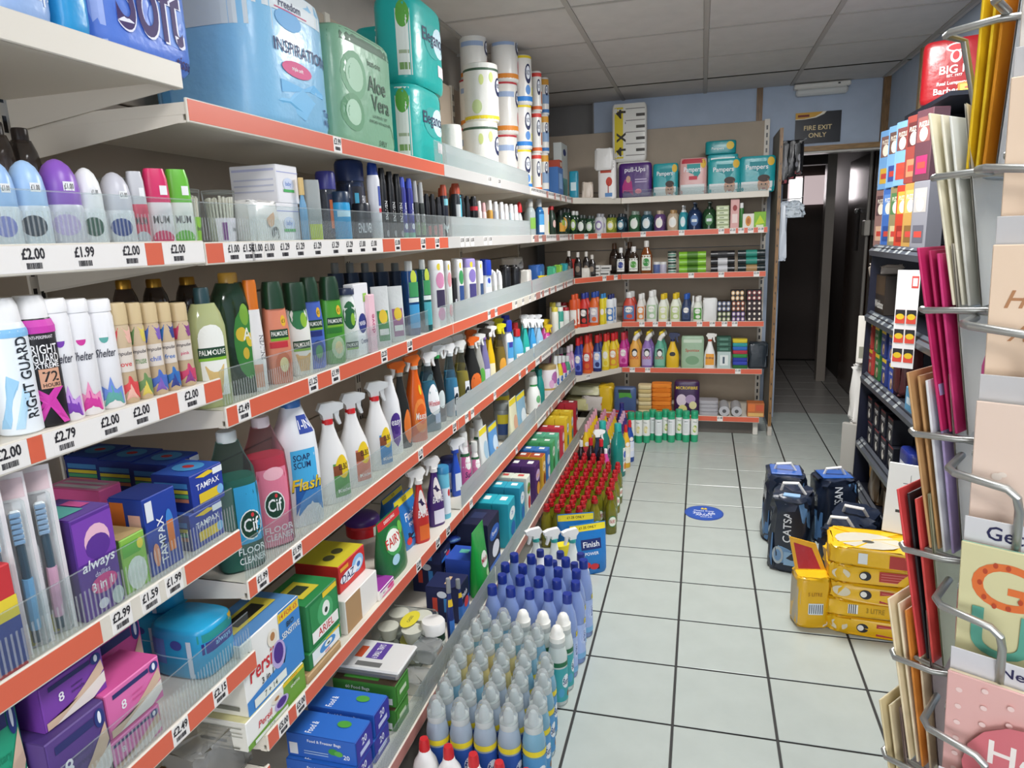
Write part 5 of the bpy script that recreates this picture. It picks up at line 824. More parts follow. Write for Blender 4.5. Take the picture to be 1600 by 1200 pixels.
# ---- base shelf
frz = lambda w, h: carton(w, .19, h, '#2457b4', side='#2a63c0', top='#2a6cc8', deco=(('T', 't', 'Food &', -.3, .7, .1, '#f0f4fa', .5), ('N', 't', 'Food & Freezer Bags', .1, .75, .16, '#f0f4fa', .7), ('N', 'e', .35, .45, .14, .14, '#3f9a3a'), ('N', 'e', .5, .4, .12, .12, '#5fb04a'), ('N', 'r', -.92, -.68, .1, .6, '#e8eaee'), ('N', 't', '20', .72, .3, .2, '#f0f4fa', .12), ('N', 'r', -.5, .2, .3, .34, '#a8c4ea'), ('N', 'r', -.5, .2, .2, .24, '#a8c4ea'), ('F', 'r', -.98, .98, .02, .98, '#3a36a0'), ('F', 't', '20', 0, .7, .3, '#f0f4fa', .6), ('F', 'r', -.6, .6, .2, .4, '#c8d0f0'), ('T', 'e', .3, .3, .3, .1, '#4fa03a')))
for i, (px, u) in enumerate(((515, 0), (515, .066), (545, 0), (545, .066))): L(1, 5, px, frz(.082, .064), 'freezer_bag_box', 'blue food and freezer bag box, ' + ('near ' if i < 2 else 'far ') + ('upper' if u else 'lower'), 'box', .045 + (.0 if i < 2 else 0), up=u)
fdb = lambda w, h: carton(w, .19, h, '#3a7a2c', side='#3f8230', top='#4a3a28', deco=(('T', 'r', -.7, .5, .3, .85, '#4a9a3a'), ('N', 't', '60 Food Bags', -.2, .7, .2, '#eef2e4', .5), ('N', 'r', .55, .88, .1, .4, '#e8e8e0'), ('N', 'r', -.6, .2, .2, .26, '#a8c890'), ('F', 'r', -.9, .9, .1, .9, '#4a8f38'), ('F', 'r', -.5, .5, .4, .6, '#cfe0c0')))
for u in (0, .066): L(1, 5, 580, fdb(.085, .064), 'food_bag_box', 'green food bag box, ' + ('upper' if u else 'lower'), 'box', .04, up=u)
def tray(w, d, h, lab, tx):
    P = Prod(w, d, h); P.add('tray', boxvf(-d / 2, d / 2, -w / 2, w / 2, 0, h * .7, .006), M('#b9bbb8', 'm', .35), False); P.add('lid', boxvf(-d * .52, d * .52, -w * .52, w * .52, h * .7, h, .004), M('#dcdcda'), False); P.h = h
    return P.deco([('T', 'r', -.3, .85, .35, .62, lab), ('T', 't', tx, .25, .49, .1, '#f2f0f6', .5), ('T', 'r', -.3, .5, .68, .8, '#c8502c'), ('T', 'r', -.85, -.55, .3, .7, '#6a6a68')])
L(1, 5, 588, tray(.13, .19, .03, '#5a3f96', '6 SMALL TRAYS'), 'foil_tray_set', 'foil tray set with purple label on green box', 'foil trays', .04, up=.131)
def muffin(w, d, h):
    P = Prod(w, d, h)
    for sx in (-1, 1):
        for sy in (-1, 1): rg = [(0, .022, .022, 2), (h * .8, .034, .034, 2)]; v, f = solid(rg, 16); P.add('paper_case', ([(x + sx * d * .24, y + sy * w * .24, z + .004) for x, y, z in v], f), M('#e9e2d2', 'c'))
    P.add('tray', boxvf(-d / 2, d / 2, -w / 2, w / 2, 0, h, .012), M('#f2f6f6', 'g'), False); return P.deco([('T', 'e', .0, .4, .6, .16, '#e2d33a'), ('T', 't', 'CASES', 0, .4, .06, '#4a4a3a', .4)])
L(1, 5, 634, muffin(.17, .17, .052), 'cake_case_tray', 'clear tray of white paper cake cases', 'cake cases', .08, up=.063); L(1, 5, 634, muffin(.17, .17, .06), 'cake_case_tray', 'clear tray of cake cases underneath', 'cake cases', .08)
LB(1, 5, 678, 36, 968, btl, 'salt_tub', 'dark green tub with white lid', 'tub', .03, col='#1f3a2a', cap='#eceae6', prof='jar', ch=.28, cw=1.06, deco=(zone(-.6, 1.2, .15, .5, '#e4e6de'), ('F', 't', 'FLAVA', .3, .32, .2, '#2a2a2a', .7)))
dw = lambda w, h: carton(w, .12, h, '#141a3c', side='#1a2250', top='#1c2450', deco=(('F', 'p', [(-.9, .1), (.9, .1), (.9, .5), (-.9, .3)], '#2a6ac0'), ('F', 't', 'Finish', 0, .65, .16, '#e8eaf2', .8, 0, .15), ('F', 'e', .4, .35, .4, .15, '#c8343a'), ('N', 'e', 0, .8, .3, .1, '#dfe4ee'), ('T', 'r', -.5, .5, .4, .5, '#d9b48a'), ('N', 'r', -.6, -.3, .3, .7, '#d84a3a'), ('N', 'r', .1, .4, .3, .7, '#3f8ad0')))
for px, ins in ((700, .05), (676, .18)): L(1, 5, px, dw(.11, .13), 'dishwasher_salt_box', 'navy dishwasher product box', 'box', ins)
L(1, 5, 673, dw(.10, .05), 'dishwasher_tablet_box', 'flat navy tablet box on top', 'box', .17, up=.131)
for px in (703, 717): LB(2, 5, px, 12, 905, btl, 'rinse_aid_bottle', 'navy rinse aid bottle with grey cap', 'bottle', .04 if px > 710 else .02, col='#22306c', cap='#8f9294', prof='tall', ch=.2, cw=.6, deco=(zone(-1, 1, .6, .7, '#e2c02c'), zone(-.8, .9, .1, .4, '#3f78c4')))
L(2, 5, 728, carton(.12, .12, .14, '#2a4aa8', top='#2f54b4', deco=(('F', 'r', -.7, .8, .2, .7, '#5fa8dc'), ('T', 'r', 0, .5, .4, .7, '#5fb4a0'))), 'washing_powder_box', 'royal blue carton under the pale bottle', 'box', .05)
LB(2, 5, 707, 26, 842, btl, 'dishwasher_cleaner_bottle', 'blue cleaner bottle with pale foot', 'cleaner', .17, up=.14, col='#3a58b4', cap='#2a3f9a', prof='wide', n=3, d=.05, ch=.14, cw=.55, deco=(zone(-.8, .8, .3, .7, '#86b8e4'), ('F', 't', 'Finish', 0, .55, .14, '#1f2f7c', .7)))
L(2, 5, 707, carton(.11, .12, .138, '#1c2450', deco=(('F', 'r', -.7, .7, .3, .6, '#4a86c4'),)), 'dishwasher_salt_box', 'navy carton beneath the blue cleaner bottle', 'box', .18)
L(2, 5, 748, pouch(.13, .06, .26, '#1f9a3c', deco=(('F', 'e', .1, .5, .5, .12, '#e9efe2'), ('F', 't', 'Minis', .1, .5, .08, '#a82a3a', .45), ('F', 'e', .3, .28, .2, .06, '#bfe0a8'))), 'scourer_bag', 'shiny green pouch leaning over the riser', 'bag', .02)
def rowbox(bay, px, c, top, w, h, ds, deco, n=3, d=.072, inset=.035, lab='#eef0ec'):
    mk = carton(w, d, h, c, side=c, top=top, deco=tuple(deco) + (('T', 'r', -.2, .55, .3, .7, lab),))
    z = LS(bay, 5); Y = Yat(px, XBASE - inset - .001, z + h / 2)
    for k in range(n): put(mk, (XBASE - inset - d / 2 - k * (d + .002), Y, z), 0, 'washing_powder_box', ds, 'detergent', plc(bay, 5), False, order=px - k * 12)
fd = lambda c1, c2, tx: (('F', 'e', .1, .7, .8, .14, c1), ('F', 't', tx, .1, .7, .1, c2, .75, 0, .15), ('F', 'e', .2, .35, .6, .16, c2), ('F', 'r', -.9, .9, .05, .14, c1))
rowbox(2, 772, '#161b38', '#181d3e', .16, .21, 'large navy powder box', fd('#2f62b8', '#e8eaf2', 'Power'), 2, .13, .05, '#2a3358')
rowbox(2, 800, '#1fa0b4', '#27a8ba', .11, .2, 'turquoise powder box', fd('#e6f0f0', '#2a6ab0', 'Zip'), 3)
rowbox(2, 816, '#2498b8', '#2fa4bc', .08, .2, 'teal blue powder box', fd('#e6f0f0', '#2a6ab0', 'Zip'), 3)
rowbox(2, 826, '#dfe6dc', '#d6dccc', .07, .2, 'white and green powder box', fd('#4f9a3c', '#c83a34', 'ARIEL'), 3, lab='#c8504a')
rowbox(2, 840, '#4a2668', '#3f2058', .105, .2, 'purple powder box', fd('#c8b0d8', '#e2a83a', 'Bold'), 3)
rowbox(3, 850, '#d8a82e', '#a84a2a', .075, .195, 'amber powder box', fd('#f0e2b0', '#8a3f22', 'Daz'), 3)
rowbox(3, 857, '#3a78c0', '#3f74b4', .075, .195, 'mid blue powder box', fd('#cfe0f0', '#e6e2da', 'Surf'), 3)
rowbox(3, 865, '#4fae6a', '#4f9a6c', .075, .2, 'leaf green powder box', fd('#dcefdc', '#2f7a44', 'Surf'), 3)
rowbox(3, 872, '#6fc49a', '#5aa98a', .075, .2, 'mint green powder box', fd('#dcefdc', '#2f7a44', 'Surf'), 3)
rowbox(3, 880, '#c8384a', '#b83040', .07, .2, 'crimson powder box', fd('#f0d0d8', '#f0e6e0', 'Surf'), 3)
rowbox(3, 887, '#e0c02a', '#d6b828', .075, .22, 'yellow powder box', fd('#dfe8ec', '#2a8a9a', 'Surf'), 3, lab='#e9d860')
rowbox(3, 894, '#dcb828', '#cfae24', .075, .22, 'gold powder box', fd('#dfe8ec', '#2a8a9a', 'Surf'), 3, lab='#e9d860')
rowbox(3, 901, '#a8202e', '#8a1c28', .075, .24, 'dark red powder box', fd('#3a2050', '#e8e4e0', 'Ace'), 3)
# ---- sixth shelf of the nearest bay, mostly below the frame
L(0, 5, 325, pack(.16, .1, .12, '#e4e0d8', crumple=.008, k='r'), 'clear_bag', 'crumpled clear bag at the frame foot', 'bag', .05)
L(0, 5, 255, carton(.12, .1, .09, '#e6e2d8', top='#7a5a3a', deco=(zone(-.8, .8, .3, .7, '#b9a48a'),)), 'cereal_carton', 'small white carton by clear bag', 'box', .04)
L(0, 5, 335, carton(.1, .12, .14, '#22305c', side='#2a2a34', deco=(zone(-.8, .8, .3, .7, '#c8ccd4'),)), 'dark_carton', 'navy carton behind the clear bag', 'box', .2)

for i, (px, c, c2, ds, u) in enumerate(((652, '#e4e4e0', '#c8343a', 'clear cutlery pack with red insert', 0), (668, '#dfe2e0', '#e0903a', 'clear cutlery pack with orange insert', .045), (640, '#e6e6e4', '#d8d84a', 'clear cup pack with yellow label', .0))): L(1, 5, px, pack(.075, .08, .045, c, crumple=.005, seed=80 + i, k='r', deco=(zone(-.5, .6, .25, .7, c2),)), 'cutlery_pack', ds, 'plastic cutlery', .018 if i < 2 else .11, up=u)
# ================================================================ goods on the floor along the base shelf
def F_(P, x, y, name, desc, cat, place, rz=0, share=False, z=0): return put(P, (x, y, z), rz, name, desc, cat, place, share, order=y)
RND = random.Random(11)
softc = lambda: btl(.062, .30, '#8fa6dc', '#1a2f86', prof='soft', ch=.1, cw=.54, k='l', deco=(zone(-1.6, 1.6, .08, .5, '#a8bce8'), ('F', 'e', .2, .34, .7, .1, '#c8d4f2'), ('F', 't', 'lenor', .1, .34, .26, '#2a3a8c', .3, 1), zone(.1, .9, .5, .56, '#e2d23a'), ('F', 't', '£1.50', .5, .53, .035, '#3a2a10', .3), zone(-1.6, 1.6, .07, .14, '#7fb4dc')))
P0 = softc()
for j in range(4):
    for i in range(5):
        if j == 0 and i == 4: continue
        F_(P0, -.315 + .066 * i + (.012 if j % 2 else 0), .185 + .083 * j, 'softener_bottle', 'blue softener bottle with navy cap', 'fabric softener', f'{ORD[j]} row from front, {ORD[4 - i]} from aisle', RND.uniform(-.8, -.3))
F_(P0, -.052, .182, 'softener_bottle', 'blue softener bottle standing nearest the aisle', 'fabric softener', 'floor block beside base shelf', -.5)
def capb(c, c2, cap='#dfe4e2', top='#e6d12c', full=False):
    P = Prod(.062, .062, .265); turned(P, 'body', PROF['broad'], .062, .062, 0, .205, M(c, 'l'), 2, 18, True); turned(P, 'collar', [(0, 1), (.5, 1.04), (1, .98)], .05, .05, .2, .218, M('#c9cfcd', 'l'), 2, 16)
    turned(P, 'cap', [(0, 1), (.3, 1), (.36, .86), (.7, .74), (.92, .5), (1, .25)], .05, .05, .217, .268, M('#eef3f3', 'r') if not full else M(cap), 2, 16); turned(P, 'inner_cup', [(0, 1), (.75, .9), (1, .5)], .03, .03, .218, .252, M('#c9d0d0', 'l') if not full else M(cap), 2, 12)
    return P.deco([('F', 'r', -2.4, 2.4, .52, .58, top), ('F', 'r', -2.4, 2.4, .06, .5, c2), ('F', 'e', .2, .32, .5, .09, '#e9edf0'), ('F', 't', 'Surf', .2, .32, .08, '#1f2a6a', .42, 0, .15), ('F', 'e', -.4, .18, .35, .06, '#4fa0c4'), ('F', 'e', .5, .14, .2, .04, '#8a5f3a')])
KB = {'g': (capb('#7fb0c8', '#4f94c8'), 'blue softener bottle with clear dosing cap'), 'y': (capb('#cfc388', '#4a6a4a'), 'straw softener bottle with clear dosing cap'), 'w': (capb('#dfe8e4', '#3fa4a8', '#ecebe4', '#1f6a44', True), 'teal softener bottle with milky cap'), 'b': (capb('#a8b8c8', '#2a54a8'), 'navy labelled softener bottle with clear cap')}
ROWS = [(.098, 'ggwww', 0), (.022, 'ggggw', -.005), (-.052, 'yyyg', -.012), (-.128, 'yyygg', -.01), (-.208, 'ggbbg', 0), (-.288, 'bbbbg', .005), (-.365, 'bbbbg', .01)]
for j, (y, ks, dx) in enumerate(ROWS[::-1]):
    for i, k in enumerate(ks): F_(KB[k][0], -.32 + .0665 * i + dx, y + .004 * i, 'softener_bottle', KB[k][1], 'fabric softener', f'{ORD[j]} row from front, {ORD[len(ks) - 1 - i]} from aisle', RND.uniform(-.9, -.2))
bl = btl(.07, .20, '#efeeec', '#c01f26', prof='std', ch=.16, cw=.42, capp='capt', deco=(zone(-.8, .8, .1, .45, '#d8dce8'), ('F', 't', 'Persil', 0, .3, .1, '#c8242c', .6)))
for i in range(5): F_(bl, -.315 + .0715 * i, -.445 - .012 * i, 'bleach_bottle', 'white bottle with red cap', 'cleaner', 'at the front of the floor block', RND.uniform(-.6, 0), share=False)
bw = btl(.07, .165, '#efeeec', None, prof='waist', ch=0.0, capp='capr')
for i in range(3): F_(bw, -.305 + .0735 * i, -.53, 'bleach_bottle', 'white capless bottle', 'cleaner', 'at the frame foot', share=False)
wn = btl(.074, .235, '#e9ebf0', '#1f2f7c', prof='std', ch=.12, cw=.42, deco=(zone(-.9, .9, .12, .5, '#c8dcec'), ('F', 'e', .1, .34, .6, .1, '#3f9ab0')))
for j in range(2):
    for i in range(3): F_(wn, -.255 + .082 * i + .01 * j, .53 + .085 * j, 'cleaner_bottle', 'white bottle with navy screw cap', 'cleaner', f'{["front", "rear"][j]} row behind blue softeners, {ORD[2 - i]} from aisle', RND.uniform(-.6, 0))
ws = spray(.075, .285, '#e6ece8', '#f0efec', '#2f9a94', hs=.045, flip=-1, deco=(('F', 'r', -.6, .7, .1, .5, '#3fae9c'), ('F', 'e', 0, .42, .5, .1, '#eef2ea')))
for i in range(3): F_(ws, -.285 + .075 * i, .71 + .01 * i, 'trigger_spray', 'white spray with teal neck', 'spray bottle', 'on the floor behind white bottles', -.9, share=False)
fp = pouch(.17, .085, .225, '#2076c0', band='#e8d42a', deco=(('F', 'p', [(-.95, .04), (.95, .04), (.95, .22), (-.95, .3)], '#131d3c'), ('F', 't', '£1.25 ONLY', 0, .925, .05, '#2a2410', .7), ('F', 'r', -.45, .65, .5, .7, '#182a6a'), ('F', 't', 'Finish', .1, .6, .11, '#f2f4fa', .5), ('F', 't', 'POWER', .1, .42, .06, '#f2f4fa', .4), ('F', 'e', -.3, .2, .3, .07, '#d8343a'), ('F', 'e', .2, .16, .25, .06, '#c8303a')))
F_(fp, -.105, .93, 'dishwasher_pouch', 'blue tablet pouch with yellow band in front', 'detergent', 'on the floor tiles', -1.05, share=False); F_(fp, -.175, 1.03, 'dishwasher_pouch', 'blue tablet pouch with yellow band behind', 'detergent', 'on the floor tiles', -1.2, share=False)
tb = btl(.09, .15, '#e6d62c', None, prof='bag', ch=0.0, d=.06, k='f', deco=(zone(-.8, .8, .2, .6, '#3a7ac0'),)); F_(tb, -.205, .86, 'tablet_bag', 'yellow topped tablet bag beside white sprays', 'detergent', 'on the floor', -.8, share=False)
fair = lambda c: btl(.06, .215, c, '#a4161d', prof='fairy', d=.046, n=2.4, k='l', ch=.15, cw=.56, capp='twotier', deco=(('F', 'e', 0, .32, .72, .14, '#2f7a3c'), ('F', 'e', 0, .32, .6, .115, '#eef0e2'), ('F', 't', 'FAIRY', 0, .32, .09, '#b8262c', .5)))
PA, PB = fair('#77751c'), fair('#8a8226')
F_(PA, -.055, 1.345, 'washing_up_liquid', 'large olive washing up bottle facing the aisle', 'washing up liquid', 'on the floor', -1.0, share=False); F_(PB, -.125, 1.28, 'washing_up_liquid', 'olive washing up bottle beside the pouches', 'washing up liquid', 'on the floor', -.9, share=False)
for j in range(13):
    for i in range(6 if j > 3 else 4):
        if j > 10 and i > 3: continue
        y = 1.14 + .067 * j; x = -.335 + .0525 * i + (.006 if j % 2 else 0)
        F_(PA if (i + j) % 3 else PB, x, y, 'washing_up_liquid', 'red capped washing up bottle', 'washing up liquid', f'{ORD[j] if j < 12 else "last"} row from front, {ORD[(5 if j > 3 else 3) - i]} from aisle', RND.uniform(-1.2, -.4))
F_(btl(.06, .26, '#2a1a20', '#d0d2d0', prof='std', ch=.14, cw=.4, k='l'), -.32, 2.05, 'stain_remover_bottle', 'dark bottle with silver cap', 'cleaner', 'behind the red caps', share=False)
for x, y in ((-.265, 2.075), (-.2, 2.06)): F_(btl(.06, .27, '#2a1d24', '#c0202a', prof='std', ch=.16, cw=.42, k='l'), x, y, 'stain_remover_bottle', 'dark bottle with red cap', 'cleaner', 'behind the red caps', share=False)
F_(spray(.07, .30, '#26304a', '#f0f0ee', '#26304a', hs=.045, flip=1), -.235, 2.155, 'trigger_spray', 'navy spray with white head', 'spray bottle', 'on the floor near the corner', -1.1, share=False)
F_(btl(.05, .23, '#d04a9a', '#e8e0e6', prof='std', ch=.12, cw=.4), -.165, 2.0, 'cleaner_bottle', 'slim pink bottle', 'cleaner', 'beside the red caps', share=False)
gd = btl(.095, .335, '#1f8a80', '#2aa098', prof='jug', d=.075, n=2.5, k='l', ch=.14, cw=.46, deco=(('F', 'r', .1, .95, .1, .55, '#e6e8e2'), ('F', 'e', .5, .42, .35, .07, '#3a5ab0'), ('F', 'e', .5, .2, .35, .07, '#e0883a'), ('F', 't', 'Zoflora', .5, .32, .05, '#2a3f8c', .4)))
F_(gd, -.115, 2.19, 'disinfectant_bottle', 'tall teal disinfectant bottle, front', 'disinfectant', 'on the floor near the corner', -.7, share=False); F_(gd, -.215, 2.235, 'disinfectant_bottle', 'tall teal disinfectant bottle, behind', 'disinfectant', 'on the floor near the corner', -.7, share=False)
def dm(c, cap, lab, tx='Power', w=.06, h=.28): return btl(w, h, c, cap, prof='duck', d=.05, n=2.3, ch=.16, cw=.4, capp='capt', deco=(zone(-.9, .9, .12, .5, lab), ('F', 't', tx, 0, .32, .1, '#f2f0f0', .75, 0, .15), ('F', 'e', 0, .56, .5, .05, '#e8e0da')))
for j in range(6):
    for i in range(3): F_(dm('#e0bc28' if i < 1 else '#d8b42a', '#c88aa0' if i else '#d8a0b0', '#c83a4a', 'Toilet'), -.335 + .064 * i, 2.335 + .083 * j, 'toilet_cleaner_bottle', 'yellow toilet cleaner with pink cap', 'cleaner', f'corner floor block, {ORD[j]} row, {ORD[2 - i]} from aisle', RND.uniform(-1.2, -.4))
for j in range(4): F_(dm('#4a2a78', '#c8a0b8', '#8a5fb0', 'Toilet'), -.136, 2.47 + .08 * j, 'toilet_cleaner_bottle', 'purple toilet cleaner with pink cap', 'cleaner', f'corner floor block, {ORD[j]} row', RND.uniform(-1.2, -.4))
F_(dm('#e2b02a', '#c8242c', '#e8e2d0', 'Duck'), -.085, 2.36, 'toilet_cleaner_bottle', 'yellow toilet cleaner with red cap', 'cleaner', 'on the floor by the teal bottles', -.9, share=False)
F_(dm('#2a4a98', '#c8242c', '#d8e0f0', 'Duck'), -.072, 2.48, 'toilet_cleaner_bottle', 'blue toilet cleaner with red cap', 'cleaner', 'on the floor by the teal bottles', -.9, share=False)
F_(btl(.075, .30, '#2a2a78', '#26266c', prof='std', ch=.12, cw=.42, deco=(zone(-.9, .9, .14, .5, '#e6e8f0'), ('F', 'p', [(-.8, .2), (.8, .4), (.8, .3), (-.6, .14)], '#2a4aa8'))), -.165, 2.86, 'bleach_bottle', 'indigo bottle with white label', 'cleaner', 'beside the green wipe tubes', -1.4, share=False)
def tubep(v): return btl(.052, .225, '#2fa678', '#2b9c70', prof='jar', ch=.14, cw=1.0, deco=(zone(-2.2, 2.2, .24, .76, '#e6e8e2'), ('F', 'e', .0 if v else .2, .44, .6, .12, '#d9cf8a' if v == 0 else '#9ab83a'), ('F', 'e', 0, .44, .35, .07, '#e8e2b0'), ('F', 't', 'Wipes', 0, .66, .05, '#3a5a4a', .5)) if v < 2 else (zone(-2.2, 2.2, .24, .76, '#e6e8ea'), ('F', 'r', -.5, .5, .3, .62, '#d6dcda'), ('F', 't', 'LEMON', 0, .68, .04, '#3a5a4a', .5)))
for px, v, b in ((986, 0, 0), (998, 0, 0), (1010, 0, 0), (1020, 2, .06), (1029, 2, 0), (1040, 1, .055), (1049, 2, 0), (1061, 1, .05), (1072, 2, 0), (1085, 1, 0)):
    y = 2.9 + (px - 985) * .0009 + b; F_(tubep(v), Xat(px, y, .11), y, 'wipes_tube', 'green topped cleaning wipe tube', 'wipes', 'row on the floor before the end run', -R90 + RND.uniform(-.3, .3), share=False)
# ================================================================ end run and corner
P_ = 'slanting corner, '
def cor(s, px, wpx, top, fn, name, desc, cat, **k): E(s, px, wpx, top, fn, name, desc, cat, pl=f'corner, {NM[s]} shelf', Y0=2.94 + (px - 893) / 80 * .38, inset=.04, **k)
npk = lambda c, c2, tx, face=True: (('F', 'p', [(-.9, .98), (.9, .98), (.9, .5), (.2, .42), (-.9, .6)], c2), ('F', 't', tx, -.05, .68, .17, '#f2f2f6', .62), ('F', 'e', .72, .84, .2, .12, '#e2b83a'), ('F', 'r', -.9, .95, .03, .3, '#e2e4e4')) + ((('F', 'e', .35, .2, .34, .22, '#c99a80'), ('F', 'e', .35, .38, .34, .1, '#3a2a24'), ('F', 'e', .24, .22, .04, .025, '#2a1a18'), ('F', 'e', .46, .22, .04, .025, '#2a1a18'), ('F', 'e', .35, .1, .1, .025, '#a85a54')) if face else ())
cor(0, 897, 14, 268, pk(.06, '#1f8fa8', deco=(zone(-.6, .6, .3, .6, '#cfe4e6'),)), 'nappy_pack', 'small teal pack', 'pack')
cor(0, 918, 16, 285, pk(.05, '#d9c9b8', crumple=.004), 'wipes_pack', 'beige pack leaning', 'pack')
cor(0, 949, 28, 252, pk(.07, '#ece8e4', deco=(('F', 't', 'KOHEX', 0, .86, .1, '#3a3234', .8), ('F', 'r', -.7, .5, .68, .76, '#b8442c'), ('F', 'e', .25, .45, .35, .12, '#c8402c'), ('F', 'r', .1, .2, .15, .45, '#a8342a'), ('F', 'r', -.2, .6, .06, .16, '#5a8ac0'))), 'sanitary_pack', 'white pack with red tree print', 'pack')
cor(0, 944, 28, 233, pk(.07, '#e4e2de', crumple=.004), 'cotton_wool_pack', 'white puffy pack above', 'pack', up=.2)
E(0, 993, 50, 257, pk(.09, '#4a2070', deco=(('F', 't', 'pull-Ups', .0, .8, .17, '#f4f0f8', .85), ('F', 'p', [(-.95, .04), (-.95, .4), (-.6, .55), (-.2, .5), (-.1, .1)], '#b02a78'), ('F', 'e', -.4, .55, .14, .1, '#c8a08a'), ('F', 'r', 0, .7, .52, .55, '#c8b8d8'), ('F', 'r', 0, .7, .45, .48, '#c8b8d8'), ('F', 'e', .2, .2, .2, .07, '#e8889a'))), 'nappy_pack', 'purple training pants pack', 'nappies')
wst = pk(.09, '#e6e4dc', n=8, deco=(('F', 'r', -.85, -.35, .06, .94, '#e2cc2a'), ('F', 't', '4 x 14', -.6, .5, .4, '#2a2418', .8, 1), *[('F', 'r', -.2, .9, .1 + .2 * i, .115 + .2 * i, '#8a8680') for i in range(5)], *[('F', 'r', .4, .9, .17 + .2 * i, .22 + .2 * i, '#4a4640') for i in range(4)]))
E(0, 990, 50, 232, wst, 'wipes_multipack', 'white multipack with yellow flash, lower', 'wipes', inset=.15, h=.27)
E(0, 984, 52, 166, wst, 'wipes_multipack', 'white multipack with yellow flash, upper', 'wipes', inset=.15, up=.272)
for px, wp, t, c, c2, tx, ds in ((1040, 38, 257, '#1f9aa0', '#168a92', 'Pampers', 'teal nappy pack, smallest'), (1083, 41, 249, '#d8a8a4', '#2f9a9a', 'Pampers', 'pink and red nappy pack'), (1131, 48, 250, '#1fa0a4', '#178f96', 'Pampers', 'teal nappy pack, middle'), (1183, 52, 246, '#1f9ca4', '#178a94', 'Pampers', 'teal nappy pack at shelf end')):
    E(0, px, wp, t, pk(.09, c, deco=npk(c, c2, tx, c != '#d8a8a4') + ((('F', 'r', -.97, .97, .86, .98, '#b8283a'), ('F', 'r', -.3, .3, .42, .52, '#c8384a')) if c == '#d8a8a4' else ())), 'nappy_pack', ds, 'nappies')
E(0, 1129, 46, 229, pk(.12, '#2aa0a8', deco=(zone(-.9, .9, .3, .7, '#e4ecec'),)), 'wipes_pack', 'white and teal wipes pack, lower of two', 'wipes', up=.195, h=.075, inset=.035); E(0, 1126, 46, 209, pk(.12, '#178f94', deco=(('F', 'e', .6, .6, .25, .3, '#e2c04a'), ('F', 't', 'Pampers', -.2, .4, .25, '#e8f0f0', .5))), 'wipes_pack', 'dark teal wipes pack, upper of two', 'wipes', up=.272, h=.09, inset=.035)
mb = lambda c, cap, lab, **k: (lambda w, h: btl(w, h, c, cap, prof='wide', ch=.16, cw=.5, k='l', d=w * .7, deco=(('F', 'e', 0, .42, .72, .24, lab), ('F', 'e', 0, .42, .5, .14, k.get('l2', '#e6e8e4'))), seg=14))
for px, wp, t, c, cap, lab, ds in ((882, 16, 325, '#1f3a2a', '#2a2e2c', '#d8a03a', 'green bottle with amber label'), (896, 12, 330, '#22402e', '#c8cac6', '#8fae4a', 'green spray bottle with white head'), (908, 13, 336, '#1f3a28', '#3a423e', '#dfe4d8', 'dark green bottle, white label'), (921, 14, 337, '#2a4a34', '#3a423e', '#c3d6b8', 'mid green bottle, pale label'), (936, 15, 334, '#e0e0e2', '#9a9a9e', '#8a78a8', 'white bottle with mauve label'), (954, 15, 335, '#8f9a34', '#2a302a', '#d8d27a', 'olive bottle with yellow label'), (970, 15, 334, '#1f3a48', '#2a3036', '#5a8a9a', 'dark teal bottle')):
    cor(1, px, wp, t, mb(c, cap, lab), 'hand_wash_bottle', ds, 'hand wash')
for px, wp, t, c, cap, lab, ds in ((991, 17, 330, '#3a6a4a', '#8a9a8e', '#dfe6dc', 'sage green bottle'), (1010, 17, 330, '#2f5a6a', '#7a8a90', '#d6e2e6', 'slate teal bottle'), (1030, 16, 329, '#6a4a80', '#b0a088', '#f0e8e0', 'mauve bottle with gold cap'), (1051, 17, 328, '#d9c3a8', '#b08a5a', '#f0ece4', 'cream bottle with gold cap')):
    E(1, px, wp, t, mb(c, cap, lab), 'hand_wash_bottle', ds, 'hand wash')
pb = lambda c, hd, lab: (lambda w, h: pump(w, h, c, hd, deco=(('F', 'e', 0, .36, .6, .2, lab), ('F', 'r', -.4, .4, .3, .4, '#e0e6ea'))))
E(1, 1067, 13, 321, pb('#3aa4b4', '#e8ecec', '#d6ecec'), 'pump_bottle', 'aqua bottle with white pump', 'hand wash'); E(1, 1085, 20, 316, pb('#24365c', '#2a3a50', '#5a78a8'), 'pump_bottle', 'navy bottle with dark pump', 'hand wash'); E(1, 1108, 20, 315, pb('#24482c', '#2a3a2c', '#5a8a5a'), 'pump_bottle', 'dark green bottle with dark pump', 'hand wash')
for i in range(5): E(1, 1129, 19, 320, lambda w, h: carton(w, .06, h, '#b8c49a', deco=(('F', 'r', -.8, .8, .25, .7, '#dfe6c8'), ('F', 'r', -.5, .2, .4, .55, '#4a6a3a'))), 'soap_box', 'pale green soap carton in stack', 'soap', up=i * .033, h=.032)
E(1, 1148, 13, 311, bx(.04, '#dba8a4', deco=(('F', 'e', 0, .7, .5, .1, '#9a3a3a'), ('F', 'r', -.6, .6, .2, .5, '#eed8d2'))), 'soap_box', 'tall pink carton', 'soap'); E(1, 1158.5, 7, 317, lambda w, h: btl(w, h, '#3a7a3a', '#e6e8e6', prof='can', ch=.2, cw=.8), 'body_spray_can', 'slim green can with white cap', 'spray can')
E(1, 1169, 17, 334, bx(.04, '#e6e2da', deco=(('F', 'e', 0, .5, .5, .35, '#d8923a'), ('F', 'e', 0, .5, .3, .2, '#b8682a'))), 'soap_box', 'white carton with orange disc', 'soap'); E(1, 1187, 18, 331, bx(.05, '#7fb82a', deco=(('F', 'p', [(-.8, .2), (0, .8), (.8, .3)], '#c3d82c'), ('F', 'r', -.6, .6, .05, .2, '#e2e8c8'))), 'soap_box', 'lime green carton at shelf end', 'soap')
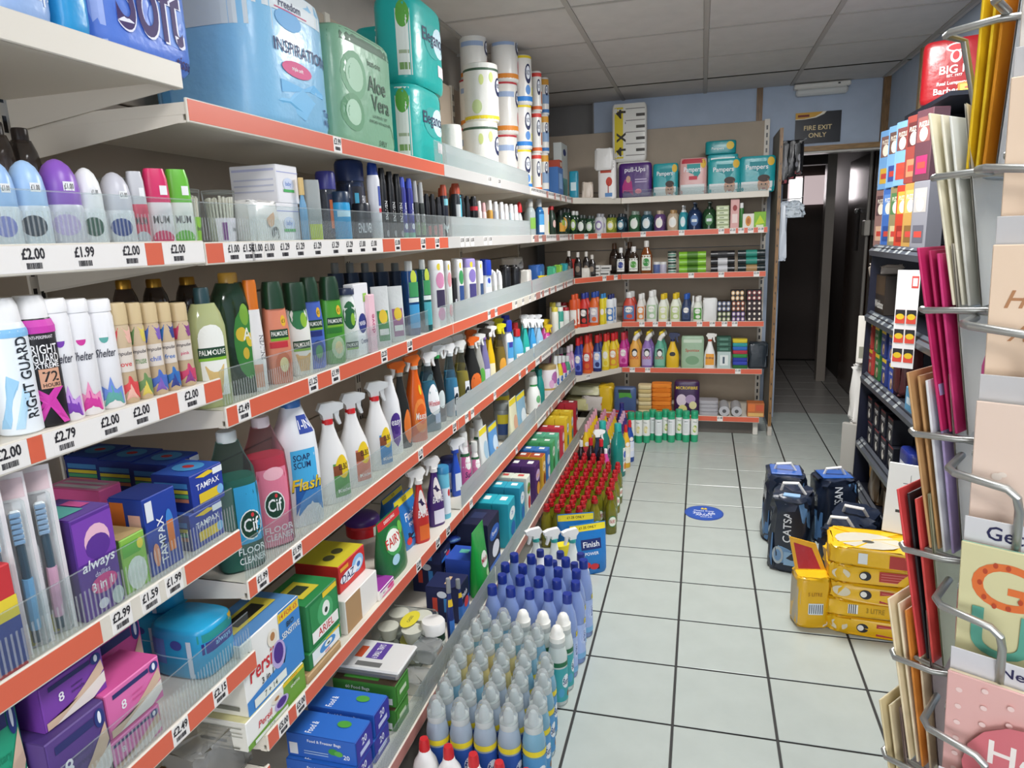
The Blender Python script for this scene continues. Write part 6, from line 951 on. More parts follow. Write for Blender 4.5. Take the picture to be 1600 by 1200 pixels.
# third end shelf
dbl = lambda c, cap, lab, l2, lq=None: (lambda w, h: btl(w, h, c, cap, prof='std', ch=.18, cw=.44, k='l', d=w * .6, n=2.4, deco=(zone(-.8, .8, .12, .58, lab), ('F', 'e', 0, .36, .5, .12, l2), ('F', 't', 'ANTISEPTIC', 0, .2, .05, '#2a2a2a', .7)), seg=14))
for px, t in ((889, 392), (903, 394), (916, 393), (925, 398)): cor(2, px, 12, t, dbl('#221a18', '#cfcac2', '#2a2422', '#8a7a6a'), 'antiseptic_bottle', 'dark brown bottle with pale cap', 'bottle')
for i, (px, u) in enumerate(((930, 0), (945, 0), (930, .045), (947, .04))): cor(2, px, 16, 420, bx(.05, '#d2d0cc', deco=(('F', 'r', -.8, .8, .3, .6, '#5a5a58'),)), 'plaster_box', 'small grey carton by brown bottles', 'box', up=u, h=.038)
cor(2, 915, 14, 425, pk(.05, '#dcd6cc', crumple=.003), 'cotton_pack', 'small white sachet', 'pack', h=.07)
E(2, 970, 15, 387, dbl('#241c1a', '#ecebe8', '#ecebe6', '#2a3f8c'), 'antiseptic_bottle', 'dark bottle with white cross label', 'bottle', inset=.04); E(2, 990, 17, 385, dbl('#3a2a1c', '#ecebe8', '#e9ebe2', '#4f9a3a'), 'antiseptic_bottle', 'brown bottle with green label', 'bottle', inset=.03); E(2, 1010, 18, 376, dbl('#8a4a1c', '#dcdad4', '#e2e6d8', '#2f8a3a'), 'antiseptic_bottle', 'large amber antiseptic bottle', 'bottle', inset=.03)
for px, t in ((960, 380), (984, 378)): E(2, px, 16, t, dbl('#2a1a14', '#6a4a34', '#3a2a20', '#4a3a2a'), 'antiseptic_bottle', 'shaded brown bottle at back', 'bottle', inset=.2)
for px, c in ((1026, '#5a6a9a'), (1036, '#b8b4c4')): E(2, px, 11, 409, lambda w, h, c=c: btl(w, h, c, '#d8d8d6', prof='jar', ch=.2, cw=.95), 'ointment_jar', {'#5a6a9a': 'small slate blue jar', '#b8b4c4': 'small pale lilac jar'}[c], 'jar')
for i in range(4): E(2, 1050, 16, 384, lambda w, h: btl(.062, .04, '#c3c9bc' if i % 2 else '#dfe2dc', '#3a4a44', prof='jar', ch=.3, cw=1.0, deco=(zone(-1, 1, .2, .5, '#5a8a7a'),)), 'polish_tin', 'round tin in short stack', 'tin', up=i * .0405, inset=.05)
def rollbag(L_, r, c, lab): 
    P = Prod(L_, 2 * r, 2 * r); v, f = tubevf([(0, -L_ / 2, r), (0, L_ / 2, r)], r, 14); P.add('roll', (v, f), M(c, 'f')); P.add('sleeve', tubevf([(0, -L_ * .2, r), (0, L_ * .2, r)], r * 1.015, 14), M(lab, 'c')); return P
for i, (dx, u) in enumerate(((0, 0), (0, .052), (0, .104))): E(2, 1082, 46, 0, rollbag(.19, .026, '#7fb82e', '#4a7a24'), 'bin_bag_roll', 'lime green bag roll, ' + ['bottom', 'middle', 'top'][i], 'bin bags', up=u)
for i, u in enumerate((0, .052, .104)): E(2, 1129, 40, 0, rollbag(.165, .026, '#1b1b1f', '#c9c9cc' if i < 2 else '#26262a'), 'bin_bag_roll', 'black bag roll, ' + ['bottom', 'middle', 'top'][i], 'bin bags', up=u)
for i, u in enumerate((0, .052, .104)): E(2, 1174, 44, 0, rollbag(.185, .026, '#17262a', '#2a8a7a' if i else '#a8865a'), 'bin_bag_roll', 'dark teal bag roll, ' + ['bottom', 'middle', 'top'][i], 'bin bags', up=u)
# fourth end shelf
hb = lambda c, cap, lab, prof='tall', ch=.18: (lambda w, h: btl(w, h, c, cap, prof=prof, ch=ch, cw=.5, d=w * .6, n=2.4, deco=(zone(-.85, .85, .1, .55, lab), ('F', 'e', 0, .42, .55, .1, '#eceae4'), ('F', 'e', .1, .2, .4, .07, c)), seg=14))
for px, wp, t, c, cap, lab, ds in ((896, 13, 460, '#d8562a', '#d8562a', '#e8e0d6', 'orange and white can'), (912, 15, 458, '#c8322a', '#2a3a8c', '#26221e', 'red bottle with blue cap'), (928, 16, 456, '#d8642a', '#2a4a9c', '#b8b4c0', 'orange bottle with blue cap'), (941, 9, 459, '#e2cf2a', '#3a8ac8', '#d8c82a', 'slim yellow can with blue cap'), (953, 13, 460, '#e2e6ea', '#28306c', '#4a7ab8', 'white can with navy cap')): cor(3, px, wp, t, hb(c, cap, lab, 'can' if 'can' in ds else 'std', .15), 'polish_bottle', ds, 'cleaner')
for px, wp, t, c, cap, lab, ds in ((983, 20, 456, '#c84a3a', '#dcdcda', '#5a7aa8', 'red bottle with blue band'), (1001, 13, 459, '#dedad2', '#ecebe8', '#d88a4a', 'white bottle with orange label'), (1018, 17, 454, '#e4e6e2', '#f0f0ee', '#a8c4a0', 'tall white bottle with green label'), (1036, 15, 459, '#e4e6da', '#e2c22a', '#cfd69a', 'white bottle with yellow cap, first'), (1055, 16, 458, '#e4e8d6', '#e2c22a', '#b9c98a', 'white bottle with yellow cap, green print'), (1072, 14, 459, '#2a3a5c', '#2a5ab0', '#3a4a70', 'navy bottle with blue cap'), (1090, 15, 463, '#dfe2d6', '#ecebe6', '#4f9a3a', 'white bottle with green disc')): E(3, px, wp, t, hb(c, cap, lab), 'cleaner_bottle', ds, 'cleaner')
E(3, 1083, 7, 462, hb('#e4e4e0', '#e6e6e2', '#c3c3bd'), 'cleaner_bottle', 'thin white bottle', 'cleaner', inset=.08)
E(3, 1109, 21, 465, pk(.06, '#e2e2e0', crumple=.003, deco=(('F', 'e', .1, .5, .3, .2, '#b8bcbc'),)), 'dust_mask_bag', 'white bag', 'bag')
def candles(px, wp, n, c, ds, up=0, rows=2, cols=3):
    E(3, px, wp, 470, lambda w, h: carton(w, .08, h, '#241e22', deco=tuple(('F', 'e', -.66 + 1.32 * i / (cols - 1), (j + .5) / rows, .27, .42 / rows, c) for i in range(cols) for j in range(rows)) + tuple(('F', 'e', -.66 + 1.32 * i / (cols - 1), (j + .5) / rows, .15, .24 / rows, '#efe6d8') for i in range(cols) for j in range(rows))), 'candle_box', ds, 'candles', up=up, h=.075)
candles(1131, 20, 6, '#8a9a6a', 'green tealight tray, lower'); candles(1131, 20, 6, '#7a86a8', 'slate tealight tray, upper', .076)
candles(1153, 20, 6, '#8a6aa8', 'mauve tealight tray, lower'); candles(1153, 20, 6, '#a85a3a', 'rust tealight tray, middle', .076); candles(1152, 20, 6, '#d8b07a', 'amber tealight tray, upper', .152)
candles(1178, 22, 6, '#3a2a2a', 'dark tealight tray, lower', 0, 2, 3); candles(1178, 22, 6, '#4a2a30', 'plum tealight tray, middle', .076); candles(1178, 22, 6, '#8a2a34', 'crimson tealight tray, upper', .152)
# fifth end shelf
def duck(c, cap, lab):
    def f(w, h):
        P = Prod(w, w * .65, h); turned(P, 'body', PROF['duck'], w, w * .65, 0, h * .78, M(c), 2.3, 16, True); v, q = tubevf([(0, -w * .02, h * .76), (0, w * .1, h * .86), (0, w * .3, h * .92), (0, w * .42, h * .93)], w * .2, 10); P.add('neck', (v, q), M('#eceae6')); P.add('cap', tubevf([(0, 0, h * .9), (0, w * .06, h * .97), (0, w * .28, h)], w * .14, 8), M(cap))
        return P.deco([zone(-.9, .9, .06, .55, lab), ('F', 'e', 0, .42, .5, .12, '#26262c'), ('F', 'e', 0, .4, .34, .08, '#eceae6'), ('F', 't', 'DUCK', 0, .28, .08, '#c8302c', .7)])
    return f
for px, wp, t, c, cap, lab, ds in ((903, 14, 527, '#28348c', '#c8242c', '#5a6ac0', 'indigo bleach bottle with red cap'), (917, 16, 523, '#d8642a', '#c8302c', '#c8382c', 'orange bleach bottle with red cap'), (933, 15, 523, '#26306c', '#b8282c', '#8aa4d8', 'navy bleach bottle'), (946, 13, 521, '#e2c62a', '#c8302c', '#e8d86a', 'yellow bleach bottle'), (958, 15, 520, '#e0c22a', '#c8282c', '#d88a3a', 'yellow bleach bottle with orange label'), (974, 15, 519, '#b82a86', '#c83a4a', '#d86ab0', 'magenta bleach bottle')): cor(4, px, wp, t, hb(c, cap, lab, 'duck', .2), 'toilet_cleaner_bottle', ds, 'cleaner')
cor(4, 888, 12, 540, hb('#c89ab8', '#d8c8d0', '#d8b0c8', 'duck', .2), 'toilet_cleaner_bottle', 'mauve bottle at the corner edge', 'cleaner')
for px, c, lab, ds in ((992, '#e2a84a', '#e0a04a', 'apricot'), (1011, '#8a6ab0', '#b0a0cc', 'lavender'), (1031, '#5aa48a', '#7ab49c', 'sea green')): E(4, px, 18, 518, duck(c, '#e2c62a', lab), 'toilet_duck_bottle', f'{ds} toilet cleaner with bent neck', 'cleaner')
E(4, 1051, 20, 519, lambda w, h: spray(w, h, '#e2b82a', '#1f2a50', '#26305c', hs=.05, deco=(('F', 'e', 0, .4, .4, .06, '#2a2a2a'),)), 'trigger_spray', 'yellow spray with navy head', 'spray bottle')
E(4, 1082, 34, 523, pk(.05, '#9cb89a', deco=(('F', 't', 'Spontex', 0, .55, .12, '#b8402c', .8), ('F', 'r', -.8, .8, .8, .9, '#c8d8c4'), ('F', 'e', 0, .25, .6, .14, '#7aa07c'))), 'scourer_pack', 'pale green scourer bag', 'bag')
E(4, 1109, 17, 520, lambda w, h: spray(w, h, '#ecebe8', '#e4e2dc', '#c8502a', hs=.045, deco=(('F', 'r', -.7, .8, .1, .42, '#e8a03a'), ('F', 't', 'Stardrops', 0, .3, .08, '#2a2a5a', .7))), 'trigger_spray', 'white spray with orange label', 'spray bottle')
E(4, 1131, 20, 548, bx(.06, '#b8c9c6', deco=(('F', 'r', -.6, .6, .2, .8, '#e2e8e6'), ('F', 'r', -.2, .1, .3, .7, '#4a5a6a'))), 'sponge_box', 'pale sponge carton', 'box')
for i in range(3): E(4, 1131, 21, 0, lambda w, h: carton(w, .07, h, '#2f5a4a', deco=(('F', 'r', -.6, .6, .3, .7, '#5a8a78'),)), 'scourer_box', 'dark green carton above the sponge carton', 'box', up=.128 + i * .037, h=.036)
for i, c in enumerate(('#2f6a3a', '#3a4ab0', '#3040a0', '#3a8a4a', '#b8384a', '#3a6ab8', '#3a9a9c', '#d8c43a')): E(4, 1156, 22, 0, lambda w, h, c=c: pack(w, .07, h, c, n=8, k='w'), 'sponge', {'#2f6a3a': 'forest green', '#3a4ab0': 'royal blue', '#3040a0': 'indigo', '#3a8a4a': 'green', '#b8384a': 'red', '#3a6ab8': 'blue', '#3a9a9c': 'teal', '#d8c43a': 'yellow'}[c] + ' sponge cloth in the coloured pile', 'sponge', up=i * .0275, h=.027)
E(4, 1184, 27, 534, pk(.08, '#2a323a', crumple=.006), 'steel_wool_bag', 'dark crumpled bag', 'bag')
# base of the end run
Zb = .145 - .0078; bk = dict(base=Zb, Y0=3.17)
for px, wp, t, c, ds, u, hh in ((905, 40, 600, '#d8d29a', 'pale yellow sponge pack', 0, .1), (930, 40, 604, '#d8cfc8', 'clear bag of white and red scourers', .0, .12), (948, 22, 590, '#e0b82a', 'yellow sponge bag', .0, .2), (915, 50, 590, '#d9d7b0', 'long cream sponge pack on top', .125, .07)): E(5, px, wp, t, pk(.14, c, crumple=.006, deco=(('F', 'e', .2, .5, .4, .2, '#c8504a' if 'red' in ds else '#e8e4c8'),)), 'sponge_pack', ds, 'sponges', up=u, h=hh, Y0=3.19, base=Zb)
E(5, 977, 34, 598, pk(.06, '#4a5f8a', deco=(('F', 'p', [(-.9, .95), (.9, .95), (.6, .6), (-.9, .45)], '#4f9a3c'), ('F', 'r', -.6, .5, .8, .92, '#26342a'), ('F', 'r', -.95, .95, .03, .12, '#c8384a'))), 'cloth_pack', 'blue and green cloth pack', 'cloths', h=.2, inset=.02, **bk)
for i in range(7): E(5, 1008, 21, 0, lambda w, h, i=i: pack(w, .1, h, '#c9b27a' if i % 2 else '#d8c79a', n=5, k='w'), 'floor_cloth', 'folded beige floor cloth in pile', 'cloths', up=i * .031, h=.03, **bk)
for i in range(7): E(5, 1034, 30, 0, lambda w, h, i=i: pack(w, .1, h, '#e07a1c' if i % 2 else '#e8862a', n=5, k='w', crumple=.002, seed=i), 'floor_cloth', 'folded orange duster in pile', 'cloths', up=i * .033, h=.032, **bk)
E(5, 1073, 38, 587, pk(.09, '#3a1f4a', deco=(('F', 't', 'MICROFIBRE', 0, .82, .09, '#e8c83a', .85), ('F', 'e', -.4, .45, .4, .18, '#d8c8d4'), ('F', 'e', .3, .48, .4, .14, '#a890b4'), ('F', 'e', -.3, .18, .35, .13, '#e2d88a'), ('F', 'e', .5, .3, .3, .12, '#dcd6a0'))), 'mop_head_pack', 'purple microfibre mop pack', 'pack', h=.25, **bk)
for i in range(4): E(5, 1107, 29, 0, lambda w, h: pack(w, .12, h, '#a8a6ac', n=6), 'refuse_sack_pack', 'flat grey sack pack in pile', 'bin bags', up=i * .028, h=.027, **bk)
for px in (1131, 1150): 
    P = Prod(.075, .2, .075); v, f = tubevf([(-.1, 0, .0375), (.1, 0, .0375)], .0375, 16); P.add('roll', (v, f), M('#b4b4b8', 'f')); P.add('core', tubevf([(.1, 0, .0375), (.1006, 0, .0375)], .014, 12), M('#4a4a4c')); E(5, px, 18, 0, P, 'sack_roll', 'silver grey sack roll', 'bin bags', inset=.03, **bk)
E(5, 1180, 25, 633, bx(.1, '#b86a3a', deco=(('F', 'r', -.9, -.1, .4, .95, '#d8743a'), ('F', 'r', .0, .9, .45, .9, '#c85a3a'), ('F', 'r', -.9, .9, .05, .3, '#d8b06a'))), 'firelighter_box', 'orange brown carton at shelf end', 'box', h=.1, **bk)
# ================================================================ right side: black pet-food shelving
BLK = M('#1b1d26', 'p', .4); GRL = M('#4a4f58', 'p', .35); GTK = M('#8d9294', 'c')
XG, YG = 1.20, 2.14; HG = [1.363, 1.021, .690, .325, .07]
for b in range(2):
    y0 = YG - 1.25 * b; e = bpy.data.objects.new('pet_food_gondola', None); COL.objects.link(e); tag(e, ['black metal shelving frame by the passage', 'black metal shelving frame behind the card rack'][b], 'shelving frame', 'black shelving frames')
    for q in range(4): box('back_panel', 1.575, 1.59, y0 - 1.245, y0 - .005, .02 + q * .43, .445 + q * .43, BLK, e, .002)
    for y in ((y0, y0 - 1.246) if b == 0 else (y0 - 1.246,)): box('upright', 1.55, 1.575, y - .02, y + .0, 0, 1.76, BLK, e)
    if b == 0:
        e = bpy.data.objects.new('shelving_end_panel', None); COL.objects.link(e); tag(e, 'dark navy end panel closing the black shelving by the passage', 'panel')
        v, f = extrude([(1.20, 0), (1.55, 0), (1.55, 1.45), (1.36, 1.45), (1.28, 1.40), (1.22, 1.32)], .012, 'y'); obj('end_panel', mesh('end_panel', [(x, y + YG + .012, z) for x, y, z in v], f, M('#15182a', 'p', .4)), e)
    for s, z in enumerate(HG):
        o = bpy.data.objects.new('shelf', None); COL.objects.link(o); o.location = (XG, y0, z); o.rotation_euler = (0, 0, math.pi); tag(o, f'{NM[s]} black shelf with grey price rail, {["by the passage", "behind the card rack"][b]}', 'shelf', 'black shelves')
        box('deck', -.35, -.012, .005, 1.24, -.03, -.012, BLK, o); v, f = extrude([(-.03, .0), (.0, -.03), (-.004, -.056), (-.034, -.012)], 1.235, 'y'); obj('price_rail', mesh('price_rail', [(x, y + .6225, q) for x, y, q in v], f, GRL), o)
        for q in ((.12, .16, .2, .29, .38, .5, .58, .7) if s < 3 else (.06, .12)): 
            t = obj('price_ticket', mesh('price_ticket', *boxvf(0, .001, -.018, .018, -.018, .018), GTK), o, (-.012, q, -.017)); t.rotation_euler = (0, -.78, 0)
def R(s, px, P, name, desc, cat, inset=.04, up=0, rz=0, bay=0):
    z = HG[s] - .0115 + up; X = XG + inset + P.d / 2; Y = Yat(px, X, z + P.h / 2); return put(P, (X, Y, z), math.pi + rz, name, desc, cat, f'black shelving, {NM[s]} shelf', False, order=px)
gm = lambda w, h, c, c2, c3, sp=None, d=.07: carton(w, d, h, c, side=sp or c, deco=(('F', 'r', -.8, .8, .55, .9, c2), ('F', 'r', -.7, .7, .1, .36, c3), ('F', 'e', 0, .66, .5, .1, '#e4dccb'), ('F', 't', 'PUZZLE', 0, .8, .07, '#f0ead8', .6), ('F', 'r', -.5, .5, .18, .27, '#b8433a')))
for i, (px, c, c2, c3, ds) in enumerate(((1386, '#8a6a66', '#5a4044', '#c8a48a', 'brown pink'), (1398, '#3f68b0', '#5a86c8', '#2a4a8c', 'deep blue'), (1410, '#8a7f5c', '#4f7a4c', '#c3b48a', 'olive tan'), (1421, '#b8402c', '#e0a040', '#8a2a22', 'red and amber'), (1434, '#b08a4a', '#c8a860', '#7a5a30', 'mustard'), (1449, '#7f7f86', '#a8a4a0', '#5a5a64', 'grey'))):
    R(0, px, gm(.115, .285, c, c2, c3, '#c9d3dc' if i == 1 else None), 'pet_food_carton', f'{ds} upright carton, lower tier', 'box', .05, rz=.25)
for i, (px, c, c2, c3, ds) in enumerate(((1394, '#6f9fd0', '#7a5a54', '#c8a23c', 'sky blue first'), (1408, '#77a6d4', '#6a5048', '#3a4a8c', 'sky blue second'), (1421, '#7ba8d6', '#7a4a48', '#b84a3a', 'sky blue third'), (1439, '#8a3f38', '#5a2a2a', '#b87a5a', 'brick red'), (1455, '#54343c', '#7a4a48', '#9a2a5a', 'maroon'))):
    R(0, px, gm(.12, .29, c, c2, c3, '#a9cdea' if i < 3 else None), 'pet_food_carton', f'{ds} upright carton, upper tier', 'box', .05, up=.2865, rz=.25)
R(1, 1385, pack(.2, .14, .25, '#cfc4b8', crumple=.012, deco=(('F', 'e', .2, .4, .4, .2, '#c89060'), ('F', 'r', -.8, .8, .03, .25, '#3a2f2a'), ('F', 'e', -.3, .7, .3, .15, '#e9e4dc'))), 'pet_food_bag', 'crumpled white and brown pet bag', 'bag', .05)
R(1, 1408, carton(.2, .2, .2, '#2a221c', side='#5a442c', deco=(('F', 't', 'Webbox', 0, .25, .2, '#ecebe6', .85), ('F', 'r', -.98, .98, .5, .98, '#4a3a28'))), 'pet_food_carton', 'black and brown carton with white lettering', 'box', .05)
for j in range(2):
    for i, (px, c, ds) in enumerate(((1357, '#5a3f34', 'brown'), (1369, '#a83a34', 'red'), (1380, '#2f6a3a', 'green'), (1391, '#2a3a7c', 'navy'), (1403, '#2f4aa0', 'blue'))): R(2, px, carton(.085, .06, .135, c, deco=(('F', 'r', -.98, .98, .86, .99, '#d8b82a'), ('F', 'e', .2, .3, .45, .2, '#c9a98a'), ('F', 't', 'CESAR', -.1, .65, .1, '#e9e4d8', .8), ('F', 'e', .3, .25, .2, .1, '#4a3428'))), 'dog_food_box', f'{ds} dog food box with yellow top, {["lower", "upper"][j]}', 'pet food', .04, up=j * .137)
R(2, 1418, pack(.15, .1, .28, '#4a1f22', crumple=.006, deco=(('F', 'e', 0, .5, .5, .2, '#7a3a34'),)), 'dog_treat_bag', 'dark red treat bag', 'pet food', .04)
R(2, 1432, carton(.1, .06, .1, '#5a9ac0', deco=(('F', 'r', -.6, .6, .3, .6, '#cfe0ea'),)), 'dog_treat_box', 'pale blue carton', 'pet food', .02)
for j in range(3): R(3, 1360, carton(.12, .1, .095, '#c8931f', deco=tuple(('F', 'e', -.7 + .35 * a, .2 + .3 * b, .13, .1, '#4a2f14') for a in range(5) for b in range(3))), 'cat_food_box', f'yellow spotted carton, {["bottom", "middle", "top"][j]}', 'pet food', .04, up=j * .097)
for j in range(2):
    for i, px in enumerate((1373, 1384, 1395, 1407)): R(3, px, carton(.095, .09, .125, '#1a1c28', deco=(('F', 't', 'TRIPE', 0, .66, .16, '#e9e9e9', .8), ('F', 'e', .1, .3, .4, .2, '#dcd8d0'), ('F', 'r', -.9, .9, .92, .98, '#8a2a34'), ('F', 'e', .3, .4, .12, .1, '#2a2a30'))), 'dog_food_tray', f'black dog food pack with white dog, {["lower", "upper"][j]}', 'pet food', .04, up=j * .127)
R(3, 1427, pack(.15, .09, .2, '#22307c', deco=(('F', 'r', -.5, .6, .45, .75, '#e6e8ee'), ('F', 't', 'DINE', 0, .6, .14, '#22307c', .45), ('F', 'r', -.9, .9, .03, .2, '#4a5aa8'))), 'cat_litter_pack', 'navy pack with white name panel', 'pet food', .01)
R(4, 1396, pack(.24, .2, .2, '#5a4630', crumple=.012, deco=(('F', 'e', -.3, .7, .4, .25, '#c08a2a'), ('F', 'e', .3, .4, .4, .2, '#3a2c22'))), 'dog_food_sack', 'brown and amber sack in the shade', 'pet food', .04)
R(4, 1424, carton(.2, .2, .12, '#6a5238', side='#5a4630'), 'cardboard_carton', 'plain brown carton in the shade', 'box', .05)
# top rack with the charcoal bag
e = bpy.data.objects.new('high_shelf', None); COL.objects.link(e); tag(e, 'dark wall shelf under the red charcoal bag', 'shelf'); box('deck', 1.30, 1.595, 1.4, 2.05, 1.955, 1.973, BLK, e); box('bracket', 1.42, 1.595, 1.5, 1.512, 1.86, 1.955, BLK, e); box('bracket', 1.42, 1.595, 1.95, 1.962, 1.86, 1.955, BLK, e)
bk_ = pack(.26, .12, .26, '#8a1119', n=4, seed=5, deco=(('F', 'e', 0, .86, .3, .07, '#ecd9d6'), ('F', 'e', 0, .86, .24, .05, '#b81c24'), ('F', 'e', 0, .72, .16, .1, '#ecd9d6'), ('F', 'e', 0, .73, .1, .07, '#b81c24'), ('F', 't', 'BIG K', 0, .52, .13, '#f0e4e0', .62), ('F', 't', 'EST. 1977', 0, .42, .04, '#f0e4e0', .3), ('F', 't', 'Real Lumpwood', 0, .3, .07, '#f0e4e0', .6), ('F', 't', 'Barbecue', -.05, .19, .1, '#f0e4e0', .65)))
put(bk_, (1.42, 1.76, 1.9735), math.pi + 1.2, 'charcoal_bag', 'red charcoal bag with white emblem and lettering', 'bag', 'under the ceiling at right')
put(carton(.1, .05, .045, '#c8641f', deco=(zone(-.8, .8, .2, .8, '#e2c83a'), zone(-.5, .5, .4, .6, '#c8402a'))), (1.41, 1.50, 1.9735), math.pi + 1.1, 'firelighter_box', 'orange and yellow carton', 'box', 'before the red charcoal bag')
# hang card, paper and things near the passage
P = Prod(.085, .003, .40); P.add('card', boxvf(-.0015, .0015, -.0425, .0425, 0, .40), M('#ecebea', 'c'), False)
P.deco([('F', 'r', .3, .9, .82, .94, '#d8504a'), ('F', 'r', .4, .8, .84, .92, '#ecebea')] + [q for k in range(3) for u in (-.48, .5) for q in (('F', 'r', u - .42, u + .42, .06 + .2 * k, .2 + .2 * k, '#d84a3a'), ('F', 'r', u - .42, u + .42, .14 + .2 * k, .2 + .2 * k, '#26262a'), ('F', 'e', u, .13 + .2 * k, .36, .03, '#e2c02a'))])
put(P, (1.165, 1.235, .88), -2.15, 'hanging_card', 'white hang card of small red and yellow packs', 'card', 'before the black shelving')
put(carton(.09, .012, .26, '#dcd8cf', deco=(zone(-.7, .7, .1, .35, '#8a8a7a'), ('F', 'e', .2, .2, .2, .06, '#d8c83a'))), (1.235, 2.215, .72), -2.0, 'hanging_notice', 'cream hanging packet', 'card', 'beyond the black end panel')
put(pack(.24, .1, .34, '#dcdad6', crumple=.012), (1.31, 2.26, .36), -2.2, 'carrier_bag', 'white carrier bag', 'bag', 'hanging beyond the black end panel')
put(carton(.2, .03, .36, '#a9a6a0', k='c'), (1.245, 2.24, 0), -2.2, 'grey_board', 'grey board standing on the floor', 'board', 'beyond the black end panel')
# floor sticker
P = Prod(.2, .2, .0012); v, f = solid([(0, .1, .1, 2), (.0012, .1, .1, 2)], 40); P.add('disc', (v, f), M('#2a4a9c', 'p', .3))
P.deco([('T', 'e', 0, .5, .93, .465, '#2f55ac'), ('T', 't', 'Please Keep', 0, .62, .1, '#e9edf6', .72), ('T', 't', '2m - 6ft', 0, .48, .13, '#e9edf6', .7), ('T', 't', 'APART', 0, .35, .1, '#e9edf6', .5), ('T', 't', 'thank you', .1, .22, .07, '#e9edf6', .4), ('T', 'e', -.08, .8, .06, .03, '#e8c83a'), ('T', 'e', .08, .8, .06, .03, '#e8c83a'), ('T', 'r', -.16, .16, .72, .77, '#e8c83a')])
put(P, (.397, 1.68, .0003), -R90, 'floor_sticker', 'round blue distancing sticker with white lettering', 'sticker', 'on the floor tiles')
# bags on the floor
def petbag(w, d, h, seed, dd=()): return pack(w, d, h, '#1b2436', n=4, crumple=.011, seed=seed, seg=24, prof='bag', deco=(('F', 'p', [(-.95, .04), (.95, .04), (.95, .34), (-.95, .46)], '#6f97c0'), ('F', 'r', -.2, .75, .1, .28, '#8fb4d6'), ('F', 'p', [(.4, .95), (.95, .95), (.95, .6), (.6, .7)], '#5f88b4'), ('F', 't', 'CATSAN', -.1, .66, .2, '#e6eaf0', .5, 1), ('F', 'e', -.5, .22, .28, .12, '#a8b4bc'), ('F', 'e', -.5, .22, .18, .08, '#6f94be'), ('N', 'r', -.9, .9, .04, .5, '#4f7aac'), ('N', 't', 'CATSAN', 0, .7, .13, '#dfe5ec', .7), ('N', 'r', -.6, .6, .14, .4, '#86acd0')) + tuple(dd))
BAGS = [(.765, 1.17, .17, .2, .34, -1.8, 'left front'), (.765, 1.47, .19, .24, .33, -1.6, 'left back'), (.985, 1.50, .19, .2, .31, -1.4, 'right back'), (.93, .985, .15, .14, .27, -1.9, 'small front')]
for i, (x, y, w_, d_, h_, rz, ds) in enumerate(BAGS):
    P = petbag(w_, d_, h_, i + 1); P.add('handle', join(tubevf([(0, -.05, h_ - .005), (.01, -.04, h_ + .035), (.02, .02, h_ + .045), (.01, .05, h_ - .005)], .007, 6)), M('#e6e4e0'))
    P.add('top_panel', boxvf(-d_ * .28, d_ * .28, -w_ * .36, w_ * .36, h_ * 1.0, h_ * 1.025, .003), M('#2a5aa8', 'f'), False) if i in (1, 2) else P.add('label_panel', boxvf(d_ * .2, d_ * .36, -w_ * .2, w_ * .2, h_ * .96, h_ * 1.012, .002), M('#86acd0', 'f'), False)
    put(P, (x, y, 0), rz, 'cat_litter_bag', f'navy and denim blue litter bag, {ds}', 'bag', 'floor by black shelving')
P = petbag(.2, .2, .26, 9, (('F', 'r', -.6, .7, .1, .34, '#7fa8d0'),)); P.add('handle', tubevf([(0, -.05, .255), (.015, -.04, .3), (.02, .03, .3), (.01, .05, .255)], .007, 6), M('#e6e4e0')); put(P, (1.03, 1.2, 0), -1.9, 'cat_litter_bag', 'navy and denim blue litter bag, slumped middle', 'bag', 'floor by black shelving', tilt=(0, .16, 0))
def yb(i): return pack(.30, .2, .066, '#e6b416', n=7, crumple=.007, seg=36, seed=20 + i, prof='pack', deco=(('F', 'r', .1, .72, .14, .84, '#b03a34'), *[('F', 'r', .14, .68, .24 + .15 * k, .27 + .15 * k, '#d88a80') for k in range(4)], ('F', 'e', -.2, .5, .13, .27, '#22222a'), ('F', 'e', -.24, .5, .07, .17, '#e9e6de'), ('F', 'e', -.72, .5, .2, .3, '#d9cfb4')) if i != 1 else (('F', 'r', -.5, -.28, .15, .85, '#e9e9e6'), *[('F', 'r', -.48 + .045 * k, -.46 + .045 * k, .22, .8, '#2a2a2a') for k in range(4)], ('F', 't', '3 LITRE', .1, .5, .3, '#a8861a', .2), ('F', 'p', [(.6, .2), (.95, .4), (.95, .8), (.7, .6)], '#a02a2a')))
for i in range(5):
    P = yb(i) if i < 4 else pack(.30, .2, .068, '#e6b416', n=7, crumple=.006, seed=31, seg=36, deco=(('F', 'r', .3, .72, .14, .84, '#b03a34'), ('F', 'r', -.36, -.16, .2, .8, '#dfe2e0')))
    if i == 4: P.add('top_print', ([(.02 + .07 * math.cos(t) * 1.0, -.02 + .11 * math.sin(t), .0705) for t in [k * math.pi / 8 for k in range(16)]], [tuple(range(16))]), M('#c9c3b4', 'f'), False); P.add('emblem', ([(.03 + .012 * math.cos(t), -.02 + .02 * math.sin(t), .0712) for t in [k * math.pi / 6 for k in range(12)]], [tuple(range(12))]), M('#4a4a44', 'c'), False)
    put(P, (.985 + [.004, -.008, .01, -.004, .0][i], .715 + [0, .01, -.006, .008, 0][i], i * .0672), -R90 - .12 + [.0, .07, -.05, .06, -.02][i], 'cat_litter_bag', f'yellow and red litter bag in stack, {["bottom", "second", "middle", "fourth", "top"][i]}', 'bag', 'on the floor')
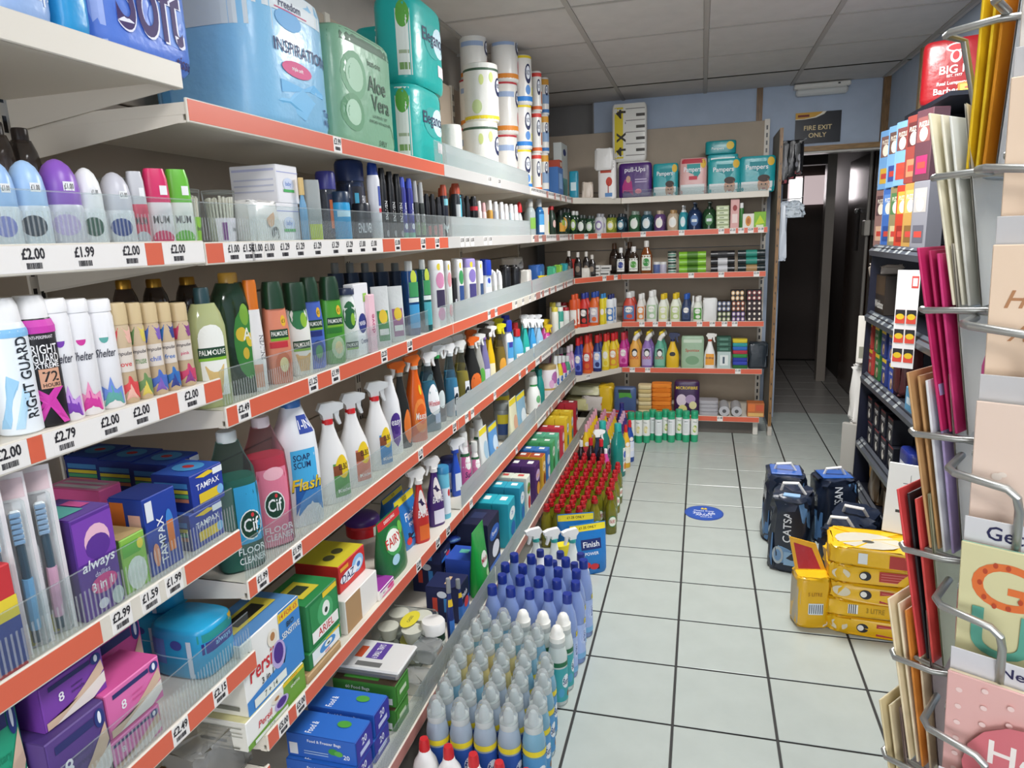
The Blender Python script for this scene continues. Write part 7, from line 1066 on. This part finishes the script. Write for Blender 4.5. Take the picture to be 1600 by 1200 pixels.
P = pack(.125, .11, .205, '#e3b018', n=4, crumple=.004, seed=41, deco=(('F', 'r', -.35, .5, .28, .5, '#dfe6ea'), *[('F', 'r', -.3 + .12 * k, -.25 + .12 * k, .3, .48, '#2a3a4a') for k in range(7)], ('F', 't', '5 LITRE', 0, .68, .07, '#a8761a', .4), ('F', 'p', [(.5, .02), (.95, .02), (.95, .25)], '#cfc8b8'), ('N', 'r', -.9, .9, .05, .9, '#b8ad96')))
v, f = extrude([(-.055, 0), (.055, 0), (.02, .1), (-.075, .125)], .006); P.add('flap', ([(x - .01 - z * .25, y, z + .2) for x, y, z in v], f), M('#d8a01c', 'f'), False); v, f = extrude([(-.045, .01), (.035, .01), (.005, .085), (-.06, .105)], .0066); P.add('flap_print', ([(x - .01 - z * .25, y, z + .2) for x, y, z in v], f), M('#a8262c', 'f'), False)
put(P, (.778, .69, 0), -R90 + .15, 'cat_litter_bag', 'yellow litter bag standing with its top flap open', 'bag', 'on the floor')
put(carton(.15, .012, .26, '#dfdfdc', deco=(('F', 'r', -.5, -.2, .3, .34, '#3a3a3a'), ('F', 'r', .3, .5, .4, .43, '#3a3a3a'), ('F', 'r', -.3, .3, .72, .73, '#4a4a4a'), ('F', 'r', 0, .02, .65, .85, '#4a4a4a'))), (1.10, .775, .34), -2.0, 'paper_sheet', 'white printed paper board leaning', 'paper', 'on the yellow bag stack', tilt=(0, -.2, 0))
# hanging goods on the end board
e = bpy.data.objects.new('peg_hook', None); COL.objects.link(e); tag(e, 'chrome peg hook on the end board carrying black packets', 'hook'); obj('wire', mesh('wire', *tubevf([(.868, 3.34, 2.03), (1.0, 3.3, 2.03), (1.02, 3.3, 2.045)], .003, 6), M('#c8c8c8', 'm')), e)
for i in range(3): put(pack(.06, .02, .28 - .03 * i, '#17171a', crumple=.006, seed=i + 60, deco=(('F', 'e', .2, .5, .3, .1, '#8a8a90'), ('F', 'e', -.3, .3, .3, .08, '#6a6a72'), ('F', 'r', -.6, .6, .02, .1, '#8a2030'))), (.89 + .042 * i, 3.315, 1.755 + .03 * i), -R90, 'hanging_packet', 'glossy black packet', 'packet', 'hanging on end board hook')
put(pack(.13, .08, .11, '#c9d2da', n=2.3, prof='waist', crumple=.012, k='w'), (.96, 3.3, 1.53), -R90, 'bath_puff', 'white mesh bath puff', 'bath puff', 'hanging by the dark doorway')
put(pack(.05, .03, .4, '#c3cad4', crumple=.008), (.893, 3.29, 1.24), -R90, 'net_bag', 'long white net bag', 'bag', 'hanging on the end board')
e = bpy.data.objects.new('peg_hook', None); COL.objects.link(e); tag(e, 'chrome peg hook on the end board carrying the bath puff', 'hook'); obj('wire', mesh('wire', *tubevf([(.868, 3.31, 1.655), (1.0, 3.3, 1.655), (1.015, 3.3, 1.67)], .003, 6), M('#c8c8c8', 'm')), e)
# ================================================================ greeting card rack in the foreground
O = Vector((.60, -1.20, 0)); e1 = Vector((.891, -.454, 0)); n1 = Vector((-.454, -.891, 0)); d2 = Vector((.643, .766, 0)); n2 = Vector((-.766, .643, 0)); UZ = Vector((0, 0, 1)); WIRE = M('#b9bbb8', 'm', .35)
rk = bpy.data.objects.new('card_rack', None); COL.objects.link(rk); tag(rk, 'grey wire greeting card spinner rack in the foreground', 'card rack')
cen = O + e1 * .10 + d2 * .07
def wire(nm, pts, r=.0034): obj(nm, mesh(nm, *tubevf(pts, r, 10), WIRE, True), rk)
wire('pole', [(cen.x, cen.y, .03), (cen.x, cen.y, 1.8)], .016)
obj('base', mesh('base', *[[(x + cen.x, y + cen.y, z) for x, y, z in solid([(0, .22, .22, 2), (.02, .22, .22, 2), (.035, .05, .05, 2)], 24)[0]], solid([(0, .22, .22, 2), (.02, .22, .22, 2), (.035, .05, .05, 2)], 24)[1]], M('#8f918f')), rk)
for q in (O + e1 * .006 + d2 * .006, O + e1 * .2, O + d2 * .15): wire('upright', [q + UZ * .2, q + UZ * 1.75], .003)
FT = [1.625, 1.503, 1.381, 1.256, 1.133, 1.009, .885]; LT = [1.62, 1.504, 1.388, 1.272, 1.155, 1.037, .92]
def arm(a, b, z):
    a = Vector(a); b = Vector(b); wire('arm', [a + UZ * z, b + UZ * z], .003)
for z in FT:
    p = O + UZ * z; wire('pocket_wire', [p - e1 * .012 - n1 * .0, p - e1 * .014 + n1 * .045, p - e1 * .008 + n1 * .056, p + e1 * .03 + n1 * .062 - UZ * .004, p + e1 * .037 + n1 * .062 - UZ * .01, p + e1 * .039 + n1 * .058 - UZ * .022, p + e1 * .039 + n1 * .03 - UZ * .1, p + e1 * .039 + n1 * .012 - UZ * .115])
    wire('pocket_wire', [p + e1 * .1 + n1 * .012 - UZ * .115, p + e1 * .1 + n1 * .03 - UZ * .1, p + e1 * .1 + n1 * .058 - UZ * .022, p + e1 * .105 + n1 * .062 - UZ * .006, p + e1 * .15 + n1 * .056, p + e1 * .155 - n1 * 0])
    wire('pocket_floor', [p + e1 * .0 - UZ * .112 + n1 * .002, p + e1 * .0 + n1 * .03 - UZ * .112, p + e1 * .14 + n1 * .03 - UZ * .112, p + e1 * .14 + n1 * .002 - UZ * .112], .003)
for z in LT:
    p = O + n2 * .0 + UZ * z; wire('pocket_wire', [p, p + n2 * .015 - d2 * .01, p + n2 * .05 - d2 * .012 - UZ * .002, p + n2 * .056 - d2 * .004 - UZ * .002, p + n2 * .056 + d2 * .03 - UZ * .002, p + n2 * .036 + d2 * .04 - UZ * .1], .0031)
    wire('pocket_floor', [p - UZ * .118, p + n2 * .034 - UZ * .118, p + n2 * .034 + d2 * .12 - UZ * .118, p + d2 * .12 - UZ * .118], .003)
def card(w_, h_, t, col, deco=(), k='c'):
    P = Prod(w_, t, h_); P.add('sheet', boxvf(-t / 2, t / 2, -w_ / 2, w_ / 2, 0, h_, min(.0006, t * .3)), M(col, k), False); return P.deco(list(deco)) if deco else P
RZ1 = math.atan2(n1.y, n1.x); RZ2 = math.atan2(n2.y, n2.x); LEAN = .22
def fcard(z, off, P, ds, dz=0, tilt=LEAN):
    b = O + e1 * (P.w / 2 + .002) + n1 * off + UZ * (z - .108 + dz); put(P, b, RZ1, 'greeting_card', ds, 'greeting card', 'foreground rack', tilt=(0, tilt, 0))
PEACH = '#f0d6bb'
def tier(z, col, ds, deco=(), tab='#c9c8c8', tabtext=None, backs=('#efe3d2', '#e9dcc8'), h=.176):
    fcard(z, .006, card(.128, h + .022, .001, tab, (('F', 't', tabtext, .05, .94, .07, '#2a2a52', .8),) if tabtext else ()), f'grey divider behind the {ds}')
    for i, c in enumerate(backs): fcard(z, .0085 + .003 * i, card(.126, h - .002 + .001 * i, .002, c), f'{["rear", "inner"][i % 2]} {"sheet" if i < 2 else "copy"} behind the {ds}')
    fcard(z, .0155, card(.127, h, .002, col, deco), ds)
tier(FT[0], '#e9e2d8', 'pale card at frame corner')
tier(FT[1], PEACH, 'plain peach card with dusty edge', (('F', 'e', -.6, .93, .02, .01, '#b9a48c'),))
tier(FT[2], PEACH, 'peach anniversary card with copper script', (('F', 't', 'Happy', -.42, .74, .11, '#b9855c', .42, 0, .35), ('F', 't', 'Anniversary', -.06, .58, .1, '#b9855c', .72, 0, .35), ('F', 'e', .1, .3, .3, .16, '#b98438'), ('F', 'e', .1, .3, .12, .07, '#e2c89a')))
tier(FT[3], '#ead3c2', 'peach card reading WITH', (('F', 't', 'W I T H', -.2, .8, .035, '#9a8f80', .4), ('F', 'e', -.05, .9, .06, .014, '#a8895a'), ('F', 'e', -.72, .62, .06, .02, '#f0e2d4'), ('F', 'e', -.66, .635, .05, .014, '#f0e2d4'), ('F', 'e', -.72, .2, .06, .02, '#f0e2d4'), ('F', 'r', -.3, .98, .02, .5, '#e4d2c6')))
tier(FT[4], '#d8d3a4', 'card with orange and teal spotted letters', (('F', 't', 'G', -.52, .79, .27, '#e0743a', .42), *[('F', 'e', u, v, .028, .016, '#b84a2c') for u, v in ((-.71, .86), (-.6, .905), (-.46, .905), (-.76, .79), (-.7, .71), (-.58, .67), (-.42, .675), (-.3, .73))], ('F', 't', 'U', -.48, .5, .29, '#5fa894', .42), ('F', 'e', -.5, .26, .3, .08, '#8a2a6a'), ('F', 'r', -.98, .98, .02, .14, '#e2cdb4')), tab='#d6d6d8', tabtext='Get Well Soon', backs=('#d8b08a', '#8fd0bc'))
tier(FT[5], '#e3b3ad', 'pink new baby card with rose circle', tuple(('F', 'e', -.85 + .3 * i, .9 - .11 * j + .05 * (i % 2), .04, .016, '#efd2cc') for i in range(6) for j in range(8)) + (('F', 'e', .05, .46, .8, .36, '#d5747c'), ('F', 't', 'Hello', .1, .6, .16, '#f4ece6', .55), ('F', 't', 'Baby', .12, .4, .18, '#f4ece6', .6), ('F', 't', '*', .15, .76, .08, '#f4ece6', .1)), tab='#d3d3d6', tabtext='New Baby', backs=('#f0e0bc', '#f2e6c8'))
tier(FT[6], '#c9d88a', 'lime card at frame foot', tab='#cfcfd2')
def lcard(z, off, col, ds, h=.165, w_=.125, t=.0022, dt=0, lean=.27, dz=0, k='c'):
    P = card(w_, h, t, col, k=k); b = O + n2 * off + d2 * (w_ / 2 + dt) + UZ * (z - .113 + dz); put(P, b, RZ2, 'greeting_card', ds, 'greeting card', 'foreground rack', tilt=(0, lean, 0))
LC = [(['#e8c21c', '#f0cf2a', '#e89a1e'], ['yellow', 'bright yellow', 'orange'], '#e9e7e2', 'top side pocket'), (['#efe9cf', '#ece8d6', '#e4e6df'], ['cream', 'ivory', 'off-white'], '#e2e0d6', 'second side pocket'), (['#c82a68', '#b8245e', '#d0387a'], ['magenta', 'deep magenta', 'rose magenta'], '#ddd8cc', 'third side pocket'),
      (['#c49a68', '#b98f5e', '#dfe2e4', '#b8a8d8'], ['tan', 'brown', 'silver', 'lilac'], '#dcd6ca', 'fourth side pocket'), (['#d84848', '#1e1c20', '#d8504c'], ['coral red', 'black', 'salmon red'], '#cfcfae', 'fifth side pocket'), (['#e6d8b4', '#e9dcbc', '#d88a3a', '#ead9b8'], ['cream first', 'cream second', 'orange', 'cream last'], '#b9a298', 'sixth side pocket'), (['#d3c49a', '#d8caa4'], ['straw', 'sand'], '#a8948a', 'lowest side pocket')]
for z, (cols, nms, back, pl) in zip(LT, LC):
    n = len(cols)
    for i, c in enumerate(cols): lcard(z, .03 - .0062 * i, c, f'{nms[i]} envelope edge-on, {pl}', h=.17 - .003 * i, dt=-.004 + .003 * (i % 2), lean=(.205 if z < 1.6 else .0) - .012 * i)
    # curved backing card of the pocket
    P = Prod(.125, .02, .18); V = []; F = []
    for j in range(7):
        for i in range(9):
            a, b = i / 8, j / 6; V.append((.012 * math.sin(a * math.pi * .8) * (1 - .3 * b), .0625 - .125 * a, .172 * b))
    for j in range(6):
        for i in range(8): q = j * 9 + i; F.append((q, q + 1, q + 10, q + 9))
    nv = len(V); V += [(x - .0014, y, z_) for x, y, z_ in V]; F += [tuple(i + nv for i in reversed(q)) for q in F]; P.add('sheet', (V, F), M(back, 'c'))
    put(P, O + n2 * (.03 - .0062 * n - .003) + d2 * .058 + UZ * (z - .113), RZ2, 'backing_card', f'curved pale backing sheet, {pl}', 'card', 'foreground rack', tilt=(0, (.2 if z < 1.6 else 0) - .012 * n, 0))
finish_labels()
